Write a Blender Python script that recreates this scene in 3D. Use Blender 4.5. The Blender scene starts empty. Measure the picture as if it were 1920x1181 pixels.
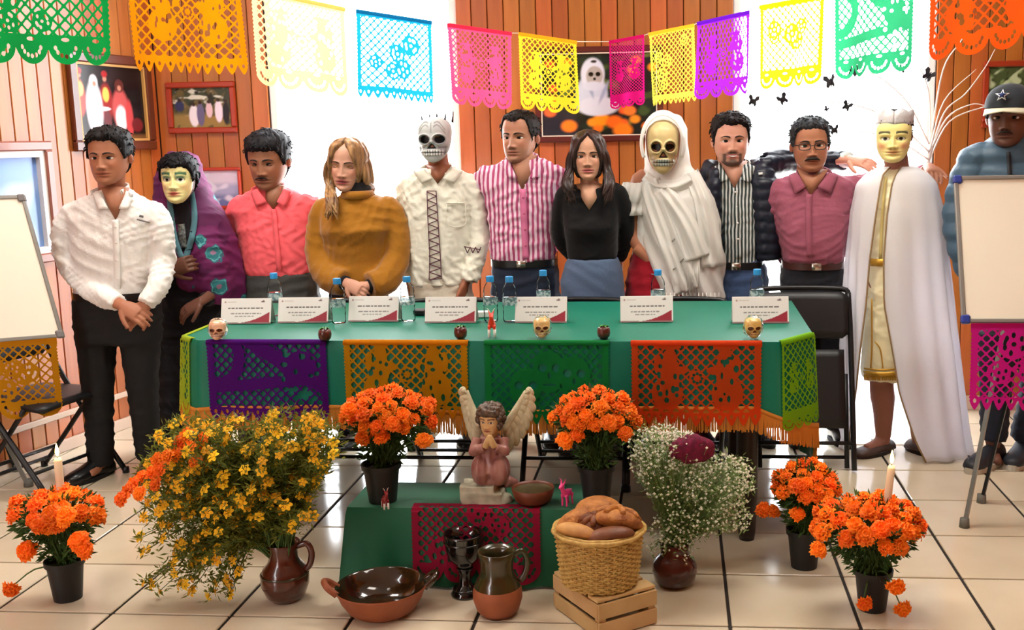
import bpy, bmesh, math, random
import numpy as np
from mathutils import Vector, Matrix
PI = math.pi
scn = bpy.context.scene
COL = scn.collection

# ------------------------------------------------------------------ camera
CF, CPX, CPY, CTILT, CROLL, CYAW, CH = 2003.39, 1099.177, 590.5, 0.164, 0.018, -0.087, 1.5
def ray(x, y):
    d = np.array([(x - CPX) / CF, 1.0, -(y - CPY) / CF])
    return rotcam(d)
def rotcam(d):
    c, s = math.cos(CROLL), math.sin(CROLL); d = np.array([c*d[0] + s*d[2], d[1], -s*d[0] + c*d[2]])
    c, s = math.cos(CTILT), math.sin(CTILT); d = np.array([d[0], c*d[1] + s*d[2], -s*d[1] + c*d[2]])
    c, s = math.cos(CYAW), math.sin(CYAW);   d = np.array([c*d[0] + s*d[1], -s*d[0] + c*d[1], d[2]])
    return d
def atY(x, y, Y):            # world point seen at a photo pixel, at a given distance into the room
    d = ray(x, y); return d * (Y / d[1]) + np.array([0, 0, CH])
def atZ(x, y, Z=0.0):        # world point seen at a photo pixel, at a given height
    d = ray(x, y); return d * ((Z - CH) / d[2]) + np.array([0, 0, CH])
cam_d = bpy.data.cameras.new('camera'); cam = bpy.data.objects.new('camera', cam_d); COL.objects.link(cam)
cam_d.sensor_fit = 'HORIZONTAL'; cam_d.sensor_width = 36; cam_d.lens = CF / 1920 * 36
cam_d.shift_x = (960 - CPX) / 1920; cam_d.clip_start = 0.05; cam_d.clip_end = 200
R_, U_, B_ = rotcam(np.array([1., 0, 0])), rotcam(np.array([0, 0, 1.])), -rotcam(np.array([0, 1., 0]))
mw = Matrix.Identity(4)
for i in range(3):
    mw[i][0], mw[i][1], mw[i][2] = R_[i], U_[i], B_[i]
mw[2][3] = CH
cam.matrix_world = mw
scn.camera = cam

# ------------------------------------------------------------------ world, lamps, exposure
SKY = 14.0
LAMP = 24.0
world = bpy.data.worlds.new('overcast_sky'); scn.world = world; world.use_nodes = True
bg = world.node_tree.nodes['Background']; bg.inputs[0].default_value = (0.93, 0.97, 1.0, 1); bg.inputs[1].default_value = SKY
scn.view_settings.view_transform = 'Standard'; scn.view_settings.look = 'None'
scn.view_settings.gamma = 1.0; scn.view_settings.use_curve_mapping = False
scn.view_settings.exposure = 0.28
CEIL = 3.05
LAMPS = [(-2.0, 2.5), (0.5, 2.5), (-2.0, 4.25), (0.5, 4.25)]
for i, (lx, ly) in enumerate(LAMPS):
    ld = bpy.data.lights.new('lamp_light', 'AREA'); ld.shape = 'RECTANGLE'; ld.size = 1.15; ld.size_y = 0.5
    ld.energy = LAMP * (0.5 if ly < 3 else 1.3); ld.color = (1.0, 0.96, 0.89)
    lo = bpy.data.objects.new('lamp_light', ld); COL.objects.link(lo); lo.location = (lx, ly, CEIL - 0.09)

# ------------------------------------------------------------------ colour and materials
def lin(c):
    return tuple(((v/255)/12.92 if v/255 <= 0.04045 else ((v/255 + 0.055)/1.055)**2.4) for v in c)
MATS = {}
def M(name, col=(200,200,200), rough=0.6, metal=0.0, spec=0.5, vary=None, bump=None, transl=0.0, rand=0.0,
      attr=False, trans=0.0, ior=1.45, sheen=0.0, coat=0.0, emit=None, wave=None, alpha=1.0, stripes=None, stretch=None):
    if name in MATS: return MATS[name]
    m = bpy.data.materials.new(name); m.use_nodes = True; MATS[name] = m
    nt = m.node_tree; N = nt.nodes; L = nt.links
    b = N['Principled BSDF']; out = N['Material Output']
    b.inputs['Base Color'].default_value = (*lin(col), 1); b.inputs['Roughness'].default_value = rough
    b.inputs['Metallic'].default_value = metal; b.inputs['Specular IOR Level'].default_value = spec
    b.inputs['IOR'].default_value = ior; b.inputs['Transmission Weight'].default_value = trans
    b.inputs['Sheen Weight'].default_value = sheen; b.inputs['Coat Weight'].default_value = coat
    b.inputs['Alpha'].default_value = alpha
    src = None
    tc = N.new('ShaderNodeTexCoord'); vec = tc.outputs['Object']
    if stretch:
        mp = N.new('ShaderNodeMapping'); mp.inputs['Scale'].default_value = stretch; L.new(vec, mp.inputs[0]); vec = mp.outputs[0]
    if attr:
        a = N.new('ShaderNodeAttribute'); a.attribute_name = 'Col'; src = a.outputs['Color']
    if stripes:                                   # (axis, period m, duty, colour, soft)
        ax, per, duty, c2 = stripes[:4]
        sx = N.new('ShaderNodeSeparateXYZ'); L.new(tc.outputs['Object'], sx.inputs[0])
        mu = N.new('ShaderNodeMath'); mu.operation = 'MULTIPLY'; mu.inputs[1].default_value = 1/per; L.new(sx.outputs[ax], mu.inputs[0])
        nz = N.new('ShaderNodeTexNoise'); nz.inputs['Scale'].default_value = 9; L.new(tc.outputs['Object'], nz.inputs[0])
        ad0 = N.new('ShaderNodeMath'); ad0.operation = 'MULTIPLY_ADD'; ad0.inputs[1].default_value = 0.9; L.new(nz.outputs['Fac'], ad0.inputs[0]); L.new(mu.outputs[0], ad0.inputs[2])
        fr = N.new('ShaderNodeMath'); fr.operation = 'FRACT'; L.new(ad0.outputs[0], fr.inputs[0])
        gt = N.new('ShaderNodeMath'); gt.operation = 'GREATER_THAN'; gt.inputs[1].default_value = duty; L.new(fr.outputs[0], gt.inputs[0])
        mx = N.new('ShaderNodeMix'); mx.data_type = 'RGBA'; L.new(gt.outputs[0], mx.inputs['Factor'])
        mx.inputs[6].default_value = (*lin(col), 1); mx.inputs[7].default_value = (*lin(c2), 1); src = mx.outputs[2]
    if vary:                                      # (scale, second colour, contrast)
        nz = N.new('ShaderNodeTexNoise'); nz.inputs['Scale'].default_value = vary[0]; nz.inputs['Detail'].default_value = 5
        L.new(vec, nz.inputs[0])
        rp = N.new('ShaderNodeValToRGB'); k = vary[2] if len(vary) > 2 else 0.2
        rp.color_ramp.elements[0].position = 0.5 - k; rp.color_ramp.elements[1].position = 0.5 + k
        L.new(nz.outputs['Fac'], rp.inputs[0])
        mx = N.new('ShaderNodeMix'); mx.data_type = 'RGBA'; L.new(rp.outputs[0], mx.inputs['Factor'])
        mx.inputs[6].default_value = (*lin(col), 1); mx.inputs[7].default_value = (*lin(vary[1]), 1)
        if src is not None:
            m2 = N.new('ShaderNodeMix'); m2.data_type = 'RGBA'; m2.blend_type = 'MULTIPLY'; m2.inputs['Factor'].default_value = 1
            L.new(src, m2.inputs[6]); L.new(mx.outputs[2], m2.inputs[7]); src = m2.outputs[2]
        else: src = mx.outputs[2]
    if rand:
        oi = N.new('ShaderNodeObjectInfo'); hs = N.new('ShaderNodeHueSaturation')
        mr = N.new('ShaderNodeMapRange'); mr.inputs['To Min'].default_value = 1 - rand; mr.inputs['To Max'].default_value = 1 + rand
        L.new(oi.outputs['Random'], mr.inputs[0]); L.new(mr.outputs[0], hs.inputs['Value'])
        mr2 = N.new('ShaderNodeMapRange'); mr2.inputs['To Min'].default_value = 0.5 - rand*0.06; mr2.inputs['To Max'].default_value = 0.5 + rand*0.06
        mm = N.new('ShaderNodeMath'); mm.operation = 'MULTIPLY'; mm.inputs[1].default_value = 7.31; L.new(oi.outputs['Random'], mm.inputs[0])
        ff = N.new('ShaderNodeMath'); ff.operation = 'FRACT'; L.new(mm.outputs[0], ff.inputs[0]); L.new(ff.outputs[0], mr2.inputs[0]); L.new(mr2.outputs[0], hs.inputs['Hue'])
        if src is not None: L.new(src, hs.inputs['Color'])
        else: hs.inputs['Color'].default_value = (*lin(col), 1)
        src = hs.outputs[0]
    if src is not None: L.new(src, b.inputs['Base Color'])
    if bump:
        nb = N.new('ShaderNodeTexNoise'); nb.inputs['Scale'].default_value = bump[0]; nb.inputs['Detail'].default_value = 4; L.new(vec, nb.inputs[0])
        bp = N.new('ShaderNodeBump'); bp.inputs['Strength'].default_value = bump[1]; bp.inputs['Distance'].default_value = bump[2] if len(bump) > 2 else 0.01
        L.new(nb.outputs['Fac'], bp.inputs['Height']); L.new(bp.outputs[0], b.inputs['Normal'])
    if emit:
        b.inputs['Emission Color'].default_value = (*lin(emit[0]), 1); b.inputs['Emission Strength'].default_value = emit[1]
    if transl:
        t = N.new('ShaderNodeBsdfTranslucent'); mxs = N.new('ShaderNodeMixShader'); mxs.inputs[0].default_value = transl
        if src is not None: L.new(src, t.inputs[0])
        else: t.inputs[0].default_value = (*lin(col), 1)
        L.new(b.outputs[0], mxs.inputs[1]); L.new(t.outputs[0], mxs.inputs[2]); L.new(mxs.outputs[0], out.inputs[0])
    return m

# ------------------------------------------------------------------ mesh building
def rotm(rx=0, ry=0, rz=0):
    return np.array(Matrix.Rotation(rz, 3, 'Z') @ Matrix.Rotation(ry, 3, 'Y') @ Matrix.Rotation(rx, 3, 'X'))
def nrm(v):
    v = np.asarray(v, float); n = np.linalg.norm(v); return v / n if n > 1e-9 else v
class MB:
    def __init__(s): s.v = []; s.f = []; s.n = 0; s.c = []
    def add(s, V, F, col=None):
        V = np.asarray(V, float).reshape(-1, 3); s.v.append(V)
        s.f.extend([tuple(int(i) + s.n for i in f) for f in F]); s.n += len(V)
        if col is None: col = (1, 1, 1)
        c = np.asarray(col, float)
        s.c.append(np.broadcast_to(c, (len(V), 3)) if c.ndim == 1 else c)
        return s
    def box(s, c, sz, rot=None, bev=0.0, col=None):
        x, y, z = np.asarray(sz, float) / 2
        if bev <= 0:
            V = np.array([[-x,-y,-z],[x,-y,-z],[x,y,-z],[-x,y,-z],[-x,-y,z],[x,-y,z],[x,y,z],[-x,y,z]])
            F = [(0,3,2,1),(4,5,6,7),(0,1,5,4),(1,2,6,5),(2,3,7,6),(3,0,4,7)]
        else:
            b = min(bev, x*.9, y*.9, z*.9); V = []; idx = {}
            for sx in (-1,1):
                for sy in (-1,1):
                    for sz_ in (-1,1):
                        for k in range(3):
                            p = [sx*(x-b), sy*(y-b), sz_*(z-b)]; p[k] = (sx*x, sy*y, sz_*z)[k]
                            idx[(sx,sy,sz_,k)] = len(V); V.append(p)
            F = []
            for k in range(3):
                a, c2 = [(1,2),(2,0),(0,1)][k]
                for sg in (-1,1):
                    q = []
                    for (u,w) in ((-1,-1),(1,-1),(1,1),(-1,1)):
                        t = [0,0,0]; t[k] = sg; t[a] = u; t[c2] = w; q.append(idx[(*t,k)])
                    F.append(tuple(q if sg > 0 else q[::-1]))
            for k in range(3):                       # edges along axis k
                a, c2 = [(1,2),(2,0),(0,1)][k]
                for u in (-1,1):
                    for w in (-1,1):
                        t0 = [0,0,0]; t0[k] = -1; t0[a] = u; t0[c2] = w
                        t1 = list(t0); t1[k] = 1
                        q = (idx[(*t0,a)], idx[(*t1,a)], idx[(*t1,c2)], idx[(*t0,c2)])
                        F.append(q if u*w < 0 else q[::-1])
            for sx in (-1,1):
                for sy in (-1,1):
                    for sz_ in (-1,1):
                        q = tuple(idx[(sx,sy,sz_,k)] for k in range(3)); F.append(q if sx*sy*sz_ > 0 else q[::-1])
            V = np.array(V)
        if rot is not None: V = V @ np.asarray(rot).T
        return s.add(V + np.asarray(c, float), F, col)
    def loft(s, rings, cap=True, col=None, closed=True):
        R = [np.asarray(r, float) for r in rings]; n = len(R[0]); F = []
        for i in range(len(R) - 1):
            for j in range(n if closed else n - 1):
                k = (j + 1) % n; F.append((i*n + j, i*n + k, (i+1)*n + k, (i+1)*n + j))
        if cap and closed: F.append(tuple(range(n))[::-1]); F.append(tuple((len(R)-1)*n + j for j in range(n)))
        if col is not None and np.ndim(col) == 2 and len(col) == len(R): col = np.repeat(np.asarray(col, float), n, 0)
        return s.add(np.concatenate(R), F, col)
    def tube(s, pts, rad, seg=8, cap=True, col=None, flat=1.0, up=None):
        P = np.asarray(pts, float); n = len(P)
        rad = np.broadcast_to(np.asarray(rad, float), (n,)) if np.ndim(rad) < 1 else np.asarray(rad, float)
        T = np.gradient(P, axis=0); rings = []
        u = np.array(up if up is not None else (0, 0, 1.)); t0 = nrm(T[0])
        if abs(np.dot(u, t0)) > 0.95: u = np.array([1., 0, 0]) if up is None else np.array([0, 1., 0])
        for i in range(n):
            t = nrm(T[i]); u = nrm(u - t*np.dot(u, t)); w = np.cross(t, u)
            a = np.arange(seg) * 2*PI / seg
            rings.append(P[i] + rad[i]*(np.cos(a)[:, None]*w + flat*np.sin(a)[:, None]*u))
        return s.loft(rings, cap, col)
    def lathe(s, prof, seg=24, c=(0, 0, 0), rot=None, col=None, cap=False):
        a = np.arange(seg)*2*PI/seg; V = []
        for r, z in prof: V.append(np.stack([r*np.cos(a), r*np.sin(a), np.full(seg, z)], 1))
        m = len(prof); F = []
        for i in range(m - 1):
            for j in range(seg):
                k = (j+1) % seg; F.append((i*seg+j, i*seg+k, (i+1)*seg+k, (i+1)*seg+j))
        if cap: F.append(tuple(range(seg))[::-1]); F.append(tuple((m-1)*seg+j for j in range(seg)))
        V = np.concatenate(V)
        if rot is not None: V = V @ np.asarray(rot).T
        if col is not None and np.ndim(col) == 2: col = np.repeat(np.asarray(col, float), seg, 0)
        return s.add(V + np.asarray(c, float), F, col)
    def ell(s, c, r, seg=14, rings=9, rot=None, col=None):
        r = np.broadcast_to(np.asarray(r, float), (3,)); prof = []
        V = [[0, 0, -1]]; F = []
        for i in range(1, rings):
            t = PI*i/rings - PI/2
            for j in range(seg): a = 2*PI*j/seg; V.append([math.cos(t)*math.cos(a), math.cos(t)*math.sin(a), math.sin(t)])
        V.append([0, 0, 1]); e = len(V) - 1
        for j in range(seg):
            k = (j+1) % seg; F.append((0, 1+k, 1+j)); F.append((e, e-seg+j, e-seg+k))
            for i in range(rings-2): F.append((1+i*seg+j, 1+i*seg+k, 1+(i+1)*seg+k, 1+(i+1)*seg+j))
        V = np.array(V)*r
        if rot is not None: V = V @ np.asarray(rot).T
        return s.add(V + np.asarray(c, float), F, col)
    def grid(s, A, closeu=False, col=None):
        A = np.asarray(A, float); nu, nv = A.shape[:2]; F = []
        for i in range(nu if closeu else nu-1):
            i2 = (i+1) % nu
            for j in range(nv-1): F.append((i*nv+j, i2*nv+j, i2*nv+j+1, i*nv+j+1))
        if col is not None and np.ndim(col) == 3: col = np.asarray(col).reshape(-1, 3)
        return s.add(A.reshape(-1, 3), F, col)
    def slab(s, A, th):                              # a grid given thickness along its normals
        A = np.asarray(A, float); nu, nv = A.shape[:2]
        du = np.gradient(A, axis=0); dv = np.gradient(A, axis=1); nn = np.cross(du, dv); nn /= np.linalg.norm(nn, axis=2, keepdims=True) + 1e-12
        B = A - nn*th; F = []; o = nu*nv; q = lambda i, j: i*nv + j
        for i in range(nu-1):
            for j in range(nv-1):
                F.append((q(i,j), q(i+1,j), q(i+1,j+1), q(i,j+1))); F.append((o+q(i,j), o+q(i,j+1), o+q(i+1,j+1), o+q(i+1,j)))
        for i in range(nu-1):
            F.append((q(i,0), o+q(i,0), o+q(i+1,0), q(i+1,0))); F.append((q(i,nv-1), q(i+1,nv-1), o+q(i+1,nv-1), o+q(i,nv-1)))
        for j in range(nv-1):
            F.append((q(0,j), q(0,j+1), o+q(0,j+1), o+q(0,j))); F.append((q(nu-1,j), o+q(nu-1,j), o+q(nu-1,j+1), q(nu-1,j+1)))
        return s.add(np.concatenate([A.reshape(-1,3), B.reshape(-1,3)]), F)
    def prism(s, poly, th, O, X, Y, col=None):       # outline extruded along X x Y
        O, X, Y = (np.asarray(t, float) for t in (O, X, Y)); Z = nrm(np.cross(X, Y)); n = len(poly)
        a = np.array([O + p[0]*X + p[1]*Y for p in poly]); b = a - Z*th
        F = [tuple(range(n)), tuple(range(2*n-1, n-1, -1))] + [(i, n+i, n+(i+1) % n, (i+1) % n) for i in range(n)]
        return s.add(np.concatenate([a, b]), F, col)
    def arr(s): return np.concatenate(s.v), s.f
    def mesh(s, name, smooth=True):
        V = np.concatenate(s.v); me = bpy.data.meshes.new(name); me.from_pydata(V.tolist(), [], s.f)
        C = np.concatenate(s.c)
        if (C != 1).any():
            at = me.color_attributes.new('Col', 'FLOAT_COLOR', 'POINT')
            at.data.foreach_set('color', np.concatenate([C, np.ones((len(C), 1))], 1).astype(np.float32).ravel())
        if smooth: me.polygons.foreach_set('use_smooth', [True]*len(me.polygons))
        me.update(); return me
    def build(s, name, mat, parent=None, smooth=True, label=None, sharp=None):
        me = s.mesh(name, smooth); me.materials.append(mat)
        if sharp and smooth:
            try: me.set_sharp_from_angle(angle=sharp)
            except Exception: pass
        return link(name, me, parent, label)
def link(name, me, parent=None, label=None):
    o = bpy.data.objects.new(name, me); COL.objects.link(o)
    if parent is not None: o.parent = parent
    if label: o['label'] = label
    return o
def tag(o, label, cat, group=None):
    o['label'] = label; o['category'] = cat
    if group: o['group'] = group
    return o
def thing(name, label, cat, loc=(0, 0, 0), rz=0.0, group=None):
    o = bpy.data.objects.new(name, None); COL.objects.link(o); o.empty_display_size = 0.05
    o.location = tuple(float(t) for t in loc); o.rotation_euler = (0, 0, rz); return tag(o, label, cat, group)
def struct(o): o['kind'] = 'structure'; return o
def stuff(o): o['kind'] = 'stuff'; return o
def remesh(mb, voxel, smooth=3, fac=0.5):
    me = mb.mesh('tmp', False); ob = bpy.data.objects.new('tmp', me); COL.objects.link(ob)
    md = ob.modifiers.new('r', 'REMESH'); md.mode = 'VOXEL'; md.voxel_size = voxel
    if smooth: sm = ob.modifiers.new('s', 'SMOOTH'); sm.factor = fac; sm.iterations = smooth
    dg = bpy.context.evaluated_depsgraph_get(); dg.update()
    ev = ob.evaluated_get(dg); m2 = ev.to_mesh()
    V = np.empty(len(m2.vertices)*3, np.float32); m2.vertices.foreach_get('co', V); V = V.reshape(-1, 3).astype(float)
    Nn = np.empty(len(m2.vertices)*3, np.float32); m2.vertices.foreach_get('normal', Nn); Nn = Nn.reshape(-1, 3).astype(float)
    F = [tuple(p.vertices) for p in m2.polygons]
    ev.to_mesh_clear(); bpy.data.objects.remove(ob); bpy.data.meshes.remove(me)
    return V, F, Nn
def lerp(a, b, t): return a + (b - a)*t
def sst(x, a, b):
    t = np.clip((x - a)/(b - a), 0, 1); return t*t*(3 - 2*t)
def gs(x, s): return np.exp(-(x/s)**2)
def bez(p, n=12):                                     # smooth curve through points (Catmull-Rom)
    P = [np.asarray(q, float) for q in p]; P = [2*P[0]-P[1]] + P + [2*P[-1]-P[-2]]; out = []
    for i in range(1, len(P)-2):
        for k in range(n):
            t = k/n; a, b, c, d = P[i-1:i+3]
            out.append(0.5*((2*b) + (-a+c)*t + (2*a-5*b+4*c-d)*t*t + (-a+3*b-3*c+d)*t**3))
    out.append(P[-2]); return np.array(out)
def wob(V, seed, k=14.0, n=6):                        # smooth pseudo-noise in [-1,1]
    r = np.random.RandomState(seed); o = np.zeros(len(V))
    for i in range(n):
        d = r.randn(3); d /= np.linalg.norm(d); d2 = r.randn(3)
        q = k*(0.6 + 0.9*r.rand())
        o += np.sin(V @ d*q + 1.4*np.sin(V @ d2*q*0.45 + r.rand()*6) + r.rand()*6)
    return o/n*1.6

def wrk(V, seed, q=1.0):                              # cloth creases: ridged, warped, patchy
    r = np.random.RandomState(seed); o = np.zeros(len(V))
    for k, amp, n in ((34, 1.0, 2), (66, .75, 3), (120, .35, 2)):
        for i in range(n):
            d = r.randn(3)*np.array([.8, .5, 1.2]); d /= np.linalg.norm(d); d2 = r.randn(3); d3 = r.randn(3)
            ph = V @ d*k*q*(.8+.5*r.rand()) + 1.9*np.sin(V @ d2*k*.28 + r.rand()*6) + r.rand()*6
            m = .5 + .5*np.sin(V @ d3*9 + r.rand()*6)
            o += amp*m*(1.3 - 2*abs(np.sin(ph))**.8)
    return o/2.2
# ------------------------------------------------------------------ the room
YB = 5.83                                              # back wall face
def lwx(Y): return -3.152 + 0.211*(Y - 4.542)          # left wall runs slightly inwards
XL = lwx(YB); XR = 3.25; YF = -3.0
LDIR = nrm([0.211, 1.0, 0]); LNOR = nrm([1.0, -0.211, 0])
m_board = M('varnished_pine', (190, 112, 50), rough=0.32, vary=(2.2, (152, 84, 34), 0.25), rand=0.2, stretch=(9, 9, 0.7), bump=(6, 0.08, 0.002), coat=0.15)
m_gap = M('dark_joint', (66, 34, 16), rough=0.9)
m_tile = M('cream_ceramic', (226, 214, 190), rough=0.13, vary=(3.0, (208, 192, 164), 0.3), rand=0.04, spec=0.55)
m_grout = M('dark_grout', (52, 44, 40), rough=0.9)
m_white = M('white_paint', (236, 232, 226), rough=0.5)
m_plaster = M('cream_plaster', (232, 218, 192), rough=0.9)
m_glass = bpy.data.materials.new('window_glass'); m_glass.use_nodes = True
nt = m_glass.node_tree; nt.nodes.clear()
_o = nt.nodes.new('ShaderNodeOutputMaterial'); _t = nt.nodes.new('ShaderNodeBsdfTransparent'); _g = nt.nodes.new('ShaderNodeBsdfGlossy'); _g.inputs['Roughness'].default_value = 0.02
_m = nt.nodes.new('ShaderNodeMixShader'); _m.inputs[0].default_value = 0.05
nt.links.new(_t.outputs[0], _m.inputs[1]); nt.links.new(_g.outputs[0], _m.inputs[2]); nt.links.new(_m.outputs[0], _o.inputs[0])

fl = MB().box(((XR-4.4)/2 - 0.0, (YB+YF)/2, -0.03), (XR+4.6, YB-YF+0.3, 0.044)).build('floor', m_grout, smooth=False); struct(fl)
fl['label'] = 'dark grout bed under the cream floor tiles'
T, G = 0.4, 0.011
tile_me = MB().box((0, 0, -0.004), (T-G, T-G, 0.008), bev=0.0025).mesh('tile', False); tile_me.materials.append(m_tile)
X0, Y0 = -2.243, 4.735
for i in range(-3, 13):
    for j in range(-3, 12):
        x, y = X0 + (i+0.5)*T, Y0 - (j-0.5)*T
        if y > YB + 0.05 or x < lwx(y) - 0.25 or y < 0.5 or abs(x + 0.4) > 0.62*max(y, 1.2) + 0.6: continue
        o = link('tile', tile_me, fl); o.location = (x, y, 0)
far_floor = MB().box((0.0, -1.3, -0.004), (6.3, 3.3, 0.008)).build('floor_rear', m_tile, smooth=False); struct(far_floor)
struct(MB().box((0, (YB+YF)/2, CEIL+0.04), (XR+4.4, YB-YF+0.4, 0.08)).build('ceiling', m_white, smooth=False))
struct(MB().box((XR+0.06, (YB+YF)/2, CEIL/2), (0.1, YB-YF, CEIL)).build('wall_right', m_board, smooth=False))
struct(MB().box((-0.3, YF-0.06, CEIL/2), (XR+4.6, 0.1, CEIL)).build('wall_front', m_board, smooth=False))
for lx, ly in LAMPS:
    t = thing('ceiling_lamp', 'white rectangular ceiling lamp above the %s %s' % ('left end of' if lx < 0 else 'right end of', 'the long table' if ly > 3 else 'the floor before the altar'), 'lamp', (lx, ly, CEIL), group='ceiling lamps')
    MB().box((0, 0, -0.03), (1.25, 0.58, 0.06), bev=0.01).build('housing', m_white, t, smooth=False)
    MB().box((0, 0, -0.066), (1.15, 0.5, 0.012)).build('diffuser', M('lamp_diffuser', (255, 246, 230), emit=((255, 240, 214), 2.0)), t, smooth=False)

# boards
BW = 0.085
board_me = MB().box((0, 0, CEIL/2), (BW-0.004, 0.014, CEIL), bev=0.003).mesh('board', False); board_me.materials.append(m_board)
wl = MB()
mid = np.array([(lwx(YB)+lwx(YF))/2, (YB+YF)/2, CEIL/2]) - LNOR*0.065
wl.box(mid, (0.1, math.hypot(YB-YF, lwx(YB)-lwx(YF)), CEIL), rot=rotm(0, 0, -math.atan(0.211)))
wl = struct(wl.build('wall_left', m_gap, smooth=False))
p0 = np.array([XL, YB, 0]); n = 0
while True:
    s = (n+0.5)*BW; p = p0 - LDIR*s
    if p[1] < 3.3: break
    o = link('board', board_me, wl); o.location = tuple(p - LNOR*0.007); o.rotation_euler = (0, 0, PI/2 - math.atan(0.211)); n += 1
MB().box(p0 - LDIR*(n*BW + 3.4) - LNOR*0.007 + np.array([0, 0, CEIL/2]), (0.014, 6.8, CEIL), rot=rotm(0, 0, -math.atan(0.211))).build('board_panel', m_board, wl, smooth=False)

w1 = (atY(500, 150, YB)[0], atY(857, 150, YB)[0]); w2 = (atY(1375, 150, YB)[0], atY(1756, 150, YB)[0])
WT = 2.62
wb = MB()
for a, b in ((XL-0.15, w1[0]), (w1[1], w2[0]), (w2[1], XR)):
    wb.box(((a+b)/2, YB+0.075, CEIL/2), (b-a, 0.12, CEIL))
for a, b in (w1, w2): wb.box(((a+b)/2, YB+0.075, (WT+CEIL)/2), (b-a, 0.12, CEIL-WT))
wb = struct(wb.build('wall_back', m_gap, smooth=False))
for a, b in ((XL, w1[0]), (w1[1], w2[0]), (w2[1], XR)):
    k = max(1, round((b-a)/BW)); w = (b-a)/k
    for i in range(k):
        o = link('board', board_me, wb); o.location = (a + (i+0.5)*w, YB+0.008, 0); o.scale = (w/BW, 1, 1)
m_frame = M('white_window_frame', (240, 240, 238), rough=0.35)
for i, (a, b) in enumerate((w1, w2)):
    f = MB(); c = (a+b)/2; d = 0.07
    for x in (a+0.02, b-0.02): f.box((x, YB+0.06, WT/2), (0.04, d, WT), bev=0.004)
    f.box((c, YB+0.06, WT-0.02), (b-a-0.08, d, 0.04), bev=0.004)
    f.box((c, YB+0.06, 0.025), (b-a-0.08, d, 0.05), bev=0.004)
    win = struct(f.build('window_%d' % (i+1), m_frame, smooth=False))
    for s in (0,):
        MB().box((c, YB+0.065, WT/2), (b-a-0.08, 0.006, WT-0.09)).build('pane', m_glass, win, smooth=False)
terr = struct(MB().box((-0.3, YB+6.2, -0.06), (24, 12, 0.1)).build('terrace_ground', M('pale_paving', (215, 213, 208), rough=0.9), smooth=False))
# skirting and rail on the left wall
for nm, z, h, dd in (('baseboard_left', 0.03, 0.06, 0.022), ('trim_1', 0.185, 0.03, 0.014)):
    q = p0 - LDIR*4.4 + LNOR*dd/2
    struct(MB().box(q + np.array([0, 0, z]), (dd, 8.8, h), rot=rotm(0, 0, -math.atan(0.211)), bev=0.004).build(nm, M('pale_skirting', (205, 180, 160), rough=0.4), smooth=False))
for i, (a, b) in enumerate(((XL, w1[0]), (w1[1], w2[0]), (w2[1], XR))):
    struct(MB().box(((a+b)/2, YB-0.009, 0.04), (b-a, 0.016, 0.08), bev=0.004).build('baseboard_back' + ('' if i == 0 else '_%d' % i), M('pale_skirting'), smooth=False))

# ------------------------------------------------------------------ flat prints painted vertex by vertex
class Img:
    def __init__(s, nx, ny, bgc):
        s.u, s.v = np.meshgrid(np.linspace(0, 1, nx), np.linspace(0, 1, ny), indexing='ij'); s.a = np.ones((nx, ny, 3))*np.array(lin(bgc))
    def put(s, mask, col): m = np.clip(mask, 0, 1)[..., None]; s.a = s.a*(1-m) + np.array(lin(col))*m; return s
    def ell(s, cx, cy, rx, ry, col, soft=0.25, rot=0):
        x, y = s.u-cx, s.v-cy; c, q = math.cos(rot), math.sin(rot); x, y = x*c+y*q, -x*q+y*c
        r = np.sqrt((x/rx)**2 + (y/ry)**2); return s.put(1 - sst(r, 1-soft, 1+soft*0.4), col)
    def rect(s, x0, x1, y0, y1, col, soft=0.01):
        m = sst(s.u, x0-soft, x0+soft)*(1-sst(s.u, x1-soft, x1+soft))*sst(s.v, y0-soft, y0+soft)*(1-sst(s.v, y1-soft, y1+soft)); return s.put(m, col)
    def noise(s, seed, k, cols, thr=0.2, soft=0.5, mask=1.0):
        P = np.stack([s.u.ravel(), s.v.ravel(), np.zeros(s.u.size)], 1)
        for i, c in enumerate(cols): w = wob(P, seed+i, k).reshape(s.u.shape); s.put(sst(w, thr, thr+soft)*mask, c)
        return s
m_print = M('photo_print', (255, 255, 255), rough=0.22, attr=True, spec=0.4)
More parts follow.
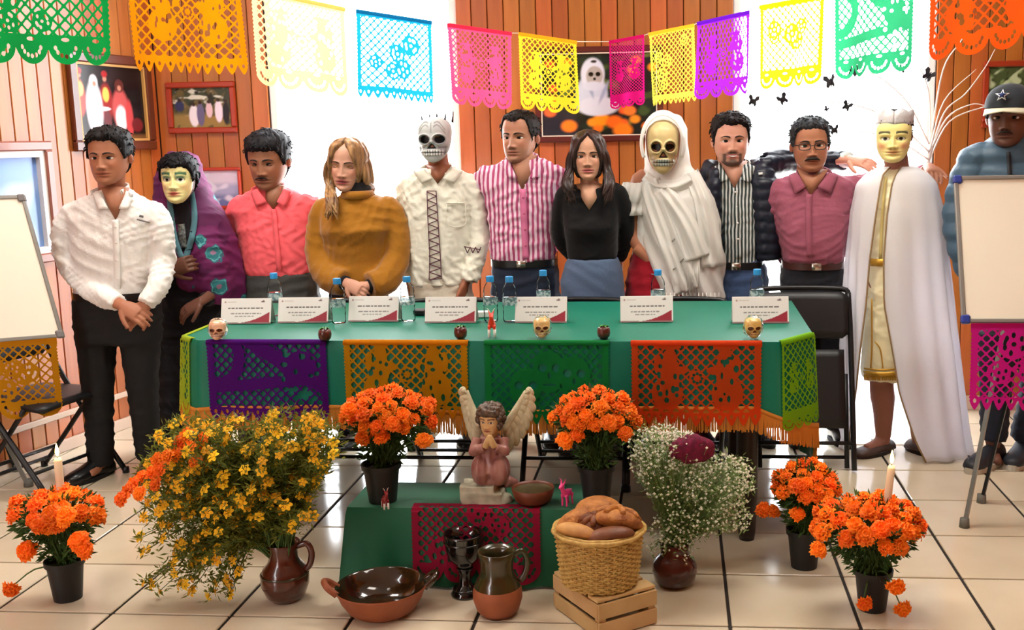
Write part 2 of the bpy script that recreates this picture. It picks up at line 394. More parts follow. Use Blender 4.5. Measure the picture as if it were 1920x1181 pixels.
def picture(name, label, O, X, Z, w, h, fw, img, fcol, mat=None, fd=0.025, depth_n=None, inner=None):
    """frame hanging at O (bottom left), X right, Z up, of outer size w x h and frame width fw"""
    X, Z = nrm(X), nrm(Z); Nn = nrm(np.cross(X, Z)); O = np.asarray(O, float)
    t = thing(name, label, 'picture', O)
    fm = M(label[:24] + ' frame', fcol, rough=0.3, coat=0.3)
    Rm = np.stack([X, -Nn, Z], 1)
    f = MB()
    for c, s in (((w/2, 0, fw/2), (w, fd, fw)), ((w/2, 0, h-fw/2), (w, fd, fw)), ((fw/2, 0, h/2), (fw, fd, h-2*fw)), ((w-fw/2, 0, h/2), (fw, fd, h-2*fw))):
        f.box(np.array(c) @ Rm.T + Nn*fd/2, s, rot=Rm, bev=0.006)
    f.build('frame', fm, t, smooth=False)
    if inner:
        iw, ic = inner; g = MB(); a, b = w-2*fw, h-2*fw
        for c, s in (((w/2, 0, fw+iw/2), (a, fd*.7, iw)), ((w/2, 0, h-fw-iw/2), (a, fd*.7, iw)), ((fw+iw/2, 0, h/2), (iw, fd*.7, b-2*iw)), ((w-fw-iw/2, 0, h/2), (iw, fd*.7, b-2*iw))):
            g.box(np.array(c) @ Rm.T + Nn*fd*.35, s, rot=Rm)
        g.build('inner_frame', M(label[:20] + ' inner', ic, rough=0.35), t, smooth=False)
    nx, ny = img.u.shape
    A = (fw*0.9 + img.u*(w-1.8*fw))[..., None]*X + (fw*0.9 + img.v*(h-1.8*fw))[..., None]*Z + Nn*0.006
    MB().grid(A, col=img.a).build('print', mat or m_print, t)
    return t
def quad_on(Yp, x0, y0, x1, y1):                        # frame corners on the back wall
    a = atY(x0, y1, Yp); b = atY(x1, y0, Yp); return a, b[0]-a[0], b[2]-a[2]
YP = YB - 0.003
# big marigold photograph behind the guests
im = Img(130, 110, (28, 34, 30)).noise(3, 24, [(60, 84, 44), (92, 112, 52), (32, 48, 40)], 0.25, 0.5)
r = random.Random(4)
im.rect(-1, 0.3, -1, 0.32, (44, 44, 52), 0.05)
for i in range(26):
    cx, cy = r.uniform(0.02, 1), r.uniform(0.02, 0.95)
    if cx < 0.6 and cy > 0.35 and cx > 0.24: continue
    if cx < 0.25 and cy < 0.3: continue
    im.ell(cx, cy, 0.05, 0.055, r.choice([(240, 120, 30), (236, 100, 40), (250, 150, 40), (216, 86, 50)]), 0.5)
for cx, cy, rr, c in ((0.24, 0.13, .075, (250, 130, 40)), (0.08, 0.30, .06, (240, 110, 60)), (0.52, 0.2, .08, (250, 150, 30)), (0.63, 0.17, .08, (240, 110, 30)), (0.7, 0.07, .09, (250, 130, 30)), (0.76, 0.3, .06, (240, 130, 50))): im.ell(cx, cy, rr, rr*1.05, c, 0.4)
im.ell(0.44, 0.50, 0.14, 0.25, (196, 206, 226), 0.15).ell(0.49, 0.36, 0.19, 0.12, (210, 216, 232), 0.2).ell(0.45, 0.74, 0.105, 0.2, (214, 220, 236), 0.15)
im.ell(0.43, 0.57, 0.02, 0.13, (150, 164, 196), 0.6, 0.2).ell(0.54, 0.52, 0.02, 0.15, (160, 172, 204), 0.6, -0.3)
im.ell(0.465, 0.72, 0.075, 0.12, (176, 172, 170), 0.15)
im.ell(0.435, 0.74, 0.024, 0.03, (20, 18, 18), 0.3).ell(0.495, 0.74, 0.024, 0.03, (20, 18, 18), 0.3).ell(0.465, 0.685, 0.013, 0.02, (30, 24, 24), 0.4).ell(0.45, 0.6, 0.1, 0.06, (206, 214, 232), 0.3).ell(0.46, 0.89, 0.03, 0.02, (40, 34, 34), 0.4)
a, w, h = quad_on(YP, 1006, 84, 1243, 268)
picture('framed_photograph', 'large framed photograph of a white-shawled skull among orange marigolds', a, (1, 0, 0), (0, 0, 1), w, h, 0.032, im, (84, 28, 22), inner=(0.006, (224, 214, 196)))
# small red framed group photo
im = Img(70, 60, (52, 60, 40)).noise(9, 22, [(200, 204, 190), (30, 34, 24), (104, 92, 60)], 0.2, 0.5).rect(-1, 2, -1, 0.35, (140, 116, 62), 0.08).noise(19, 30, [(90, 80, 46)], 0.3, 0.4)
for cx, cy, rx, ry, c in ((0.36, 0.3, .09, .28, (226, 222, 230)), (0.47, 0.33, .07, .3, (96, 92, 128)), (0.62, 0.44, .06, .2, (214, 186, 196)), (0.78, 0.4, .07, .28, (222, 214, 230)), (0.12, 0.55, .08, .14, (36, 46, 84)), (0.9, 0.35, .06, .3, (24, 22, 26))): im.ell(cx, cy, rx, ry, c, 0.2).ell(cx, cy+ry, .035, .05, (44, 30, 24), 0.3)
a, w, h = quad_on(YP, 319, 152, 441, 251)
picture('framed_photograph', 'small red-brown framed photo of an outdoor crowd, upper left by the window', a, (1, 0, 0), (0, 0, 1), w, h, 0.032, im, (150, 44, 18))
im = Img(40, 40, (150, 160, 196)).rect(-1, 2, -1, 0.3, (96, 110, 160), 0.1).rect(-1, 2, 0.62, 2, (196, 196, 216), 0.1).noise(5, 14, [(200, 206, 226)], 0.3, 0.6)
a, w, h = quad_on(YP, 372, 313, 452, 392)
picture('framed_photograph', 'pale blue landscape photo in a thin red frame low behind the purple shawl', a, (1, 0, 0), (0, 0, 1), w, h, 0.018, im, (170, 52, 30))
im = Img(60, 60, (70, 84, 50)).noise(31, 26, [(120, 140, 90), (34, 44, 26), (176, 190, 150)], 0.15, 0.5)
a, w, h = quad_on(YP, 1838, 112, 1975, 240)
picture('framed_photograph', 'red framed photo of green foliage behind the man in the cap', a, (1, 0, 0), (0, 0, 1), w, h, 0.03, im, (156, 52, 26))
# pictures on the left wall
def onleft(x, y, off=0.0):
    d = ray(x, y); k = -3.152 - 0.211*4.542; t = k/(d[0]-0.211*d[1]); return d*t + np.array([0, 0, CH]) + LNOR*off
def left_pic(name, label, x0, x1, ytop, ybot, fw, img, fcol, inner=None, fd=0.03):
    a = onleft(x0, ybot); b = onleft(x1, ybot); c = onleft(x0, ytop)
    w = np.linalg.norm((b-a)[:2]); h = c[2]-a[2]
    return picture(name, label, a + LNOR*0.002, LDIR, (0, 0, 1), w, h, fw, img, fcol, inner=inner, fd=fd)
im = Img(90, 110, (24, 16, 18)).noise(7, 16, [(40, 26, 30)], 0.1, 0.8)
for cx, cy, rx, ry, c in ((0.07, 0.55, .07, .24, (186, 60, 50)), (0.07, 0.66, .05, .10, (236, 190, 110)), (0.42, 0.50, .10, .26, (150, 40, 40)), (0.42, 0.6, .05, .10, (240, 190, 90)), (0.42, 0.28, .06, .14, (110, 60, 66)), (0.25, 0.42, .12, .36, (236, 232, 244)), (0.26, 0.75, .06, .1, (244, 240, 248)), (0.36, 0.42, .12, .03, (240, 236, 244)), (0.62, 0.42, .13, .28, (190, 84, 84)), (0.62, 0.3, .09, .18, (236, 220, 228)), (0.62, 0.72, .07, .09, (90, 40, 36)), (0.74, 0.3, .06, .26, (196, 70, 74)), (0.85, 0.22, .09, .1, (110, 30, 36))): im.ell(cx, cy, rx, ry, c, 0.25)
for cx, cy in ((0.07, .83), (0.42, .8), (0.27, .73), (0.62, .69)): im.ell(cx, cy, .03, .04, (196, 130, 110), 0.4)
for cx, cy in ((0.07, .88), (0.42, .86)): im.ell(cx, cy, .045, .045, (170, 30, 36), 0.3)
im.rect(0.08, 1, 0.0, 0.09, (120, 84, 50), 0.04).rect(0.0, 0.2, 0.0, 0.06, (226, 218, 226), 0.02)
left_pic('framed_photograph', 'dark framed photo of red-uniformed dancers and a white-robed figure', 136, 288, 96, 284, 0.05, im, (92, 42, 24), inner=(0.012, (196, 150, 84)))
im = Img(50, 60, (126, 160, 216)).noise(3, 9, [(222, 230, 244)], -0.1, 0.9).rect(-1, 2, 0.8, 2, (110, 150, 220), 0.2)
left_pic('framed_photograph', 'sky photo in a deep wooden frame behind the left whiteboard', -60, 108, 266, 512, 0.045, im, (150, 92, 78), inner=(0.03, (226, 220, 214)), fd=0.045)
# ------------------------------------------------------------------ cut tissue paper
def fr(x): return x - np.floor(x)
def pp_field(nx, ny, asp, style, seed, scal, ks=1.0):
    """positive where there is paper; u across, v down, asp = height / width"""
    r = random.Random(seed)
    u, v = np.meshgrid(np.linspace(0, 1, nx), np.linspace(0, 1, ny), indexing='ij'); y = v*asp
    k = max(5, round((13.0 if style != 'fine' else 15.0)*ks))
    p1, p2 = (u + y)*k, (u - y)*k
    if style == 'tall': p1, p2 = (u*1.35 + y*0.75)*k, (u*1.35 - y*0.75)*k
    F = np.maximum(0.125 - abs(fr(p1)-.5), 0.125 - abs(fr(p2)-.5))/k
    E = lambda cx, cy, rx, ry: (1 - np.sqrt(((u-cx)/rx)**2 + ((y-cy)/ry)**2))*min(rx, ry)
    add = lambda S: np.maximum(F, S); cut = lambda S: np.minimum(F, -S)
    ym = asp*0.46
    if style == 'skulls':
        for cx, cy, s in ((0.33, ym+0.07, .13), (0.52, ym-0.07, .13), (0.72, ym-0.03, .13)):
            F = np.maximum(F, E(cx, cy, s, s*1.1)); F = np.maximum(F, E(cx, cy+s*0.95, s*.65, s*.55))
            for q in (-1, 1): F = np.minimum(F, -E(cx+q*s*.42, cy-s*.05, s*.27, s*.25))
            F = np.minimum(F, -E(cx, cy+s*.42, s*.11, s*.2)); F = np.minimum(F, -E(cx, cy+s*1.0, s*.45, s*.08))
    elif style in ('dance', 'fine', 'tall'):
        for cx, q in ((0.30, 1), (0.72, -1)):
            for dx, dy, rx, ry in ((0, -.17, .05, .055), (0, -.24, .09, .02), (.0, -.05, .075, .12), (-.02*q, .12, .12, .13), (.08*q, -.06, .06, .03), (-.09*q, -.1, .03, .08)):
                F = np.maximum(F, E(cx+dx, ym+dy, rx, ry))
            for i in range(12):
                F = np.minimum(F, -E(cx+r.uniform(-.09, .09), ym+r.uniform(-.16, .2), r.uniform(.008, .02), r.uniform(.012, .03)))
        F = np.maximum(F, E(.51, ym, .06, .06))
        for i in range(8):
            a = i*PI/4; F = np.minimum(F, -E(.51+.036*math.cos(a), ym+.036*math.sin(a), .012, .012))
    elif style == 'flower':
        for i in range(5):
            cx, cy, s = r.uniform(.2, .8), r.uniform(.15, .75)*asp, r.uniform(.07, .12)
            F = np.maximum(F, E(cx, cy, s, s))
            for j in range(7):
                a = j*2*PI/7 + r.random(); F = np.minimum(F, -E(cx+s*.6*math.cos(a), cy+s*.6*math.sin(a), s*.13, s*.2))
            F = np.minimum(F, -E(cx, cy, s*.16, s*.16))
    elif style == 'curve':
        F = np.maximum(F, 0.045 - abs(np.hypot(u-0.05, (y-asp*.25)) - 0.22)); 
        F = np.maximum(F, np.minimum(0.07 - abs(y - (u-0.30)*0.62), u-.3)); F = np.maximum(F, 0.045 - abs(y - asp*.62 + u*.1))
        F = np.maximum(F, E(.78, asp*.36, .13, .13))
        for i in range(14): F = np.minimum(F, -E(r.uniform(.55, .92), r.uniform(.2, .75)*asp, r.uniform(.01, .028), r.uniform(.012, .03)))
    bw = 0.055
    side = np.minimum(u, 1-u); F = np.maximum(F, bw - side)
    F = np.maximum(F, 0.05 - y)
    yb = asp*(0.80 if scal == 'round' else 0.88)
    F = np.maximum(F, np.minimum(y - yb + 0.02, 1.0))
    if scal == 'round':
        n = 4
        cu = (fr(u*n)-.5)/n; cy = asp - 0.5/n
        rr = np.hypot(cu, np.maximum(y - cy, 0)); F = np.minimum(F, np.where(y > cy - .04, 0.5/n*0.99 - rr, 1))
        for i in range(n):
            for j in range(7):
                a = PI*(j+.5)/7; x0 = (i+.5)/n + .075*math.cos(a); y0 = cy - .005 + .075*math.sin(a)
                F = np.minimum(F, -E(x0, y0, .012, .017))
            F = np.minimum(F, -E((i+.5)/n, cy - .045, .03, .014))
    else:
        n = 11; cu = abs(fr(u*n)-.5)*2
        F = np.minimum(F, (asp - y) - 0.085*cu**1.5 + 0.001)
        for i in range(n): F = np.minimum(F, -E((i+.5)/n, asp-.07, .012, .018))
    e = 0.012*(0.5+0.5*np.cos(v*2*PI*24)); F = np.minimum(F, np.where(y > 0.06, side - e, side + .001))
    return F
def pp_mesh(fn, nx, ny, F, mb=None):
    """marching squares: polygons where F > 0, mapped to space by fn(u, v)"""
    mb = mb or MB(); V = []; Fc = []; key = {}
    def vid(k, u, v):
        if k not in key: key[k] = len(V); V.append((u, v))
        return key[k]
    S = F > 0; du, dv = 1/(nx-1), 1/(ny-1)
    for i in range(nx-1):
        for j in range(ny-1):
            c = ((i, j), (i+1, j), (i+1, j+1), (i, j+1)); b = [S[q] for q in c]
            if not any(b): continue
            poly = []
            for m in range(4):
                p, q = c[m], c[(m+1) % 4]
                if b[m]: poly.append(vid(p, p[0]*du, p[1]*dv))
                if b[m] != b[(m+1) % 4]:
                    t = F[p]/(F[p]-F[q]); t = min(max(t, .05), .95)
                    kk = (p, q) if p < q else (q, p)
                    poly.append(vid(kk, (p[0]+(q[0]-p[0])*t)*du, (p[1]+(q[1]-p[1])*t)*dv))
            if len(poly) > 2: Fc.append(poly)
    uv = np.array(V); mb.add(fn(uv[:, 0], uv[:, 1]), Fc); return mb
def paper_mat(name, c): return M('tissue_paper_' + name, c, rough=0.75, spec=0.2, transl=0.6)
def paper(name, label, fn, asp, color, style, seed, scal='round', nx=84, group=None, parent_mat=None, strip=None, cat='paper banner', ks=1.0):
    ny = int(nx*asp); F = pp_field(nx, ny, asp, style, seed, scal, ks)
    o = pp_mesh(fn, nx, ny, F).build(name, parent_mat or color, None, smooth=False)
    return tag(o, label, cat, group)
HUNG = [
 ('green', (20, 178, 84), (-75, -150, 2.62), (198, -118, 2.95), 'flower', 'round', 'green cut-paper flag at the far upper left, in front of the pine wall'),
 ('orange', (255, 158, 8), (231, -92, 3.15), (446, -66, 3.45), 'dance', 'tri', 'golden orange cut-paper flag above the dancers picture'),
 ('cream', (250, 238, 170), (469, -22, 3.95), (646, 16, 4.25), 'fine', 'round', 'pale cream cut-paper flag at the left edge of the left window'),
 ('blue', (30, 168, 214), (667, 19, 4.4), (809, 41, 4.65), 'flower', 'tri', 'sky blue cut-paper flag in front of the left window'),
 ('pink', (252, 74, 120), (838, 45, 4.75), (959, 62, 4.98), 'fine', 'round', 'coral pink cut-paper flag right of the blue one'),
 ('yellow', (255, 206, 44), (972, 62, 5.04), (1081, 78, 5.25), 'dance', 'round', 'deep yellow cut-paper flag beside the large marigold photograph'),
 ('magenta', (232, 24, 140), (1142, 78, 5.66), (1208, 66, 5.58), 'fine', 'round', 'magenta cut-paper flag hanging over the large marigold photograph'),
 ('lemon', (255, 220, 70), (1217, 63, 5.3), (1302, 46, 5.1), 'flower', 'tri', 'lemon yellow cut-paper flag between the magenta and purple ones'),
 ('purple', (150, 34, 226), (1308, 43, 5.05), (1406, 21, 4.8), 'tall', 'round', 'purple cut-paper flag at the left edge of the right window'),
 ('pale_yellow', (250, 236, 30), (1425, 12, 4.7), (1546, -10, 4.45), 'flower', 'round', 'bright yellow cut-paper flag in front of the right window'),
 ('mint', (60, 206, 140), (1565, -18, 4.4), (1716, -52, 4.1), 'curve', 'round', 'mint green cut-paper flag in front of the right window'),
 ('vermilion', (255, 92, 20), (1745, -78, 3.85), (1990, -140, 3.55), 'dance', 'round', 'vermilion cut-paper flag at the upper right corner')]
ends = []
for i, (nm, c, A, B, st, sc, lab) in enumerate(HUNG):
    a, b = atY(*A), atY(*B); ends += [a, b]; wd = np.linalg.norm(b-a); hh = 0.345
    nrmv = nrm(np.cross(b-a, (0, 0, 1))); ph = i*1.7
    def fn(u, v, a=a, b=b, hh=hh, n_=nrmv, ph=ph):
        s = 0.018*np.sin(u*5.5+ph)*v**1.3 + 0.012*np.sin(u*11+ph*2)*v
        return a + (b-a)*u[:, None] + np.array([0, 0, -1.0])*(v*hh)[:, None] + n_*s[:, None]
    o = paper('paper_flag', lab, fn, hh/wd, paper_mat(nm, c), st, 40+i, sc, nx=110 if i in (1, 0, 11) else 88, group='cut-paper flags on the string', ks=.85)
    A_ = np.array([a + (b-a)*t for t in np.linspace(0, 1, 8)])
    g = MB().slab(np.stack([A_ + nrmv*0.002 + (0, 0, .004), A_ + nrmv*0.002 - (0, 0, .012)], 1), 0.003).build('fold_strip', paper_mat(nm, c), o, smooth=False)
st = np.array(ends); st = np.concatenate([[(lwx(1.9)+.006, 1.9, st[0][2]+.25)], st, [(XR, st[-1][1]-.7, st[-1][2]+.25)]])
tag(MB().tube(st, 0.0018, 6).build('banner_string', M('white_twine', (230, 226, 214), rough=0.8)), 'thin pale string carrying the cut-paper flags', 'string')
# ------------------------------------------------------------------ heads
HK = np.array([(-.50,.02,.27,-.21),(-.475,.12,.355,-.10),(-.42,.19,.39,.0),(-.33,.25,.395,.13),(-.22,.292,.395,.24),(-.05,.322,.40,.34),(.10,.335,.405,.41),(.22,.335,.405,.44),(.33,.308,.375,.41),(.42,.245,.29,.33),(.475,.15,.175,.21),(.50,.02,.02,.05)])
def head_base(na=104, nz=84):
    z = np.concatenate([np.linspace(-.5, -.465, 4), np.linspace(-.455, .13, nz-26), .5 - .355*(1-np.linspace(0, 1, 22))**1.6])
    s = np.linspace(-1, 1, na, endpoint=False) + 1/na; a = PI*np.sign(s)*abs(s)*(0.42 + 0.58*abs(s)**1.3)
    zz = np.linspace(-.5, .5, 400); prof = []
    for k in (1, 2, 3):
        q = np.interp(zz, HK[:, 0], HK[:, k]); qe = np.pad(q, 12, 'edge'); q2 = np.convolve(qe, np.ones(25)/25, 'valid')
        w = sst(0.5-abs(zz), 0.02, 0.08); prof.append(np.interp(z, zz, q*(1-w) + q2*w))
    A, Z = np.meshgrid(a, z, indexing='ij'); wx, Fr, Bk = (np.broadcast_to(p, A.shape) for p in prof)
    ym = (Bk - Fr)/2; ry = (Bk + Fr)/2; e = 2/2.35
    X = wx*np.sign(np.sin(A))*abs(np.sin(A))**e; Y = ym - ry*np.sign(np.cos(A))*abs(np.cos(A))**e
    front = sst(np.cos(A), 0.05, 0.5)
    return A, Z, X, Y, front
HB = head_base()
def face(skin, lips=None, stubble=0.0, beard=0.0, smile=0.0, wide=1.0, jaw=1.0, female=False, cheeks=0.0, goatee=0.0):
    A, Z, X, Y, fr = HB; X = X*wide*(1 + (jaw-1)*sst(-Z, .1, .4)); ax = abs(X); dy = np.zeros_like(X)
    nh = np.interp(Z, [-.225, -.19, -.165, -.1, .0, .05, .08], [0, .042, .086, .062, .03, .011, 0]); nw = np.interp(Z, [-.2, -.15, 0, .08], [.055, .052, .032, .04])
    dy -= nh*gs(X, nw); dy -= .035*gs(ax-.06, .032)*gs(Z+.175, .032)
    dy += .05*gs(ax-.14, .075)*gs(Z-.005, .045); dy -= .016*gs(Z-.085, .035)*gs(ax-.12, .11); dy -= .022*gs(ax-.19, .07)*gs(Z+.12, .07)
    lz = Z - smile*.25*ax**1.5
    dy -= .022*gs(X, .10)*gs(lz+.262, .02); dy -= .026*gs(X, .085)*gs(lz+.312, .022); dy += .02*gs(X, .12)*gs(lz+.287, .009); dy += .016*gs(X, .1)*gs(Z+.352, .02); dy -= .03*gs(X, .09)*gs(Z+.43, .05)
    Yd = Y + dy*fr
    sk = np.array(lin(skin)); C = np.ones((*X.shape, 3))*sk
    def tint(m, c, k): nonlocal C; m = (np.clip(m, 0, 1)*k*fr)[..., None]; C = C*(1-m) + np.array(c)*m
    tint(gs(ax-.2, .09)*gs(Z+.12, .08), sk*np.array([1.12, .86, .84]), .5 + cheeks)
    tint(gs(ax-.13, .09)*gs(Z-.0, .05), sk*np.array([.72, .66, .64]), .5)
    lc = lin(lips) if lips else sk*np.array([.82, .55, .52])
    tint(np.clip(1.5*gs(X, .115)*gs(lz+.287, .045), 0, 1)*(ax < .135), lc, .95); tint(gs(X, .12)*gs(lz+.287, .010), sk*.18, .85)
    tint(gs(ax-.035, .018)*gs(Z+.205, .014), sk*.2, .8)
    jawm = sst(-Z, .17, .27)*(1 - .8*gs(X, .09)*gs(lz+.29, .045))
    if stubble: tint(jawm, sk*.35, stubble); tint(gs(X, .12)*gs(Z+.225, .02), sk*.35, stubble)
    if beard: tint(jawm*sst(ax*1.2 - Z, .34, .46), (.012, .01, .009), beard)
    if goatee:
        gm = np.maximum(gs(X, .10)*sst(-Z, .335, .38), gs(X, .15)*gs(Z+.225+.10*ax, .022)); gm = np.maximum(gm, gs(ax-.155, .035)*sst(-Z, .22, .26)); gm = np.maximum(gm, sst(-Z, .36, .43)*(ax < .3))
        tint(np.clip(gm*1.4, 0, 1), (.02, .015, .012), goatee)
    return X, Yd, Z, C
def skull_face(bone, dark=(14, 12, 12), teeth=(236, 232, 214), kind=0):
    A, Z, X, Y, fr = HB; X = X*(1 - .12*gs(Z+.2, .09)*fr - .10*sst(-Z, .25, .45)); ax = abs(X); dy = np.zeros_like(X)
    b = np.array(lin(bone)); C = np.ones((*X.shape, 3))*b
    P = np.stack([X.ravel(), Y.ravel(), Z.ravel()], 1); C *= (1 + .13*wob(P, 5, 26).reshape(X.shape))[..., None]
    def tint(m, c, k=1): nonlocal C; m = (np.clip(m, 0, 1)*k*fr)[..., None]; C = C*(1-m) + np.array(c)*m
    er = np.hypot((ax-.145)/.108, (Z-.0)/.098); eye = 1 - sst(er, .82, 1.02); dy += .13*eye; dy -= .03*gs(er-1.15, .16)
    nr = 1 - sst(np.maximum(ax/(.018+.75*np.clip(.0-(Z+.085), 0, .1)), abs(Z+.14)/.062), .8, 1.05); dy += .07*nr; dy -= .03*gs(X, .05)*gs(Z+.05, .03)
    ch = gs(ax-.255, .05)*gs(Z+.20, .07); dy += .05*ch; dy -= .03*gs(ax-.2, .06)*gs(Z+.10, .03)
    tz = (abs(Z+.285) < .062)*(ax < .225); wv = .5+.5*np.cos(X*2*PI/.052); dy -= .03*tz*(.6+.4*wv); dy += .03*gs(Z+.285, .008)*(ax < .22)
    dk = lin(dark)
    tint(tz*1., lin(teeth)); tint(tz*(wv < .22), dk, .75); tint(gs(Z+.285, .011)*(ax < .24), dk, .95)
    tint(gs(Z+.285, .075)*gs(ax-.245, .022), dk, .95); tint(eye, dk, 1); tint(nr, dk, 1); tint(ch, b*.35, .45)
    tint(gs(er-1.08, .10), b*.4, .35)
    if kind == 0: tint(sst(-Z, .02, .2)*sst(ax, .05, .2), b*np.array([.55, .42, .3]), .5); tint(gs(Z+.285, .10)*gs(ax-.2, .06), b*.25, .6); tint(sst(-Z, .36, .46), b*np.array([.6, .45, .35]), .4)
    if kind == 1:
        tint(gs(Z+.285, .085)*(ax < .26)*(~(tz > 0)), dk, .5); tint(gs(er-1.12, .10), dk, .35); tint(gs(Z+.17, .02)*(ax > .12)*(ax < .3), dk, .6)
        for zz, x0 in ((.19, .12), (.26, .2)): tint(gs(Z-zz-.12*np.sin(ax*14), .013)*(ax > .05)*(ax < .27), dk, .75)
        tint(gs(X, .009)*(Z > .14)*(Z < .36), dk, .8); tint(gs(ax-.23, .012)*(Z > -.45)*(Z < -.3), dk, .6)
    return X, Y + dy*fr, Z, C
def paint_face(base, brow, lip, eye=(30, 22, 18), shadow=None, blush=None, smile=0.3, thick=.022):
    X, Yd, Z, C = face(base, lips=lip, smile=smile); ax = abs(X); fr = HB[4]; b = np.array(lin(base)); C = np.ones_like(C)*b
    def tint(m, c, k=1):
        nonlocal C; m = (np.clip(m, 0, 1)*k*fr)[..., None]; C = C*(1-m) + np.array(c)*m
    if shadow: tint(gs(ax-.14, .085)*gs(Z-.055, .035)*1.5, lin(shadow), .9)
    if blush: tint(gs(ax-.2, .08)*gs(Z+.15, .08), lin(blush), .8)
    arc = Z - (.10 + .04*np.cos((ax-.15)*11)); tint((1-sst(abs(arc), thick*.7, thick*1.4))*(ax > .045)*(ax < .25), lin(brow), .95)
    er = np.hypot((ax-.138)/.075, (Z-.005)/.036); tint(1-sst(er, .85, 1.1), lin((240, 236, 226)), .9); tint(1-sst(np.hypot((ax-.138)/.04, (Z-.005)/.035), .8, 1.1), lin(eye), 1); tint(gs(er-1.05, .12), lin(eye), .85)
    lz = Z - smile*.25*ax**1.5; tint(np.clip(1.5*gs(X, .1)*gs(lz+.285, .04), 0, 1)*(ax < .13), lin(lip), 1); tint(gs(X, .13)*gs(lz+.287, .009), b*.2, .8); tint(gs(ax-.035, .018)*gs(Z+.205, .014), b*.25, .7)
    return X, Yd, Z, C
def hairline(kind):
    a = [0, .45, .85, 1.05, 1.3, 1.5, 1.75, 2.0, 2.4, PI]
    if kind == 'short': h = [.31, .32, .25, .10, -.04, .02, .02, -.14, -.30, -.34]
    elif kind == 'low': h = [.24, .25, .22, .12, -.06, .02, .0, -.16, -.32, -.36]
    elif kind == 'reced': h = [.30, .37, .33, .12, -.03, .03, .03, -.14, -.30, -.34]
    else: a = [0, .12, .35, .6, .85, 1.05, 1.5, 2.0, 2.4, PI]; h = [.44, .39, .30, .12, -.06, -.24, -.38, -.42, -.44, -.44]
    return a, h
def headmesh(mb, geo, ctr, size, R, grow=1.0):
    X, Y, Z, C = geo; P = np.stack([X, Y, Z], -1)*size*grow; P = P @ R.T + ctr
    mb.grid(P, closeu=True, col=C); nz = P.shape[1]; n = P.shape[0]; o = mb.n - P.shape[0]*nz
    mb.f.append(tuple(o + i*nz for i in range(n))); mb.f.append(tuple(o + i*nz + nz-1 for i in range(n))[::-1])
    return P
m_skin = M('skin', (255, 255, 255), rough=0.5, attr=True, spec=0.4)
m_eye = M('eye_surface', (255, 255, 255), rough=0.15, attr=True)
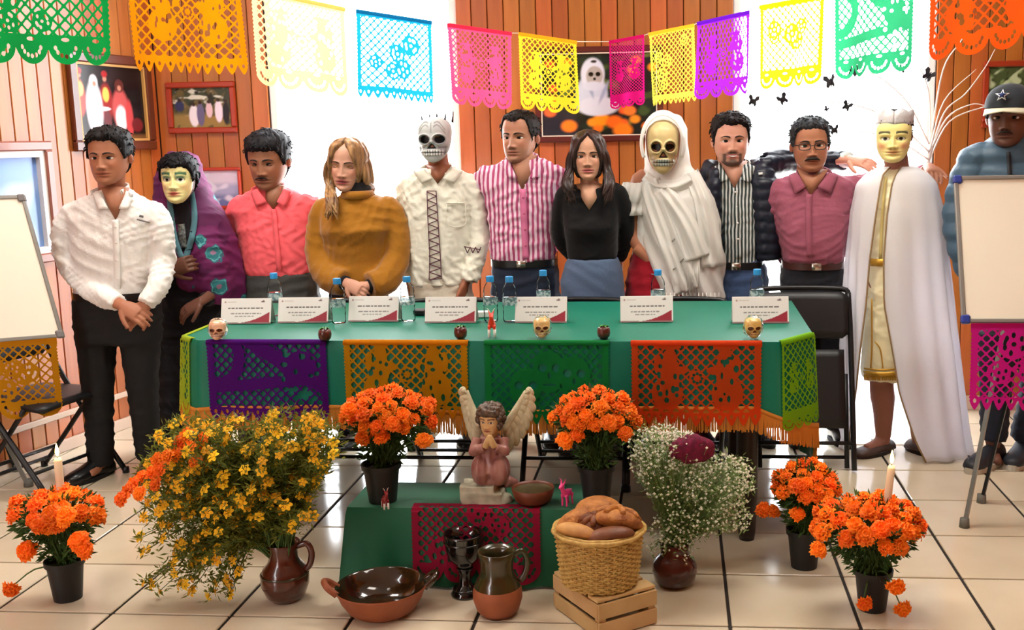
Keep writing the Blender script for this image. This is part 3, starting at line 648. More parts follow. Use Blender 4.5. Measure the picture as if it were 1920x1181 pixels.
# ------------------------------------------------------------------ people
def sup(cx, cy, a, b, z, n=40, e=2.5):
    t = np.arange(n)*2*PI/n; c, s = np.cos(t), np.sin(t)
    return np.stack([cx + a*np.sign(c)*abs(c)**(2/e), cy + b*np.sign(s)*abs(s)**(2/e), np.full(n, z)], 1)
class Person:
    def __init__(s, label, px, Y, skin):
        s.x = atY(px, 600, Y)[0]; s.Y = Y; s.skin = skin; s.sk = np.array(lin(skin))
        s.o = thing('person', label, 'person', (s.x, Y, 0)); s.b = MB(); s.coarse = MB(); s.gv = None
    def L(s, px, py, dy=0.0):
        p = atY(px, py, s.Y+dy); return np.array([p[0]-s.x, dy, p[2]])
    def rings(s, rows, grow=0.0, e=2.5, n=40):
        out = []
        for r in rows:
            py, xl, xr, dep = r[:4]; dy = r[4] if len(r) > 4 else 0.0
            A, B = s.L(xl, py, dy), s.L(xr, py, dy); out.append(sup((A[0]+B[0])/2, dy, max((B[0]-A[0])/2 + grow, .01), max(dep + grow, .01), (A[2]+B[2])/2, n, e))
        return out[::-1] if out[0][0][2] > out[-1][0][2] else out
    def limb(s, pts, rad, grow=0.0, n=6, seg=14, mb=None):
        P = [s.L(*p) if len(p) > 1 and abs(p[0]) > 5 else np.asarray(p, float) for p in pts]
        C = bez(P, n); t = np.linspace(0, 1, len(C)); R = np.interp(t, np.linspace(0, 1, len(rad)), rad) + grow
        (mb if mb is not None else s.coarse).tube(C, R, seg); return C
    def garment(s, name, mat, rows, limbs=(), voxel=.0085, wr=(.004, 16), seed=1, under=True, extra=None, e=2.5, label=None, smooth=4, keep=True, fold=None, skinr=.72):
        mb = MB(); mb.loft(s.rings(rows, e=e)); L2 = []
        for pts, rad in limbs:
            P = [s.L(*p) if abs(p[0]) > 5 else np.asarray(p, float) for p in pts]; rr = [r*.95 for r in rad]
            if keep:
                cxx = np.mean([np.mean(q[:, 0]) for q in s.rings(rows)[-3:]]); P = [P[0] + np.array([(cxx-P[0][0])*.5, 0, .004])] + P; rr = [rr[0]*.80, rr[0]*.97] + rr[1:]
            L2.append(([tuple(x) for x in P], rr))
        limbs = L2
        for pts, rad in limbs: s.limb(pts, rad, mb=mb)
        if extra: extra(mb)
        V, F, N = remesh(mb, voxel, smooth)
        if wr: V = V + N*(wr[0]*(.35*wob(V, seed, 20) + (1.55 if wr[0] >= .004 else .9)*wrk(V, seed, wr[1]/16)))[:, None]
        if fold: V = fold(V, N)
        if keep: s.gv = V if s.gv is None else np.concatenate([s.gv, V])
        if under:
            s.coarse.loft(s.rings(rows, grow=-.022, e=2.2))
            for pts, rad in limbs: s.limb(pts, [r*skinr for r in rad])
        return MB().add(V, F).build(name, mat, s.o, label=label)
    def surf(s, x, z, r=.010):
        V = s.gv
        for k in (1, 2.2, 4):
            m = (abs(V[:, 0]-x) < r*k)*(abs(V[:, 2]-z) < r*k)
            if m.any(): return V[m, 1].min() if k == 1 else np.sort(V[m, 1])[:3].mean()
        return -.06
    def pt(s, px, py, off=.004):
        p = s.L(px, py, -.10); 
        for _ in range(2): y = s.surf(p[0], p[2]); p = s.L(px, py, y)
        p[1] -= off; return p
    def ribbon(s, mb, path, w, off=.004, th=.003, n=8):
        P = np.array([s.pt(x, y, off) for x, y in bez([(x, y, 0) for x, y in path], n)[:, :2]])
        T = np.gradient(P, axis=0); A = []
        for p, t in zip(P, T):
            sd = nrm(np.cross(t, (0, 1, 0)))*w/2; A.append((p+sd, p-sd))
        A = np.array(A); mb.slab(A, -th if np.cross(A[1, 0]-A[0, 0], A[0, 1]-A[0, 0])[1] < 0 else th)
    def head(s, px, top, chin, geo, yaw=0, pitch=0, roll=0, dy=-.02, hair=None, haircol=(22, 18, 18), hk='short', ht=(.055, .03), eyes='open', brow=True, browcol=None, neck=(.052, None), iris=(40, 24, 16), ears=True, hairtop=.02, skin_head=True, lash=False, cap=None, seed=3):
        t, c = s.L(px, top, dy), s.L(px, chin, dy); full = t[2]-c[2]; H = full/(1 + hairtop*2); s.H = H
        ctr = np.array([(t[0]+c[0])/2, dy, c[2] + H*.5]); s.hc = ctr
        R = rotm(pitch, roll, yaw); s.R = R
        if skin_head:
            Pg = headmesh(s.b, geo, ctr, H, R); s.hp = Pg
            if ears:
                for q in (-1, 1):
                    e = MB().ell((0, 0, 0), (.030, .058, .092), 12, 8, rot=rotm(.15, q*.18, q*-.55)); V, F = e.arr()
                    s.b.add((V + np.array([q*.352, .05, -.03]))*H @ R.T + ctr, F, s.sk*np.array([1.02, .85, .82]))
        nk = neck[1] if neck[1] is not None else s.L(px, chin + 34, .01)
        s.coarse.tube([ctr + np.array([0, .03*H, -.15*H]) @ R.T, lerp(ctr, nk, .75) + np.array([0, .012, 0]), np.asarray(nk) - (0, 0, .05)], [neck[0], neck[0], neck[0]*1.15], 16)
        if eyes and skin_head:
            for q in (-1, 1):
                e = MB(); e.ell((0, 0, 0), (1, 1, 1), 20, 12, rot=rotm(PI/2, 0, 0)); V, F = e.arr()
                C = np.ones((len(V), 3))*np.array(lin((226, 214, 206))); f = -V[:, 1]
                ex, ez = V[:, 0], V[:, 2]
                if eyes == 'open':
                    ir = np.hypot(ex*1.0 - 0.0, ez*.5); C[ir < .48] = lin(iris); C[ir < .2] = (.003, .003, .003); C[ez > .42] = (.012, .009, .008)
                else: C[:] = s.sk*np.array([.62, .55, .5]); C[ez < -.3] = (.012, .009, .008)
                sz = np.array([.066, .03, .034 if eyes == 'open' else .03]); cx = q*.138; cz = .0 if eyes == 'open' else -.012
                Xg, Yg, Zg, _ = geo; yy = Yg[(abs(Xg-cx) < .03)*(abs(Zg-cz) < .02)*(Yg < 0)].mean()
                W = (V*sz + np.array([cx, yy + .018, cz]))*H @ R.T + ctr
                MB().add(W, F, C).build('eye', m_eye, s.o)
        if brow and skin_head:
            Xg, Yg, Zg, _ = geo; mbm = M('brow_%d_%d_%d' % tuple(browcol or haircol), browcol or haircol, rough=.8)
            for q in (-1, 1):
                pts = []
                for xx, zz in ((.05, .075), (.10, .092), (.165, .095), (.225, .07)):
                    yy = Yg[(abs(Xg-q*xx) < .02)*(abs(Zg-zz) < .015)*(Yg < 0)].mean(); pts.append(np.array([q*xx, yy, zz])*H)
                P = bez(pts, 4) @ R.T + ctr; n = len(P)
                MB().tube(P, H*.017*np.interp(np.linspace(0, 1, n), [0, .3, 1], [.8, 1, .35]), 8, flat=.9).build('eyebrow', mbm, s.o)
        if hair: s.hair_cap(geo, hk, haircol, ht, seed)
    def hair_cap(s, geo, hk, col, ht, seed, mat=None, extra=None, name='hair'):
        A, Z = HB[0], HB[1]; X, Y, _, _ = geo; Y0 = HB[3]
        ah, hh = hairline(hk); hl = np.interp(abs(A), ah, hh)
        hl = hl + .009*np.sin(A*9+seed) + .006*np.sin(A*27)
        m = sst(Z - hl, -.02, .035); th = lerp(ht[1], ht[0], sst(Z, .1, .4))
        P = np.stack([X, Y0, Z], -1); ctr = np.array([0, .02, .02]); d = P - ctr; d /= np.linalg.norm(d, axis=-1, keepdims=True)
        w = wob(P.reshape(-1, 3)*np.array([1, 1, .6]), seed, 40).reshape(X.shape)
        off = lerp(-.03, th*(1 + .22*w), m); V = (P + d*off[..., None])*s.H @ s.R.T + s.hc
        mb = MB().grid(V, closeu=True); n, nz = X.shape; mb.f.append(tuple(i*nz + nz-1 for i in range(n))[::-1])
        if hk != 'long':
            rr = random.Random(seed); ii, jj = np.where((m > .75)*(Z > -.2)); mid = V
            for q in range(230):
                k = rr.randrange(len(ii)); a_, b_ = ii[k], jj[k]; dn = s.R @ d[a_, b_]; root_ = V[a_, b_] - dn*.004
                tg = s.R @ np.array([.35*np.sign(X[a_, b_]) + rr.gauss(0, .3), -.55 + .5*(Y0[a_, b_] > .1) + rr.gauss(0, .25), -.35 if Z[a_, b_] < .3 else rr.gauss(0, .2)]); tg = nrm(tg - dn*np.dot(tg, dn)); ln = rr.uniform(.012, .024)
                mb.tube([root_, root_ + tg*ln*.5 + dn*.0055, root_ + tg*ln + dn*.0045], [.0035, .0032, .0008], 5, cap=False)
        if extra: extra(mb)
        return mb.build(name, mat or M('hair_%d_%d_%d' % tuple(col), col, rough=.62, bump=(60, .6, .005), stretch=(1, 1, .25), spec=.2), s.o)
    def hand(s, wrist, f, n, side=1, curl=.5, size=1.0, spread=.12, thumb=.5, fore=None, curls=None):
        """wrist point, finger direction, palm normal; side +1 puts the thumb along f x n"""
        wrist = np.asarray(wrist, float); f = nrm(f); n = nrm(np.asarray(n, float) - f*np.dot(n, f)); r = np.cross(f, n)*side; mb = MB(); k = size
        def ring(c, a, b):
            t = np.arange(12)*2*PI/12; return c + np.outer(np.cos(t)*a*k, r) + np.outer(np.sin(t)*b*k, n)
        if fore is None: fore = wrist - f*.07
        mb.loft([ring(np.asarray(fore), .029, .025), ring(wrist, .027, .019), ring(wrist + f*.03*k, .036, .018), ring(wrist + f*.07*k, .041, .016), ring(wrist + f*.088*k, .037, .012)])
        for i, (o, ln) in enumerate(((.030, .066), (.010, .076), (-.011, .071), (-.030, .056))):
            p = wrist + f*.078*k + r*o*k; d = nrm(f + r*o*spread*25*.5); P = [p - d*.012*k, p]; cu = curls[i] if curls else curl
            for j, q in enumerate((.45, .31, .24)):
                ang = cu*(.55, .95, .7)[j]; d = nrm(d*math.cos(ang) + np.cross(np.cross(d, n), d)*math.sin(ang)) if ang else d
                p = p + d*ln*q*1.05*k; P.append(p)
            mb.tube(P, np.array([.0095, .0092, .0086, .0078, .0062])*k, 10, up=r)
        p = wrist + f*.018*k + r*.026*k; d = nrm(f*.75 + r*.75 + n*.3*thumb); P = [p]
        for q in (.034, .028, .022): p = p + d*q*k; P.append(p); d = nrm(d + f*.25 - r*.25*thumb + n*.25*thumb)
        mb.tube(P, np.array([.014, .011, .0095, .007])*k, 10, up=n)
        V, F, N = remesh(mb, .0042, 2); C = np.ones((len(V), 3))*s.sk*np.array([.98, .93, .92]); C *= (1 + .05*wob(V, 4, 60))[:, None]
        s.b.add(V, F, C)
    def legs(s, hip, foot, rad=(.085, .06, .042), knee=None, skin_only=False):
        for i in (0, 1):
            k = knee[i] if knee else lerp(np.asarray(hip[i]), np.asarray(foot[i]), .5) - np.array([0, .02, 0]); s.limb([hip[i], k, foot[i]], rad)
    def collar(s, mat, c, rn=.066, drop=.045, flap=.04, a0=.35, rl=.02, sy=1.0):
        """shirt collar round the neck: c is the neck base centre, open at the front"""
        A = []; n = 36
        for i in range(n+1):
            t = -PI + a0 + (2*PI - 2*a0)*i/n; fb = (1 - math.cos(t))/2 if False else (1 + math.cos(t + PI))/2     # 0 at the back, 1 in front
            fb = abs(t)/(PI-a0); z = c[2] + .028 - drop*fb**2.2
            d = np.array([math.sin(t), math.cos(t), 0])
            up = np.array(c)*np.array([1, 1, 0]) + d*np.array([rn, rn*sy, 0])*(1 + .1*fb) + (0, 0, z)
            mid = up + d*.008 + (0, 0, .004); lo = up + d*(.014 + rl*(1-.2*fb)) - np.array([0, 0, flap*(1 + .75*fb**5)])
            if fb > .8: lo = lo + np.array([math.copysign(.012*(fb-.8)/.2, t), -.004, 0])
            A.append((up - np.array([0, 0, .03]), up, mid, lerp(mid, lo, .5) + d*.003, lo))
        return MB().slab(np.array(A), .003).build('collar', mat, s.o)
    def collar2(s, mat, xl, xr, yt, v, spread=15, ln=34, k=.62):
        """open shirt collar: a band behind the neck and two pointed flaps beside the open neckline (photo pixels)"""
        mb = MB()
        for x0, q in ((xl, -1), (xr, 1)):
            A0 = np.array([x0, yt, 0.]); A1 = lerp(A0, np.array([v[0], v[1], 0.]), k); B0 = A0 + (q*spread*.8, 5, 0); tip = np.array([x0 + q*spread*.15, yt + ln, 0]); G = []
            for t in np.linspace(0, 1, 7):
                i_, o_ = lerp(A0, A1, t), lerp(B0, tip, t); row = []
                for u, of in ((0, .010), (.3, .014), (.7, .011), (1, .006)): c = lerp(i_, o_, u); row.append(s.pt(c[0], c[1], of))
                G.append(row)
            G = np.array(G); mb.slab(G if q < 0 else G[::-1], .004)
        a, b = s.L(xl, yt), s.L(xr, yt); cx, w, z = (a[0]+b[0])/2, (b[0]-a[0])/2 + .006, a[2]; G = []
        f0 = s.pt(xl, yt, .008)[1]
        for t in np.linspace(0, PI, 25):
            x = cx - w*math.cos(t); y = .012 + (.062*math.sin(t) if True else 0) + (f0 - .012)*abs(math.cos(t))**3; G.append([(x, y + .006, z - .03), (x, y, z + .026*math.sin(t) + .004), (x, y + .007, z + .028*math.sin(t) + .004), (x + .002*-math.cos(t), y + .016, z - .02)])
        mb.slab(np.array(G), -.003); return mb.build('collar', mat, s.o)
    def vskin(s, pts, off=.005, darken=.93):
        """bare skin showing in an open neckline; pts = outline in photo pixels"""
        P = [s.pt(x, y, off) for x, y in pts]; c = np.mean(P, axis=0); c[1] = min(p[1] for p in P) - .001
        n = len(P); V = P + [c] + [p + np.array([0, .03, 0]) for p in P]
        F = [(i, (i+1) % n, n) for i in range(n)] + [((i+1) % n, i, n+1+i, n+1+(i+1) % n) for i in range(n)]
        s.b.add(np.array(V), F, s.sk*darken)
    def belt(s, row, mat, h=.034, buckle=None, grow=.006):
        py, xl, xr, dep = row[:4]; R = s.rings([row], grow=grow)[0]; up = R + (0, 0, h/2); dn = R - (0, 0, h/2); R0 = s.rings([row], grow=grow-.012)[0]
        o = MB().loft([R0 + (0, 0, h/2), up, dn, R0 - (0, 0, h/2)], cap=False).build('belt', mat, s.o, sharp=.6)
        if buckle:
            p = s.L(buckle, py, 0); y = R[:, 1].min() - .003
            b = MB(); b.box((p[0], y, p[2]), (.045, .006, h*1.05), bev=.002)
            b.build('buckle', M('steel_buckle', (190, 186, 176), rough=.25, metal=1), o)
    def buttons(s, pts, col=(235, 230, 222), off=.006, r=.005):
        for x, y in pts:
            p = s.pt(x, y, off); MB().lathe([(0, .002), (r, .002), (r, -.003)], 10, c=p, rot=rotm(PI/2, 0, 0)).build('button', M('button_%d_%d_%d' % tuple(col), col, rough=.3), s.o)
    def shoe(s, x, y, rz, ln=.26, w=.045, col=(18, 17, 18), h=.085, sole=(24, 22, 22), name='shoe', z0=0.0, rough=.3, soleh=.018):
        mb = MB(); R = rotm(0, 0, rz); rings = []
        for t, ww, hh in ((0, .55, .5), (.06, .8, .85), (.25, .85, 1.0), (.45, .82, .85), (.65, 1.0, .62), (.82, 1.0, .5), (.95, .72, .38), (1.0, .3, .2)):
            a = np.linspace(0, PI, 11); yy = -(t-.25)*ln; X = np.cos(a)*w*ww; Z = np.sin(a)**.8*(h*hh) + soleh
            ring = np.stack([X, np.full(11, yy), Z], 1); ring = np.concatenate([ring, [[-w*ww*.9, yy, soleh*.8], [w*ww*.9, yy, soleh*.8]]]); rings.append(ring @ R.T + np.array([x, y, z0]))
        o = mb.loft(rings).build(name, M(name + '_leather_%d_%d_%d' % tuple(col), col, rough=rough, coat=.2), s.o)
        sr = []
        t = np.arange(24)*2*PI/24; ox = np.cos(t)*w*1.05*(1 + .12*np.sin(t)*-1); oy = -.25*ln + np.sin(t)*ln*.52
        for zz in (.001, soleh): sr.append(np.stack([ox, oy, np.full(24, zz)], 1) @ R.T + np.array([x, y, z0]))
        MB().loft(sr).build('sole', M('sole_%d_%d_%d' % tuple(sole), sole, rough=.7), o, smooth=False)
        return o
    def done(s, voxel=.011):
        V, F, N = remesh(s.coarse, voxel, 3); C = np.ones((len(V), 3))*s.sk*np.array([.97, .92, .9])
        s.b.add(V, F, C); s.body = s.b.build('body', m_skin, s.o); return s
def cloth(name, c=(200,200,200), rough=.85, bump=(34, .35, .008), sheen=.1, **k): return M(name, c, rough=rough, bump=bump, sheen=sheen, spec=.25, **k)
def pants(s, mat, rows, legs=None, rad=(.098, .075, .058), name='trousers', wr=(.004, 13), seed=5, shoes=None, shoecol=(18, 17, 18), **kw):
    if legs is None:
        r = rows[-1]; A, B = s.L(r[1], r[0]), s.L(r[2], r[0]); cx = (A[0]+B[0])/2; w = (B[0]-A[0])/4; z = A[2]
        legs = [[(cx+q*w, 0, z), (cx+q*(w+.01), -.015, z*.5), (cx+q*(w+.02), 0.0, .07)] for q in (-1, 1)]
    L = [([s.L(*p) if abs(p[0]) > 5 else np.array(p, float) for p in l], rad) for l in legs]
    s.garment(name, mat, rows, [([tuple(p) for p in l], r) for l, r in L], voxel=.011, wr=wr, seed=seed, keep=False, under=False, **kw)
    s.coarse.loft(s.rings(rows, grow=-.025))
    for l, r in L:
        s.limb([tuple(p) for p in l] , [q*.66 for q in r]); an = l[-1]
        s.coarse.tube([np.array([an[0], an[1], .1]), np.array([an[0], an[1]-.015, .045]), np.array([an[0], an[1]-.10, .036])], [.033, .03, .02], 12)
    for i, (l, r) in enumerate(L):
        an = l[-1]; q = -1 if i == 0 else 1
        rz = shoes[i] if shoes else q*.2
        if shoes is not False: s.shoe(an[0], an[1], rz, col=shoecol)
    return L
blk = (16, 15, 17)
# 1 ---------------------------------------------------------------- young man in white shirt
p = Person('young man in a white long-sleeved shirt and black trousers, hands folded, leftmost', 214, 4.55, (168, 112, 84))
w_shirt = cloth('white_shirt_cotton', (232, 230, 226))
p.garment('shirt', w_shirt, [(356,186,242,.058),(368,160,262,.075),(384,134,290,.09),(404,128,300,.105),(440,138,296,.12),(480,142,290,.125),(520,146,288,.125),(546,146,288,.12),(556,150,284,.11)],
  [([(142,402,0),(122,440,-.01),(128,492,-.02),(172,545,-.10),(222,568,-.17)],[.066,.062,.056,.052,.042]), ([(288,402,0),(303,440,-.01),(306,492,-.02),(298,535,-.10),(272,570,-.17)],[.066,.062,.056,.052,.042])], wr=(.0055,19), seed=3)
p.collar2(w_shirt, 188,240, 358,(217,412))
p.vskin([(190,352),(214,350),(238,352),(228,388),(217,411),(204,388)])
b = MB(); p.ribbon(b, [(217,412),(219,460),(221,540)], .028, .003); b.build('placket', w_shirt, p.o)
p.buttons([(218,425),(219,455),(221,488),(222,522)])
b = MB(); p.ribbon(b, [(258,411),(282,417)], .006, .004); p.ribbon(b, [(262,404),(270,406)], .01, .004); b.build('chest_emblem', M('grey_print', (120, 118, 118)), p.o, label='small grey printed emblem on the chest')
bt = M('black_trousers', blk, rough=.8, bump=(80, .2, .002))
pants(p, bt, [(548,146,290,.115),(570,142,296,.12),(600,142,300,.12),(640,146,300,.115)], [[(181,640,0),(184,740,-.01),(189,872,0)],[(262,640,0),(268,740,0),(281,858,.05)]], rad=(.094,.072,.06), shoes=(-.35,.3))
p.belt((552,147,289,.117), M('black_leather', (20,18,18), rough=.35), buckle=230)
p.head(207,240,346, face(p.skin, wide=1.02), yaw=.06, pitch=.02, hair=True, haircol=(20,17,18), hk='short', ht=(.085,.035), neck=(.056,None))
p.hand(p.L(228,572,-.19), p.L(262,590,-.20)-p.L(228,572,-.19), (0.2,.5,-.6), side=-1, curl=.5, fore=p.L(205,560,-.15))
p.hand(p.L(274,572,-.165), p.L(240,600,-.19)-p.L(274,572,-.165), (-.3,.6,-.3), side=1, curl=.55, fore=p.L(290,545,-.12))
p.done()
# 2 ---------------------------------------------------------------- masked figure in purple shawl
p = Person('person in a pale painted mask wrapped in a purple and teal flowered shawl', 348, 4.98, (104, 66, 50))
p.garment('dark_robe', cloth('dark_cloth', (22,19,24)), [(372,312,366,.06),(392,298,400,.09),(430,300,420,.12),(520,305,420,.13),(640,300,420,.14),(780,300,420,.15),(850,302,415,.15)],
  [([(312,420,-.02),(312,470,-.08),(334,508,-.16)],[.05,.046,.036]), ([(392,420,.0),(394,500,.0),(398,548,-.06),(382,563,-.15)],[.045,.045,.042,.034])], wr=(.006,10), seed=9, skinr=.8)
def fold2(V, N):
    a = np.arctan2(V[:,0], -V[:,1]); V = V + N*(.010*np.sin(a*9 + V[:,2]*5)*sst(1.25-V[:,2], 0, .3))[:,None]; return V
ms = bpy.data.materials.new('purple_flowered_shawl'); ms.use_nodes = True; MATS['purple_flowered_shawl'] = ms
nt = ms.node_tree; N_ = nt.nodes; L_ = nt.links; bs = N_['Principled BSDF']; bs.inputs['Roughness'].default_value = .8
tc = N_.new('ShaderNodeTexCoord'); vo = N_.new('ShaderNodeTexVoronoi'); vo.inputs['Scale'].default_value = 7.5; vo.feature = 'SMOOTH_F1'; vo.inputs['Smoothness'].default_value = .15; L_.new(tc.outputs['Object'], vo.inputs['Vector'])
nz = N_.new('ShaderNodeTexNoise'); nz.inputs['Scale'].default_value = 26; L_.new(tc.outputs['Object'], nz.inputs['Vector'])
ad = N_.new('ShaderNodeMath'); ad.operation = 'MULTIPLY_ADD'; ad.inputs[1].default_value = .35; L_.new(nz.outputs['Fac'], ad.inputs[0]); L_.new(vo.outputs['Distance'], ad.inputs[2])
rp = N_.new('ShaderNodeValToRGB'); L_.new(ad.outputs[0], rp.inputs[0]); cr = rp.color_ramp; cr.interpolation = 'CONSTANT'
cr.elements[0].position = 0; cr.elements[0].color = (*lin((150,110,140)),1); cr.elements[1].position = .26; cr.elements[1].color = (*lin((40,120,130)),1)
for ps, c in ((.40,(92,168,170)),(.43,(36,96,112)),(.475,(104,20,84)),(.78,(86,14,72))):
    e_ = cr.elements.new(ps); e_.color = (*lin(c),1)
L_.new(rp.outputs[0], bs.inputs['Base Color'])
def hood(mb, s=p):
    pass
p.garment('shawl', ms, [(284,324,352,.04,.05),(296,308,368,.085,.05),(330,298,378,.115,.05),(372,292,398,.12,.04),(400,292,418,.13,.02),(450,306,438,.145,.01),(500,318,446,.15,.0),(535,340,452,.15,.01),(562,392,452,.12,.02)], wr=(.005,12), seed=2, under=False, fold=fold2)
geo = paint_face((238,228,160), (34,96,66), (196,70,70), shadow=(70,130,100), blush=(240,200,140), smile=.15, thick=.03)
p.head(336,288,380, geo, yaw=.12, dy=-.10, hair=False, eyes=None, brow=False, ears=False, skin_head=False, neck=(.05,p.L(338,400,-.02)))
hm = MB(); headmesh(hm, face(p.skin), p.hc, p.H, p.R, .96); V, F = hm.arr(); p.b.add(V + (0,.01,0), F, p.sk)
mk = MB(); X_, Y_, Z_, C_ = geo; P_ = np.stack([X_,Y_,Z_],-1)*p.H*1.02 @ p.R.T + p.hc; sel = abs(HB[0][:,0]) < 1.45
P_ = P_[sel][:, :-9]; cc = C_[sel][:, :-9]; mk.slab(P_, .004); mk.c = [np.concatenate([cc.reshape(-1,3)]*2)]
mk.build('mask', M('painted_mask', (255,255,255), rough=.35, attr=True), p.o, label='pale yellow mask with green eyelids and red lips')
p.hair_cap(geo, 'low', (14,12,16), (.07,.05), 4)
b = MB()
for q, pts in ((-1, [(318,350),(322,400),(330,450),(344,488)]), (1, [(358,350),(366,400),(362,440),(348,488)])): p.ribbon(b, pts, .028, .006)
b.build('shawl_edge', cloth('teal_edge', (84,128,140)), p.o, label='grey-teal edge of the shawl')
b = MB(); p.ribbon(b, [(338,378),(344,420),(346,470)], .085, .002); b.build('inner_scarf', cloth('dark_scarf', (30,26,32)), p.o)
b = MB(); p.ribbon(b, [(341,420),(343,440),(345,465)], .035, .006); b.build('printed_blouse', M('grey_floral', (120,130,124), vary=(60,(60,60,70),.1)), p.o)
p.hand(p.pt(322,505,.02), p.L(348,496,-.2)-p.L(322,505,-.2), (.3,.9,0), side=-1, curl=.95, fore=p.L(305,515,-.12))
p.hand(p.pt(384,562,.03), p.L(352,582,-.2)-p.L(384,562,-.18), (0,.6,-.8), side=1, curl=.45, fore=p.L(402,548,-.1))
for q in (-1,1): p.coarse.tube([(q*.08,0,.5),(q*.08,0,.08),(q*.08,-.1,.04)],[.06,.04,.03],10); p.shoe(q*.08,0,q*.2)
p.done()
# 3 ---------------------------------------------------------------- man in coral shirt
p = Person('man in a coral pink shirt looking down, beside the purple shawl', 520, 5.14, (150, 100, 74))
coral = cloth('coral_shirt_cotton', (238, 96, 104))
p.garment('shirt', coral, [(352,480,536,.06),(362,458,560,.078),(376,440,582,.09),(400,438,592,.108),(440,450,594,.125),(480,456,596,.13),(505,458,594,.125),(516,462,590,.115)],
  [([(450,388,0),(437,430,.03),(444,478,.08),(475,515,.18)],[.064,.058,.052,.045]), ([(582,388,0),(598,430,.03),(596,478,.08),(560,515,.18)],[.064,.058,.052,.045])], wr=(.006,17), seed=12)
p.collar2(coral, 484,534, 354,(513,394))
p.vskin([(486,348),(510,346),(532,348),(524,376),(513,393),(500,376)])
b = MB(); p.ribbon(b, [(513,392),(518,440),(524,508)], .026, .003); b.build('placket', coral, p.o)
gt = cloth('grey_trousers', (66,66,64))
pants(p, gt, [(508,458,594,.12),(530,458,598,.122),(570,460,598,.12)])
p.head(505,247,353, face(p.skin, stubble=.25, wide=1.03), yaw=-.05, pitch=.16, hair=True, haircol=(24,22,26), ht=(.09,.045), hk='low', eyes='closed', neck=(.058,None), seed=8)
mo = MB(); mp = [np.array([x, -.445, z])*p.H @ p.R.T + p.hc for x, z in ((-.12,-.255),(-.05,-.23),(0,-.235),(.05,-.23),(.12,-.255))]; mo.tube(bez(mp,4), np.interp(np.linspace(0,1,17),[0,.5,1],[.002,.0045,.002]), 8).build('moustache', M('hair_24_22_26',(24,22,26)), p.o)
p.hand(p.L(500,525,.2), (.9,0,-.3), (0,1,0), curl=.3, side=1); p.hand(p.L(545,522,.22), (-.9,0,-.3), (0,1,0), curl=.3, side=-1)
p.done()
# 4 ---------------------------------------------------------------- woman in mustard sweater
p = Person('woman in a mustard yellow wide-sleeved sweater with long fair hair', 668, 5.08, (206, 156, 132))
must = cloth('mustard_wool', (156, 102, 16), bump=(160,.45,.004), sheen=.3)
p.garment('sweater', must, [(364,642,702,.066,-.01),(371,622,720,.078),(382,602,738,.09),(400,600,742,.108),(430,604,738,.135,-.01),(455,610,730,.12),(490,618,724,.11),(530,616,728,.115),(548,618,726,.11)],
  [([(608,392,0),(596,435,-.01),(597,482,-.03),(618,520,-.09),(646,530,-.14)],[.062,.062,.066,.074,.066]), ([(732,390,0),(746,435,-.01),(745,482,-.03),(722,525,-.09),(694,536,-.14)],[.062,.062,.066,.076,.07])], wr=(.004,14), seed=21)
b = MB(); c = p.L(672,362,-.01); b.lathe([(.060,.012),(.070,.018),(.080,.008),(.084,-.008),(.076,-.02)], 28, c=c + (0,-.012,-.004)); b.build('neck_roll', must, p.o)
b = MB(); b.lathe([(.050,.055),(.060,.05),(.064,.0)], 24, c=p.L(672,362,-.02)); b.build('turtleneck', cloth('black_knit',(20,19,22)), p.o)
pants(p, cloth('navy_denim',(32,36,62)), [(536,622,722,.11),(560,618,728,.115),(590,620,728,.11)])
geo = face(p.skin, lips=(150,50,64), female=True, cheeks=.2, wide=.96, jaw=.92)
p.head(654,256,357, geo, yaw=-.04, pitch=.1, roll=.08, hair=False, eyes='closed', haircol=(60,40,30), neck=(.046,p.L(668,372,.01)))
def locks(mb, s=p):
    r = random.Random(3)
    for i in range(46):
        q = -1 if i % 2 else 1; t = r.random()
        st = np.array([q*(.10+.2*t), -.22+.42*t, .36-.2*t**2]); P = [st, np.array([q*(.33+.03*r.random()), -.2+.42*t, .02]), np.array([q*(.36+.05*r.random()), -.16+.36*t, -.32])]
        P = [x*s.H @ s.R.T + s.hc for x in P]
        if q < 0: P += [s.L(618+r.uniform(-6,12), 372, -.10-.03*r.random()), s.L(624+r.uniform(-16,10), 395+r.uniform(-4,18), -.145-.02*r.random())]
        else: P += [s.L(700-r.uniform(0,10), 352, .04), s.L(696, 372, .08)]
        C = bez(P,5); mb.tube(C, np.interp(np.linspace(0,1,len(C)),[0,.3,.8,1],[.008,.013,.010,.003]), 6)
mh = M('fair_streaked_hair', (84,54,36), rough=.4, vary=(30,(196,150,96),.2), stretch=(1.4,1.4,.2), bump=(60,.5,.004))
p.hair_cap(geo, 'long', (90,60,40), (.06,.07), 6, mat=mh, extra=locks)
p.hand(p.L(650,530,-.17), p.L(676,545,-.19)-p.L(650,530,-.17), (.2,.7,-.4), side=-1, curl=.75, fore=p.L(632,525,-.12), size=.9)
p.hand(p.L(690,536,-.15), p.L(660,545,-.17)-p.L(690,536,-.15), (-.2,.7,-.3), side=1, curl=.7, fore=p.L(705,532,-.12), size=.9)
b = MB()
for pts in ([(628,526,-.11),(650,531,-.155)], [(712,533,-.11),(690,537,-.145)]): p.limb(pts, [.04,.034], mb=b)
b.build('black_cuffs', cloth('black_knit'), p.o, label='black knit undersleeves at the wrists')
p.done()
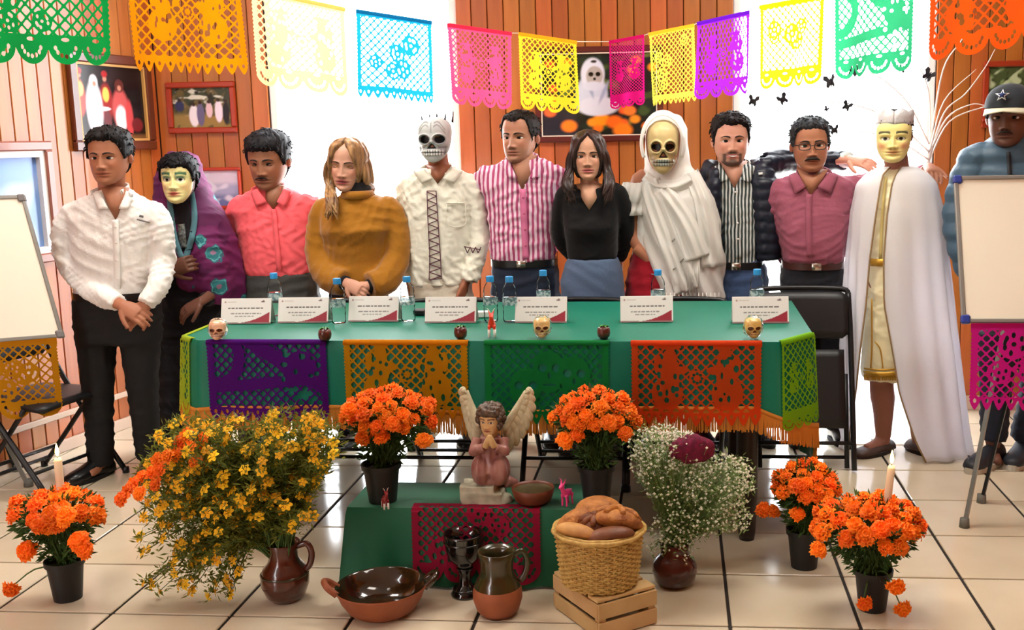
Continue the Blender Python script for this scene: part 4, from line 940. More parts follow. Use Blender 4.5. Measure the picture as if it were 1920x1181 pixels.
# 5 ---------------------------------------------------------------- skull mask, embroidered white shirt
p = Person('man in a grey-white skull mask and cream shirt with zigzag embroidery', 826, 5.16, (150, 92, 64))
gua = cloth('cream_guayabera', (224, 222, 206))
p.garment('shirt', gua, [(314,794,850,.06),(324,774,872,.08),(340,760,888,.092),(370,756,890,.108),(420,760,884,.118),(470,760,882,.12),(510,762,884,.122),(532,764,886,.12)],
  [([(768,352,0),(757,410,.02),(757,465,.02),(764,525,-.02)],[.062,.056,.05,.046]), ([(882,350,0),(895,405,.0),(898,455,-.02),(880,528,-.07)],[.062,.058,.054,.05])], wr=(.006,15), seed=31)
p.collar2(gua, 796,848, 316,(821,346), spread=26, ln=28)
p.vskin([(798,310),(822,308),(846,310),(832,330),(821,345),(810,330)])
b = MB()
zz = [(804,362)]; x0, x1 = 800, 818
p.ribbon(b, [(801,358),(803,420),(806,480),(805,524)], .004, .004, .002, 6); p.ribbon(b, [(818,358),(822,420),(826,480),(828,522)], .004, .004, .002, 6)
for k in range(11):
    y = 360+k*15; l = 802+k*.35; r_ = 819+k*.85
    p.ribbon(b, [(l,y),(r_,y+7.5)] , .0045, .0045, .002, 4); p.ribbon(b, [(r_,y+7.5),(l,y+15)], .0045, .0045, .002, 4)
p.ribbon(b, [(801,358),(818,358)], .004, .004, .002, 3); p.ribbon(b, [(805,524),(828,522)], .004, .004, .002, 3)
b.build('embroidery', M('maroon_thread', (92,50,62), rough=.8), p.o, label='dark maroon zigzag embroidery down the shirt front')
b = MB()
for k in range(3): p.ribbon(b, [(872+k*10,463),(877+k*10,474)], .0045, .005, .002, 3); p.ribbon(b, [(877+k*10,474),(882+k*10,463)], .0045, .005, .002, 3)
p.ribbon(b, [(870,462),(902,468)], .004, .005, .002, 3); b.build('sleeve_embroidery', M('maroon_thread'), p.o)
b = MB(); p.ribbon(b, [(838,381),(872,380)], .006, .004, .003, 5); p.ribbon(b, [(838,383),(838,420),(872,421),(873,383)], .003, .003, .002, 5); b.build('chest_pocket', gua, p.o)
pants(p, cloth('cream_trousers',(206,198,178)), [(522,768,882,.115),(550,768,886,.118),(590,770,886,.115)])
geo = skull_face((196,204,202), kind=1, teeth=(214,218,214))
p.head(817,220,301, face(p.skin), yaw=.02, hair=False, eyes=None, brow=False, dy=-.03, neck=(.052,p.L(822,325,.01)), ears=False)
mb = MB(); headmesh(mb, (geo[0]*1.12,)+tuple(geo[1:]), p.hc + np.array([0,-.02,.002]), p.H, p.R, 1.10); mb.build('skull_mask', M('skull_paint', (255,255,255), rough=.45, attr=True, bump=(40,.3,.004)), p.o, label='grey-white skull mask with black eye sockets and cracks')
b = MB()
for x, y, y2, dx in ((792,222,216,-2),(806,219,212,-1),(819,218,208,0),(834,219,211,2),(848,224,209,2)):
    b.tube([p.L(x,y+6,-.06), p.L(x+dx,y2,-.06)], [.006,.0015], 6)
b.build('mask_spikes', M('skull_paint'), p.o)
p.hand(p.L(872,532,-.08), p.L(862,560,-.11)-p.L(872,532,-.08), (-1,.2,0), side=1, curl=.5, fore=p.L(880,515,-.06))
p.hand(p.L(768,530,-.02), p.L(772,560,-.04)-p.L(768,530,-.02), (1,.2,0), side=-1, curl=.4)
p.done()
# 6 ---------------------------------------------------------------- man in striped pink shirt
p = Person('man in a pink and white striped shirt with dark jeans', 980, 5.16, (176, 124, 98))
strp = M('pink_striped_cotton', (226,196,212), rough=.85, stripes=(0,.0235,.52,(170,70,112)), bump=(90,.25,.003))
p.garment('shirt', strp, [(296,952,1012,.06),(306,930,1034,.078),(320,906,1052,.09),(345,900,1056,.108),(390,914,1050,.118),(440,920,1044,.122),(480,922,1042,.125),(496,926,1040,.115)],
  [([(912,332,0),(901,365,.05),(905,410,.16),(935,430,.22)],[.062,.056,.05,.045]), ([(1046,332,0),(1062,365,.06),(1090,400,.17),(1125,410,.2)],[.062,.056,.05,.045])], wr=(.0055,18), seed=41)
p.collar2(strp, 954,1010, 298,(980,358))
p.vskin([(956,291),(982,289),(1008,291),(994,330),(980,357),(966,330)])
b = MB(); p.ribbon(b, [(980,354),(983,420),(986,486)], .03, .003); b.build('placket', M('pink_placket', (206,110,150), rough=.8), p.o)
p.buttons([(981,370),(983,400),(985,430),(986,460)], (190,90,120))
pants(p, cloth('dark_denim',(36,44,62)), [(488,924,1044,.118),(515,922,1048,.12),(560,920,1050,.118)])
p.belt((490,924,1043,.12), M('black_leather'), buckle=984)
p.head(976,207,306, face(p.skin, stubble=.3, wide=.98), yaw=-.3, pitch=.0, hair=True, haircol=(26,20,18), ht=(.05,.028), hk='reced', neck=(.058,None), seed=2)
p.hand(p.L(950,432,.24), (1,0,-.2), (0,1,0), curl=.3); p.hand(p.L(1140,412,.21), (1,0,-.2), (0,-1,0), curl=.4)
p.done()
# 7 ---------------------------------------------------------------- woman in black top
p = Person('woman with long dark hair in a black v-neck top and blue jeans', 1108, 5.05, (202, 152, 124))
bk = cloth('black_jersey', (15,14,16), bump=(120,.2,.002))
p.garment('top', bk, [(351,1068,1144,.06),(357,1057,1158,.076),(367,1052,1164,.087),(395,1054,1162,.105),(425,1058,1160,.128,-.01),(455,1062,1158,.11),(484,1064,1158,.105)],
  [([(1062,366,0),(1052,410,.02),(1054,450,.05),(1075,480,.13)],[.056,.05,.045,.04]), ([(1156,364,0),(1170,405,.02),(1172,445,.05),(1160,482,.13)],[.056,.05,.046,.042])], wr=(.003,16), seed=51)
p.vskin([(1080,345),(1104,343),(1130,345),(1118,374),(1105,394),(1092,374)], darken=1.0)
pants(p, cloth('blue_denim',(84,102,130), bump=(140,.3,.003)), [(482,1064,1158,.105),(505,1056,1166,.118),(530,1052,1170,.122),(570,1052,1172,.12)], seed=52)
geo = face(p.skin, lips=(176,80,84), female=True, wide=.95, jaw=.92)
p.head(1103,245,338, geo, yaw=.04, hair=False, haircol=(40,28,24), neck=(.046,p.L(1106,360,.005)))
def locks(mb, s=p):
    r = random.Random(8)
    for i in range(78):
        q = -1 if i % 2 else 1; t = r.random()
        st = np.array([q*(.03+.25*t), -.28+.45*t, .40-.18*t**2]); w = .33+.05*r.random() - .07*(t < .3)
        P = [st, np.array([q*w, -.26+.45*t, .06]), np.array([q*(w+.06), -.24+.4*t, -.25])]
        P = [x*s.H @ s.R.T + s.hc for x in P]; yb = r.uniform(352,388); f = -.105 if t < .5 else .02
        P += [s.L(1103+q*r.uniform(30,47), 345, f-.02*r.random()), s.L(1104+q*r.uniform(24,46), yb, f-.03)]
        C = bez(P,5); mb.tube(C, np.interp(np.linspace(0,1,len(C)),[0,.3,.8,1],[.008,.013,.011,.003]), 6)
p.hair_cap(geo, 'long', (40,26,24), (.07,.07), 6, mat=M('dark_brown_hair', (30,20,19), rough=.38, vary=(30,(58,36,30),.2), stretch=(1.4,1.4,.2), bump=(60,.5,.004)), extra=locks)
p.hand(p.L(1162,482,.12), (0,.3,-1), (-1,0,0), curl=.5, size=.9); p.hand(p.L(1078,484,.14), (.3,.3,-1), (1,0,0), curl=.5, size=.9)
p.done()
# 8 ---------------------------------------------------------------- skeleton in white shawl
p = Person('person in a bone-coloured skull mask under a long white fringed shawl', 1275, 5.14, (176, 118, 88))
wsh = cloth('white_shawl_cotton', (246,244,238), bump=(70,.3,.003), transl=.35)
def fold8(V, N):
    x, z = V[:,0], V[:,2]; k = sst(1.30-z, 0, .35)
    f = np.sin((x*1.0 + .38*(z-1.2))*75 + 1.5*np.sin(z*7))*.009 + np.sin((x + .25*(z-1.2))*36 + 1)*.014
    return V + N*(f*k)[:,None]
p.garment('dress', cloth('white_blouse',(232,230,224)), [(330,1218,1270,.06),(346,1196,1300,.08),(370,1192,1310,.1),(430,1192,1320,.12),(480,1185,1325,.12)], wr=(.003,14), seed=61)
pants(p, cloth('red_skirt',(150,16,34)), [(470,1186,1330,.12),(520,1174,1340,.15),(600,1168,1350,.17),(760,1160,1360,.19)], name='red_skirt', rad=(.06,.05,.045))
p.garment('shawl', wsh, [(212,1236,1264,.035,.05),(219,1222,1278,.075,.05),(240,1211,1288,.10,.05),(275,1209,1290,.115,.05),(312,1208,1296,.115,.04),(335,1203,1318,.12,.02),(370,1198,1338,.145,.0),(420,1198,1350,.155,0),(470,1199,1357,.16,0),(520,1200,1363,.165,0),(556,1202,1364,.165,0),(566,1206,1352,.15,0)], wr=(.003,11), seed=62, under=False, fold=fold8, voxel=.0075)
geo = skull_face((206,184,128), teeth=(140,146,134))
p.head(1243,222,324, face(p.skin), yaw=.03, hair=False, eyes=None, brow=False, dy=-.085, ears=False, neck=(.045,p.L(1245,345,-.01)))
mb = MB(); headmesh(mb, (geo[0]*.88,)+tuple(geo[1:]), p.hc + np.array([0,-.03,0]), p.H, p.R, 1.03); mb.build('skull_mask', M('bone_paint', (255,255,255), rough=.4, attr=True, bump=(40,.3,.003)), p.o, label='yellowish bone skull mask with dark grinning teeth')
b = MB(); hb = np.linspace(-2.05,2.05,50)
A = []
for t in hb:                                         # hood edge framing the mask
    d = np.array([math.sin(t)*.096, 0, math.cos(t)*.135+.02]); c0 = p.hc + np.array([.0,-.02,-.005])
    A.append([c0 + d*np.array([.96,1,.96]) + (0,-.075 if abs(t)<1.4 else -.06,0), c0 + d*1.03 + (0,-.05,0), c0 + d*1.12 + (0,-.0,0), c0 + d*1.10 + (0,.05,0)])
b.slab(np.array(A), .004).build('hood_edge', wsh, p.o)
b = MB()
def drape(path, w0, w1, nf, off):
    P = bez([(x, y, 0) for x, y in path], 9)[:, :2]; m = 25; G = []
    for i, (x, y) in enumerate(P):
        t = i/(len(P)-1); T_ = P[min(i+1, len(P)-1)] - P[max(i-1, 0)]; T_ = T_/np.linalg.norm(T_); nx_, ny_ = -T_[1], T_[0]; w = lerp(w0, w1, t); row = []
        for k in range(m):
            u = k/(m-1)*2-1; of = off*(1-u**4) + .011*math.sin(u*nf*PI + t*1.5)*(1-.5*abs(u)) ; row.append(p.pt(x+nx_*u*w, y+ny_*u*w, of))
        G.append(row)
    b.slab(np.array(G), -.004)
drape([(1218,336),(1234,390),(1256,450),(1276,505),(1288,545)], 20, 24, 2.5, .016)
drape([(1240,352),(1270,395),(1292,440),(1306,484)], 18, 27, 2.5, .026)
drape([(1296,322),(1316,370),(1330,430),(1338,500)], 14, 22, 2, .010)
drape([(1208,330),(1232,346),(1266,348),(1296,336)], 10, 12, 1.5, .02)
b.build('draped_fold', wsh, p.o)
b = MB(); r = random.Random(2)
for k in range(44):
    x = 1290+k*.9 if k < 24 else 1205+(k-24)*7.5; y0 = 478 if k < 24 else 548; a = p.pt(x, y0, .012); b.tube([a, a+np.array([r.uniform(-.006,.006),-.004,-.05-.04*r.random() - (.10 if k < 24 else 0)])], [.0022,.0015], 5)
stuff(b.build('fringe', wsh, p.o))
b = MB()
for pts in ([(1205,510),(1228,514),(1240,513)], [(1204,536),(1230,542),(1240,540)], [(1262,505),(1282,484),(1296,470)], [(1285,560),(1320,558),(1350,560)], [(1256,455),(1275,440),(1290,436)]): p.ribbon(b, pts, .005, .012, .002, 6)
b.build('stripe_band', M('grey_thread',(150,146,140)), p.o)
# off-shoulder ruffle and bare arm
p.limb([(1200,340,-.01),(1188,385,-.02),(1188,440,-.03),(1208,475,-.08)], [.046,.042,.037,.032], mb=p.coarse); p.limb([(1215,330,0),(1195,345,0)], [.05,.05], mb=p.coarse)
b = MB(); A = []
ax0, ax1 = p.L(1196,342,-.01), p.L(1183,402,-.02)
for i in range(49):
    t = 2*PI*i/48; row = []
    for j, (f_, rr) in enumerate(((0,.062),(.25,.072),(.55,.08),(.6,.07),(.8,.08),(1,.086))):
        c0 = lerp(ax0, ax1, f_); row.append(c0 + np.array([math.cos(t), math.sin(t), 0])*(rr + (.006+.006*f_)*math.sin(t*13+j*.4)))
    A.append(row)
b.slab(np.array(A), .003).build('ruffle_sleeve', cloth('white_blouse'), p.o)
p.hand(p.L(1212,482,-.1), (.6,-.1,-.5), (.3,1,0), curl=.5, size=.9)
p.done()
# 9 ---------------------------------------------------------------- smiling man in navy puffer jacket
p = Person('smiling bearded man in an open navy quilted jacket over a striped shirt', 1392, 5.24, (206, 150, 126))
st9 = M('grey_striped_cotton', (206,210,208), rough=.85, stripes=(0,.0165,.45,(56,66,64)), bump=(90,.2,.002))
nav = M('navy_quilted_nylon', (22,27,42), rough=.38, bump=(60,.25,.003), spec=.4)
p.garment('shirt', st9, [(306,1350,1406,.058),(318,1338,1424,.08),(345,1340,1432,.105),(400,1344,1430,.118),(450,1350,1424,.12),(492,1354,1420,.115)], wr=(.004,16), seed=71)
def quilt(V, N):
    d = .007*abs(np.sin(V[:,2]*PI/.052)) ; return V + N*d[:,None]
p.collar2(st9, 1350,1404, 308,(1377,354))
p.vskin([(1352,302),(1377,300),(1402,302),(1388,332),(1377,353),(1364,332)])
b = MB(); p.ribbon(b, [(1378,352),(1382,420),(1386,485)], .026, .003); b.build('placket', st9, p.o)
p.buttons([(1379,360),(1381,388),(1383,418),(1384,448)])
p.garment('jacket', nav, [(300,1410,1432,.03,.04),(312,1400,1448,.085,.01),(340,1398,1458,.118),(400,1404,1464,.13),(460,1410,1466,.13),(482,1412,1464,.12)],
  [([(1434,312,0),(1462,302,.06),(1500,300,.14),(1545,300,.135),(1584,300,.05)],[.068,.06,.055,.05,.046])], wr=(.003,20), seed=72, fold=quilt, skinr=.7)
p.garment('jacket_front', nav, [(304,1336,1354,.03,.03),(316,1328,1356,.085,.01),(350,1324,1354,.112),(400,1326,1352,.12),(470,1336,1356,.122)], [([(1336,320,.02),(1322,360,.06),(1325,420,.14)],[.062,.055,.05])], wr=(.003,20), seed=73, fold=quilt)
pants(p, cloth('mid_denim',(62,82,118)), [(486,1352,1432,.112),(515,1350,1440,.12),(570,1350,1442,.12)])
p.belt((494,1353,1430,.116), M('black_leather'), buckle=1378)
p.head(1370,213,312, face(p.skin, goatee=.85, smile=1.1, cheeks=.25, wide=1.06, lips=(190,110,104)), yaw=.05, hair=True, haircol=(24,18,17), ht=(.09,.028), hk='short', neck=(.06,None), seed=5)
th = MB(); mp = [np.array([x,-.425,-.292+.9*abs(x)**1.7])*p.H @ p.R.T + p.hc for x in np.linspace(-.085,.085,9)]; th.tube(mp, np.interp(np.linspace(0,1,9),[0,.5,1],[.001,.0035,.001]), 8).build('teeth', M('teeth_white',(232,226,216), rough=.25), p.o)
p.hand(p.L(1592,299,.0), p.L(1628,306,-.07)-p.L(1592,299,.0), (0,.6,-.8), side=-1, curl=.35, fore=p.L(1572,300,.05))
b = MB(); p.limb([(1582,300,.05),(1592,299,.02)], [.04,.037], mb=b); b.build('shirt_cuff', cloth('pale_cuff',(210,218,214)), p.o)
b = MB(); p.ribbon(b, [(1422,326),(1430,325)], .012, .006, .003, 3); b.build('chest_logo', M('white_logo',(230,230,230)), p.o)
p.hand(p.L(1332,430,.17), (0,0,-1), (-1,0,0), curl=.4)
p.done()
# 10 --------------------------------------------------------------- man with glasses in mauve shirt
p = Person('man with glasses and moustache in a mauve shirt, beside the masked king', 1525, 5.14, (172, 116, 88))
mau = cloth('mauve_shirt_cotton', (148, 80, 98))
p.garment('shirt', mau, [(322,1494,1556,.062),(330,1476,1584,.08),(342,1458,1600,.092),(370,1450,1602,.11),(420,1456,1594,.135,-.01),(455,1462,1588,.15,-.01),(482,1466,1582,.145,-.01),(494,1470,1578,.12)],
  [([(1466,356,0),(1455,400,.02),(1462,450,.05),(1474,485,.12)],[.064,.058,.052,.046]), ([(1592,352,.02),(1630,345,.11),(1690,342,.18),(1738,322,.12)],[.062,.056,.05,.044])], wr=(.0045,14), seed=81)
p.collar2(mau, 1494,1554, 324,(1520,366), spread=20, ln=40)
p.vskin([(1496,318),(1524,316),(1552,318),(1536,346),(1520,365),(1506,346)])
b = MB(); p.ribbon(b, [(1517,364),(1516,420),(1518,482)], .027, .003); b.build('placket', mau, p.o)
pants(p, cloth('charcoal_trousers',(30,31,38)), [(490,1468,1580,.125),(520,1462,1582,.125),(580,1464,1584,.12)], [[(1496,580,.02),(1496,700,.02),(1500,800,.1)],[(1556,580,.02),(1562,700,.02),(1566,800,.1)]], shoecol=(30,24,24))
p.belt((494,1468,1580,.127), M('brown_leather',(72,36,30), rough=.4), buckle=1524)
geo = face(p.skin, stubble=.1, wide=1.02, jaw=1.05)
p.head(1519,219,322, geo, yaw=-.02, roll=-.03, pitch=.02, hair=True, haircol=(44,46,50), ht=(.06,.035), hk='short', neck=(.062,None), browcol=(30,26,26), seed=7)
hp = lambda x, y, z: np.array([x,y,z])*p.H @ p.R.T + p.hc
mo = MB(); mo.tube(bez([hp(x,y,z) for x, y, z in ((-.14,-.39,-.265),(-.07,-.435,-.235),(0,-.455,-.232),(.07,-.435,-.235),(.14,-.39,-.265))],4), np.interp(np.linspace(0,1,17),[0,.25,.5,.75,1],[.002,.0065,.006,.0065,.002]), 8).build('moustache', M('hair_dark',(30,24,22), rough=.7), p.o)
g = MB()
for q in (-1,1):
    pr = [hp(q*.145 + .105*np.sign(math.cos(t))*abs(math.cos(t))**.6, -.46+.02*abs(math.cos(t)), -.005 + .062*np.sign(math.sin(t))*abs(math.sin(t))**.6) for t in np.linspace(0,2*PI,25)]
    g.tube(pr, .0022, 6); g.tube([hp(q*.25,-.44,.02), hp(q*.335,-.2,.03), hp(q*.345,.05,.01)], .002, 6)
g.tube([hp(-.04,-.47,.01), hp(.04,-.47,.01)], .002, 6)
gl = g.build('glasses', M('dark_spectacle_frame',(30,26,26), rough=.3), p.o)
p.hand(p.L(1742,312,.06), p.L(1758,326,-.1)-p.L(1742,306,.04), (-.2,.5,-.9), side=1, curl=.5, fore=p.L(1732,322,.1))
p.hand(p.L(1478,488,.13), (0,.2,-1), (1,0,0), curl=.4)
p.done()
# 11 --------------------------------------------------------------- masked king in white cape
p = Person('person dressed as a king: smiling cream mask, silver crown, long white cape', 1690, 5.02, (150, 98, 78))
tun = M('cream_satin_tunic', (242,232,190), rough=.4, bump=(30,.3,.004), sheen=.2)
p.garment('tunic', tun, [(316,1650,1706,.06),(328,1634,1724,.08),(350,1622,1738,.1),(400,1622,1732,.118),(480,1624,1704,.118),(560,1622,1700,.125),(650,1618,1702,.13),(700,1616,1704,.132),(708,1618,1702,.12)], wr=(.005,12), seed=91)
gold = M('gold_trim', (196,150,52), rough=.4, metal=.5)
b = MB(); p.ribbon(b, [(1632,491),(1650,492),(1672,491)], .034, .006); b.build('gold_sash', M('gold_trim'), p.o, label='gold sash at the waist')
b = MB()
for y in (690,698): p.ribbon(b, [(1620,y),(1650,y+3),(1694,y)], .008 if y == 690 else .02, .006)
p.ribbon(b, [(1634,560),(1634,650),(1632,690)], .007, .006); p.ribbon(b, [(1640,640),(1650,655),(1655,690)], .006, .006); b.build('gold_hem', M('gold_trim'), p.o)
b = MB(); r = random.Random(4)
for k in range(60): q = p.pt(1620+k*1.3, 702, .003); b.tube([q, q - np.array([r.uniform(-.003,.003),0,.028])], [.0022,.0016], 5)
stuff(b.build('gold_fringe', M('gold_trim'), p.o))
b = MB(); p.ribbon(b, [(1660,332),(1654,400),(1650,485)], .014, .006); b.build('front_braid', M('pale_gold_braid',(206,184,116), rough=.5), p.o)
for hx, kx, ax_, fz in ((1654,1653,1656,1),(1712,1716,1722,-1)):
    P = [p.L(hx,650,0), p.L(kx,720,-.01), p.L(ax_,760,-.005), p.L(ax_,822,0)]; P[-1][2] = .07
    p.coarse.tube(bez(P,6), np.interp(np.linspace(0,1,19),[0,.3,.55,1],[.075,.056,.058,.036]), 14)
    an = P[-1]; rz = -.9 if fz > 0 else .75; d = np.array([math.sin(rz), -math.cos(rz), 0])
    p.coarse.tube([an + (0,0,.02), an - (0,0,.025), an + d*.12 - np.array([0,0,.038])], [.037,.036,.027], 12)
    o = p.shoe(an[0], an[1], rz, ln=.25, w=.048, col=(74,54,46), h=.045, sole=(40,30,26), name='sandal', rough=.6)
geo = paint_face((240,226,150), (40,50,34), (206,150,96), blush=(230,150,110), smile=.9)
p.head(1676,206,300, face(p.skin), yaw=-.2, dy=-.03, hair=True, haircol=(30,22,22), ht=(.04,.03), eyes=None, brow=False, neck=(.055,p.L(1684,325,.01)))
mk = MB(); X_, Y_, Z_, C_ = geo; P_ = np.stack([X_*1.14,Y_*1.10,Z_*1.0],-1)*p.H @ p.R.T + p.hc + np.array([-.004,-.008,-.012]); sel = abs(HB[0][:,0]) < 1.35
P_ = P_[sel][:, :-14]; cc = C_[sel][:, :-14]; mk.slab(P_, .004); mk.c = [np.concatenate([cc.reshape(-1,3)]*2)]; mk.build('mask', M('painted_mask'), p.o, label='smiling cream mask with painted brows')
b = MB(); cr_ = []
for i in range(61):
    t = 2*PI*i/60; q = np.array([math.sin(t)*.40, .02-math.cos(t)*.485, 0]); zt = .47 + .06*abs(math.sin(t*4.0)) + .03*math.cos(t); cr_.append([((q + (0,0,z))*p.H) @ p.R.T + p.hc for z in (.235,.30,.38,zt)])
b.slab(np.array(cr_), .003).build('crown', M('silver_crown', (214,214,218), rough=.4, metal=.25, bump=(90,.7,.004)), p.o, label='embossed silver crown')
cape = M('white_satin_cape', (250,250,255), rough=.45, transl=.6, bump=(20,.25,.004))
CR = [(312,1650,1716,.085,1672,1690),(326,1624,1740,.115,1660,1682),(345,1606,1756,.13,1656,1676),(400,1596,1770,.15,1648,1668),(480,1589,1776,.165,1636,1662),(560,1585,1784,.175,1630,1663),(650,1582,1795,.185,1624,1680),(720,1581,1803,.19,1618,1692),(800,1580,1812,.2,1602,1714),(852,1581,1819,.205,1590,1732)]
A = []
for (py,xl,xr,dep,gl_,gr_) in CR:
    a_, b_, g1, g2 = p.L(xl,py), p.L(xr,py), p.L(gl_,py,-dep), p.L(gr_,py,-dep); cx = (a_[0]+b_[0])/2; wa = (b_[0]-a_[0])/2; zc = max(a_[2], .012)
    f0 = math.acos(max(-.98,min(.98,(g2[0]-cx)/wa))); f1 = math.acos(max(-.98,min(.98,(g1[0]-cx)/wa))) - 2*PI; row = []
    k = min(1,(py-320)/250) if py > 320 else 0
    for i in range(121):
        ph = lerp(f0, f1, i/120); rr = 1 + k*(.045*math.sin(ph*15+.004*py) + .03*math.sin(ph*8+1)); e = 2/2.3
        row.append((cx + wa*rr*np.sign(math.cos(ph))*abs(math.cos(ph))**e, -dep*rr*np.sign(math.sin(ph))*abs(math.sin(ph))**e, zc))
    A.append(row)
A = np.array(A); t0 = np.linspace(0,1,len(CR)); t1 = np.linspace(0,1,40); A2 = np.empty((40,121,3))
for i in range(121):
    for c in range(3): A2[:,i,c] = np.interp(t1,t0,A[:,i,c])
MB().slab(A2, .003).build('cape', cape, p.o)
b = MB(); b.tube(A2[:,0], .004, 6); b.tube(A2[:,-1], .004, 6); b.build('cape_piping', M('dull_gold_cord',(150,122,84), rough=.6), p.o)
for q in (-1,1):
    p.limb([(1628 if q < 0 else 1738,345,.0),(1612 if q < 0 else 1752,430,.0),(1625 if q < 0 else 1745,510,.0)], [.05,.042,.034], mb=p.coarse); p.hand(p.L(1627 if q < 0 else 1743,515,0), (0,-.1,-1), (-q,0,0), curl=.4)
p.done()
# 12 --------------------------------------------------------------- man in cap and quilted jacket
p = Person('man in a dark star-badge cap and slate blue quilted jacket, rightmost', 1896, 4.86, (112, 74, 60))
slate = M('slate_quilted_nylon', (58,84,104), rough=.5, bump=(60,.25,.003))
def quilt12(V, N): return V + N*(.009*abs(np.sin(V[:,2]*PI/.085)))[:,None]
p.garment('jacket', slate, [(258,1862,1930,.07),(270,1842,1955,.09),(288,1822,1985,.105),(330,1822,1995,.13),(400,1828,1985,.14),(470,1832,1978,.14),(540,1836,1975,.135)],
  [([(1832,302,0),(1806,365,.0),(1798,425,-.02),(1812,490,-.06),(1822,515,-.08)],[.082,.074,.068,.06,.05]), ([(1985,302,0),(2012,365,0),(2018,440,-.02),(2000,510,-.06)],[.08,.072,.066,.055])], wr=(.003,18), seed=101, fold=quilt12)
b = MB(); b.lathe([(.075,.0),(.076,.05),(.066,.055),(.064,.0)], 28, c=p.L(1898,268,.01)); b.build('jacket_collar', slate, p.o)
b = MB(); p.ribbon(b, [(1890,285),(1893,340),(1894,400)], .018, .004); b.build('zip', M('dark_zip',(30,36,44)), p.o)
pants(p, cloth('dark_blue_trousers',(30,34,46)), [(530,1838,1972,.125),(570,1836,1974,.125),(610,1838,1974,.12)], [[(1868,620,0),(1868,720,0),(1862,826,-.02)],[(1942,620,0),(1944,720,0),(1918,822,.06)]], rad=(.1,.078,.06), shoes=False)
for (x,y,dy,rz) in ((1862,835,-.02,-.75),(1918,830,.06,-.5)):
    q = p.L(x,y,dy); p.shoe(q[0],q[1],rz,ln=.29,w=.05,col=(26,30,40),h=.075,sole=(190,184,170),name='sneaker',soleh=.028,rough=.6)
p.head(1892,160,277, face(p.skin, stubble=.35, wide=1.0), yaw=-.42, hair=True, haircol=(22,18,18), ht=(.03,.025), neck=(.06,None))
hp = lambda x, y, z: np.array([x,y,z])*p.H @ p.R.T + p.hc
mo = MB(); mo.tube(bez([hp(x,y,z) for x, y, z in ((-.12,-.40,-.26),(-.06,-.435,-.232),(0,-.45,-.23),(.06,-.435,-.232),(.12,-.40,-.26))],4), np.interp(np.linspace(0,1,17),[0,.5,1],[.002,.005,.002]), 8).build('moustache', M('hair_dark'), p.o)
A_, Z_ = HB[0], HB[1]; X_, Y_ = HB[2], HB[3]; j0 = np.argmin(abs(Z_[0]-.14)); P_ = np.stack([X_,Y_,Z_],-1)[:, j0:]; d_ = P_ - np.array([0,.02,.0]); d_ /= np.linalg.norm(d_,axis=-1,keepdims=True)
V = (P_ + d_*.07*np.array([1,1,1.1]))*p.H @ p.R.T + p.hc; cb = MB().grid(V, closeu=True); n_, nz_ = V.shape[:2]; cb.f.append(tuple(i*nz_+nz_-1 for i in range(n_))[::-1])
cp = cb.build('cap', cloth('charcoal_cap',(38,42,48)), p.o)
A = []
for i in range(25):
    t = -1.15+2.3*i/24; q0 = np.array([math.sin(t)*.385, -math.cos(t)*.46, .145]); q1 = np.array([math.sin(t)*.40, -math.cos(t)*.46-.30*math.cos(t*1.25)**.7 if abs(t) < 1.25 else -math.cos(t)*.46, .09-.05*abs(t)])
    A.append([hp(*lerp(q0,q1,f_)) for f_ in np.linspace(0,1,6)])
MB().slab(np.array(A), .005).build('cap_brim', cloth('pale_brim',(196,190,164)), cp)
def star(mb, r, off, col=None):
    P = []
    for i in range(10):
        rr = r if i % 2 == 0 else r*.40; t = i*PI/5; x, z = rr*math.sin(t), rr*math.cos(t); P.append((x, z))
    O = hp(-.05,-.45,.33); nv = nrm(np.array([-.05,-.86,.5]) @ p.R.T); X = nrm(np.cross((0,0,1), nv))*1.0; Zv = np.cross(nv, X); mb.prism([(x*p.H, z*p.H) for x, z in P], .004, O + nv*off, X, Zv)
b = MB(); star(b, .115, .020); b.build('star_outline', M('white_logo'), cp); b = MB(); star(b, .078, .0225); b.build('star', M('navy_star',(24,44,96)), cp, label='navy five-pointed star with white outline')
p.hand(p.L(1824,520,-.085), (0,-.1,-1), (1,0,0), side=-1, curl=.4); p.hand(p.L(1998,515,-.06), (0,-.1,-1), (-1,0,0), curl=.4)
p.done()
# ------------------------------------------------------------------ long table, cloth, cut paper
TZ = .78
q = lambda x, y: atZ(x, y, TZ)
FL, FR = q(372, 641), q(1461, 644); CL, CRt = q(345, 633), q(1523, 627); BR, BL = q(1482, 566), None
BR = np.array([CRt[0] + .005, 4.66, TZ]); BL = np.array([CL[0] - .005, 4.66, TZ])
legp = atZ(1400, 1010, 0)
tt = thing('long_table', 'long dark wooden table under the green cloth', 'table', ((FL[0]+FR[0])/2, 4.2, 0)); tx, ty = tt.location[0], tt.location[1]
m_dark = M('dark_stained_wood', (30, 22, 20), rough=.45, vary=(8, (46, 32, 26), .2), stretch=(1, 1, .2))
poly = [(p_[0]-tx, p_[1]-ty) for p_ in (FL, FR, CRt, BR, BL, CL)]
MB().prism([(x*.992, y*.992) for x, y in poly], .03, (0, 0, TZ-.004), (1, 0, 0), (0, 1, 0)).build('tabletop', m_dark, tt, smooth=False)
lx0, lx1, ly0, ly1 = FL[0]+.12, legp[0], legp[1], 4.50
for x in (lx0, lx1):
    for y in (ly0, ly1):
        MB().lathe([(.0, .0), (.028, .0), (.032, .03), (.038, .12), (.036, .14), (.04, .16), (.04, .5), (.044, .58), (.044, .70), (.0, .70)], 14, c=(x-tx, y-ty, 0)).build('leg', m_dark, tt)
ap = MB()
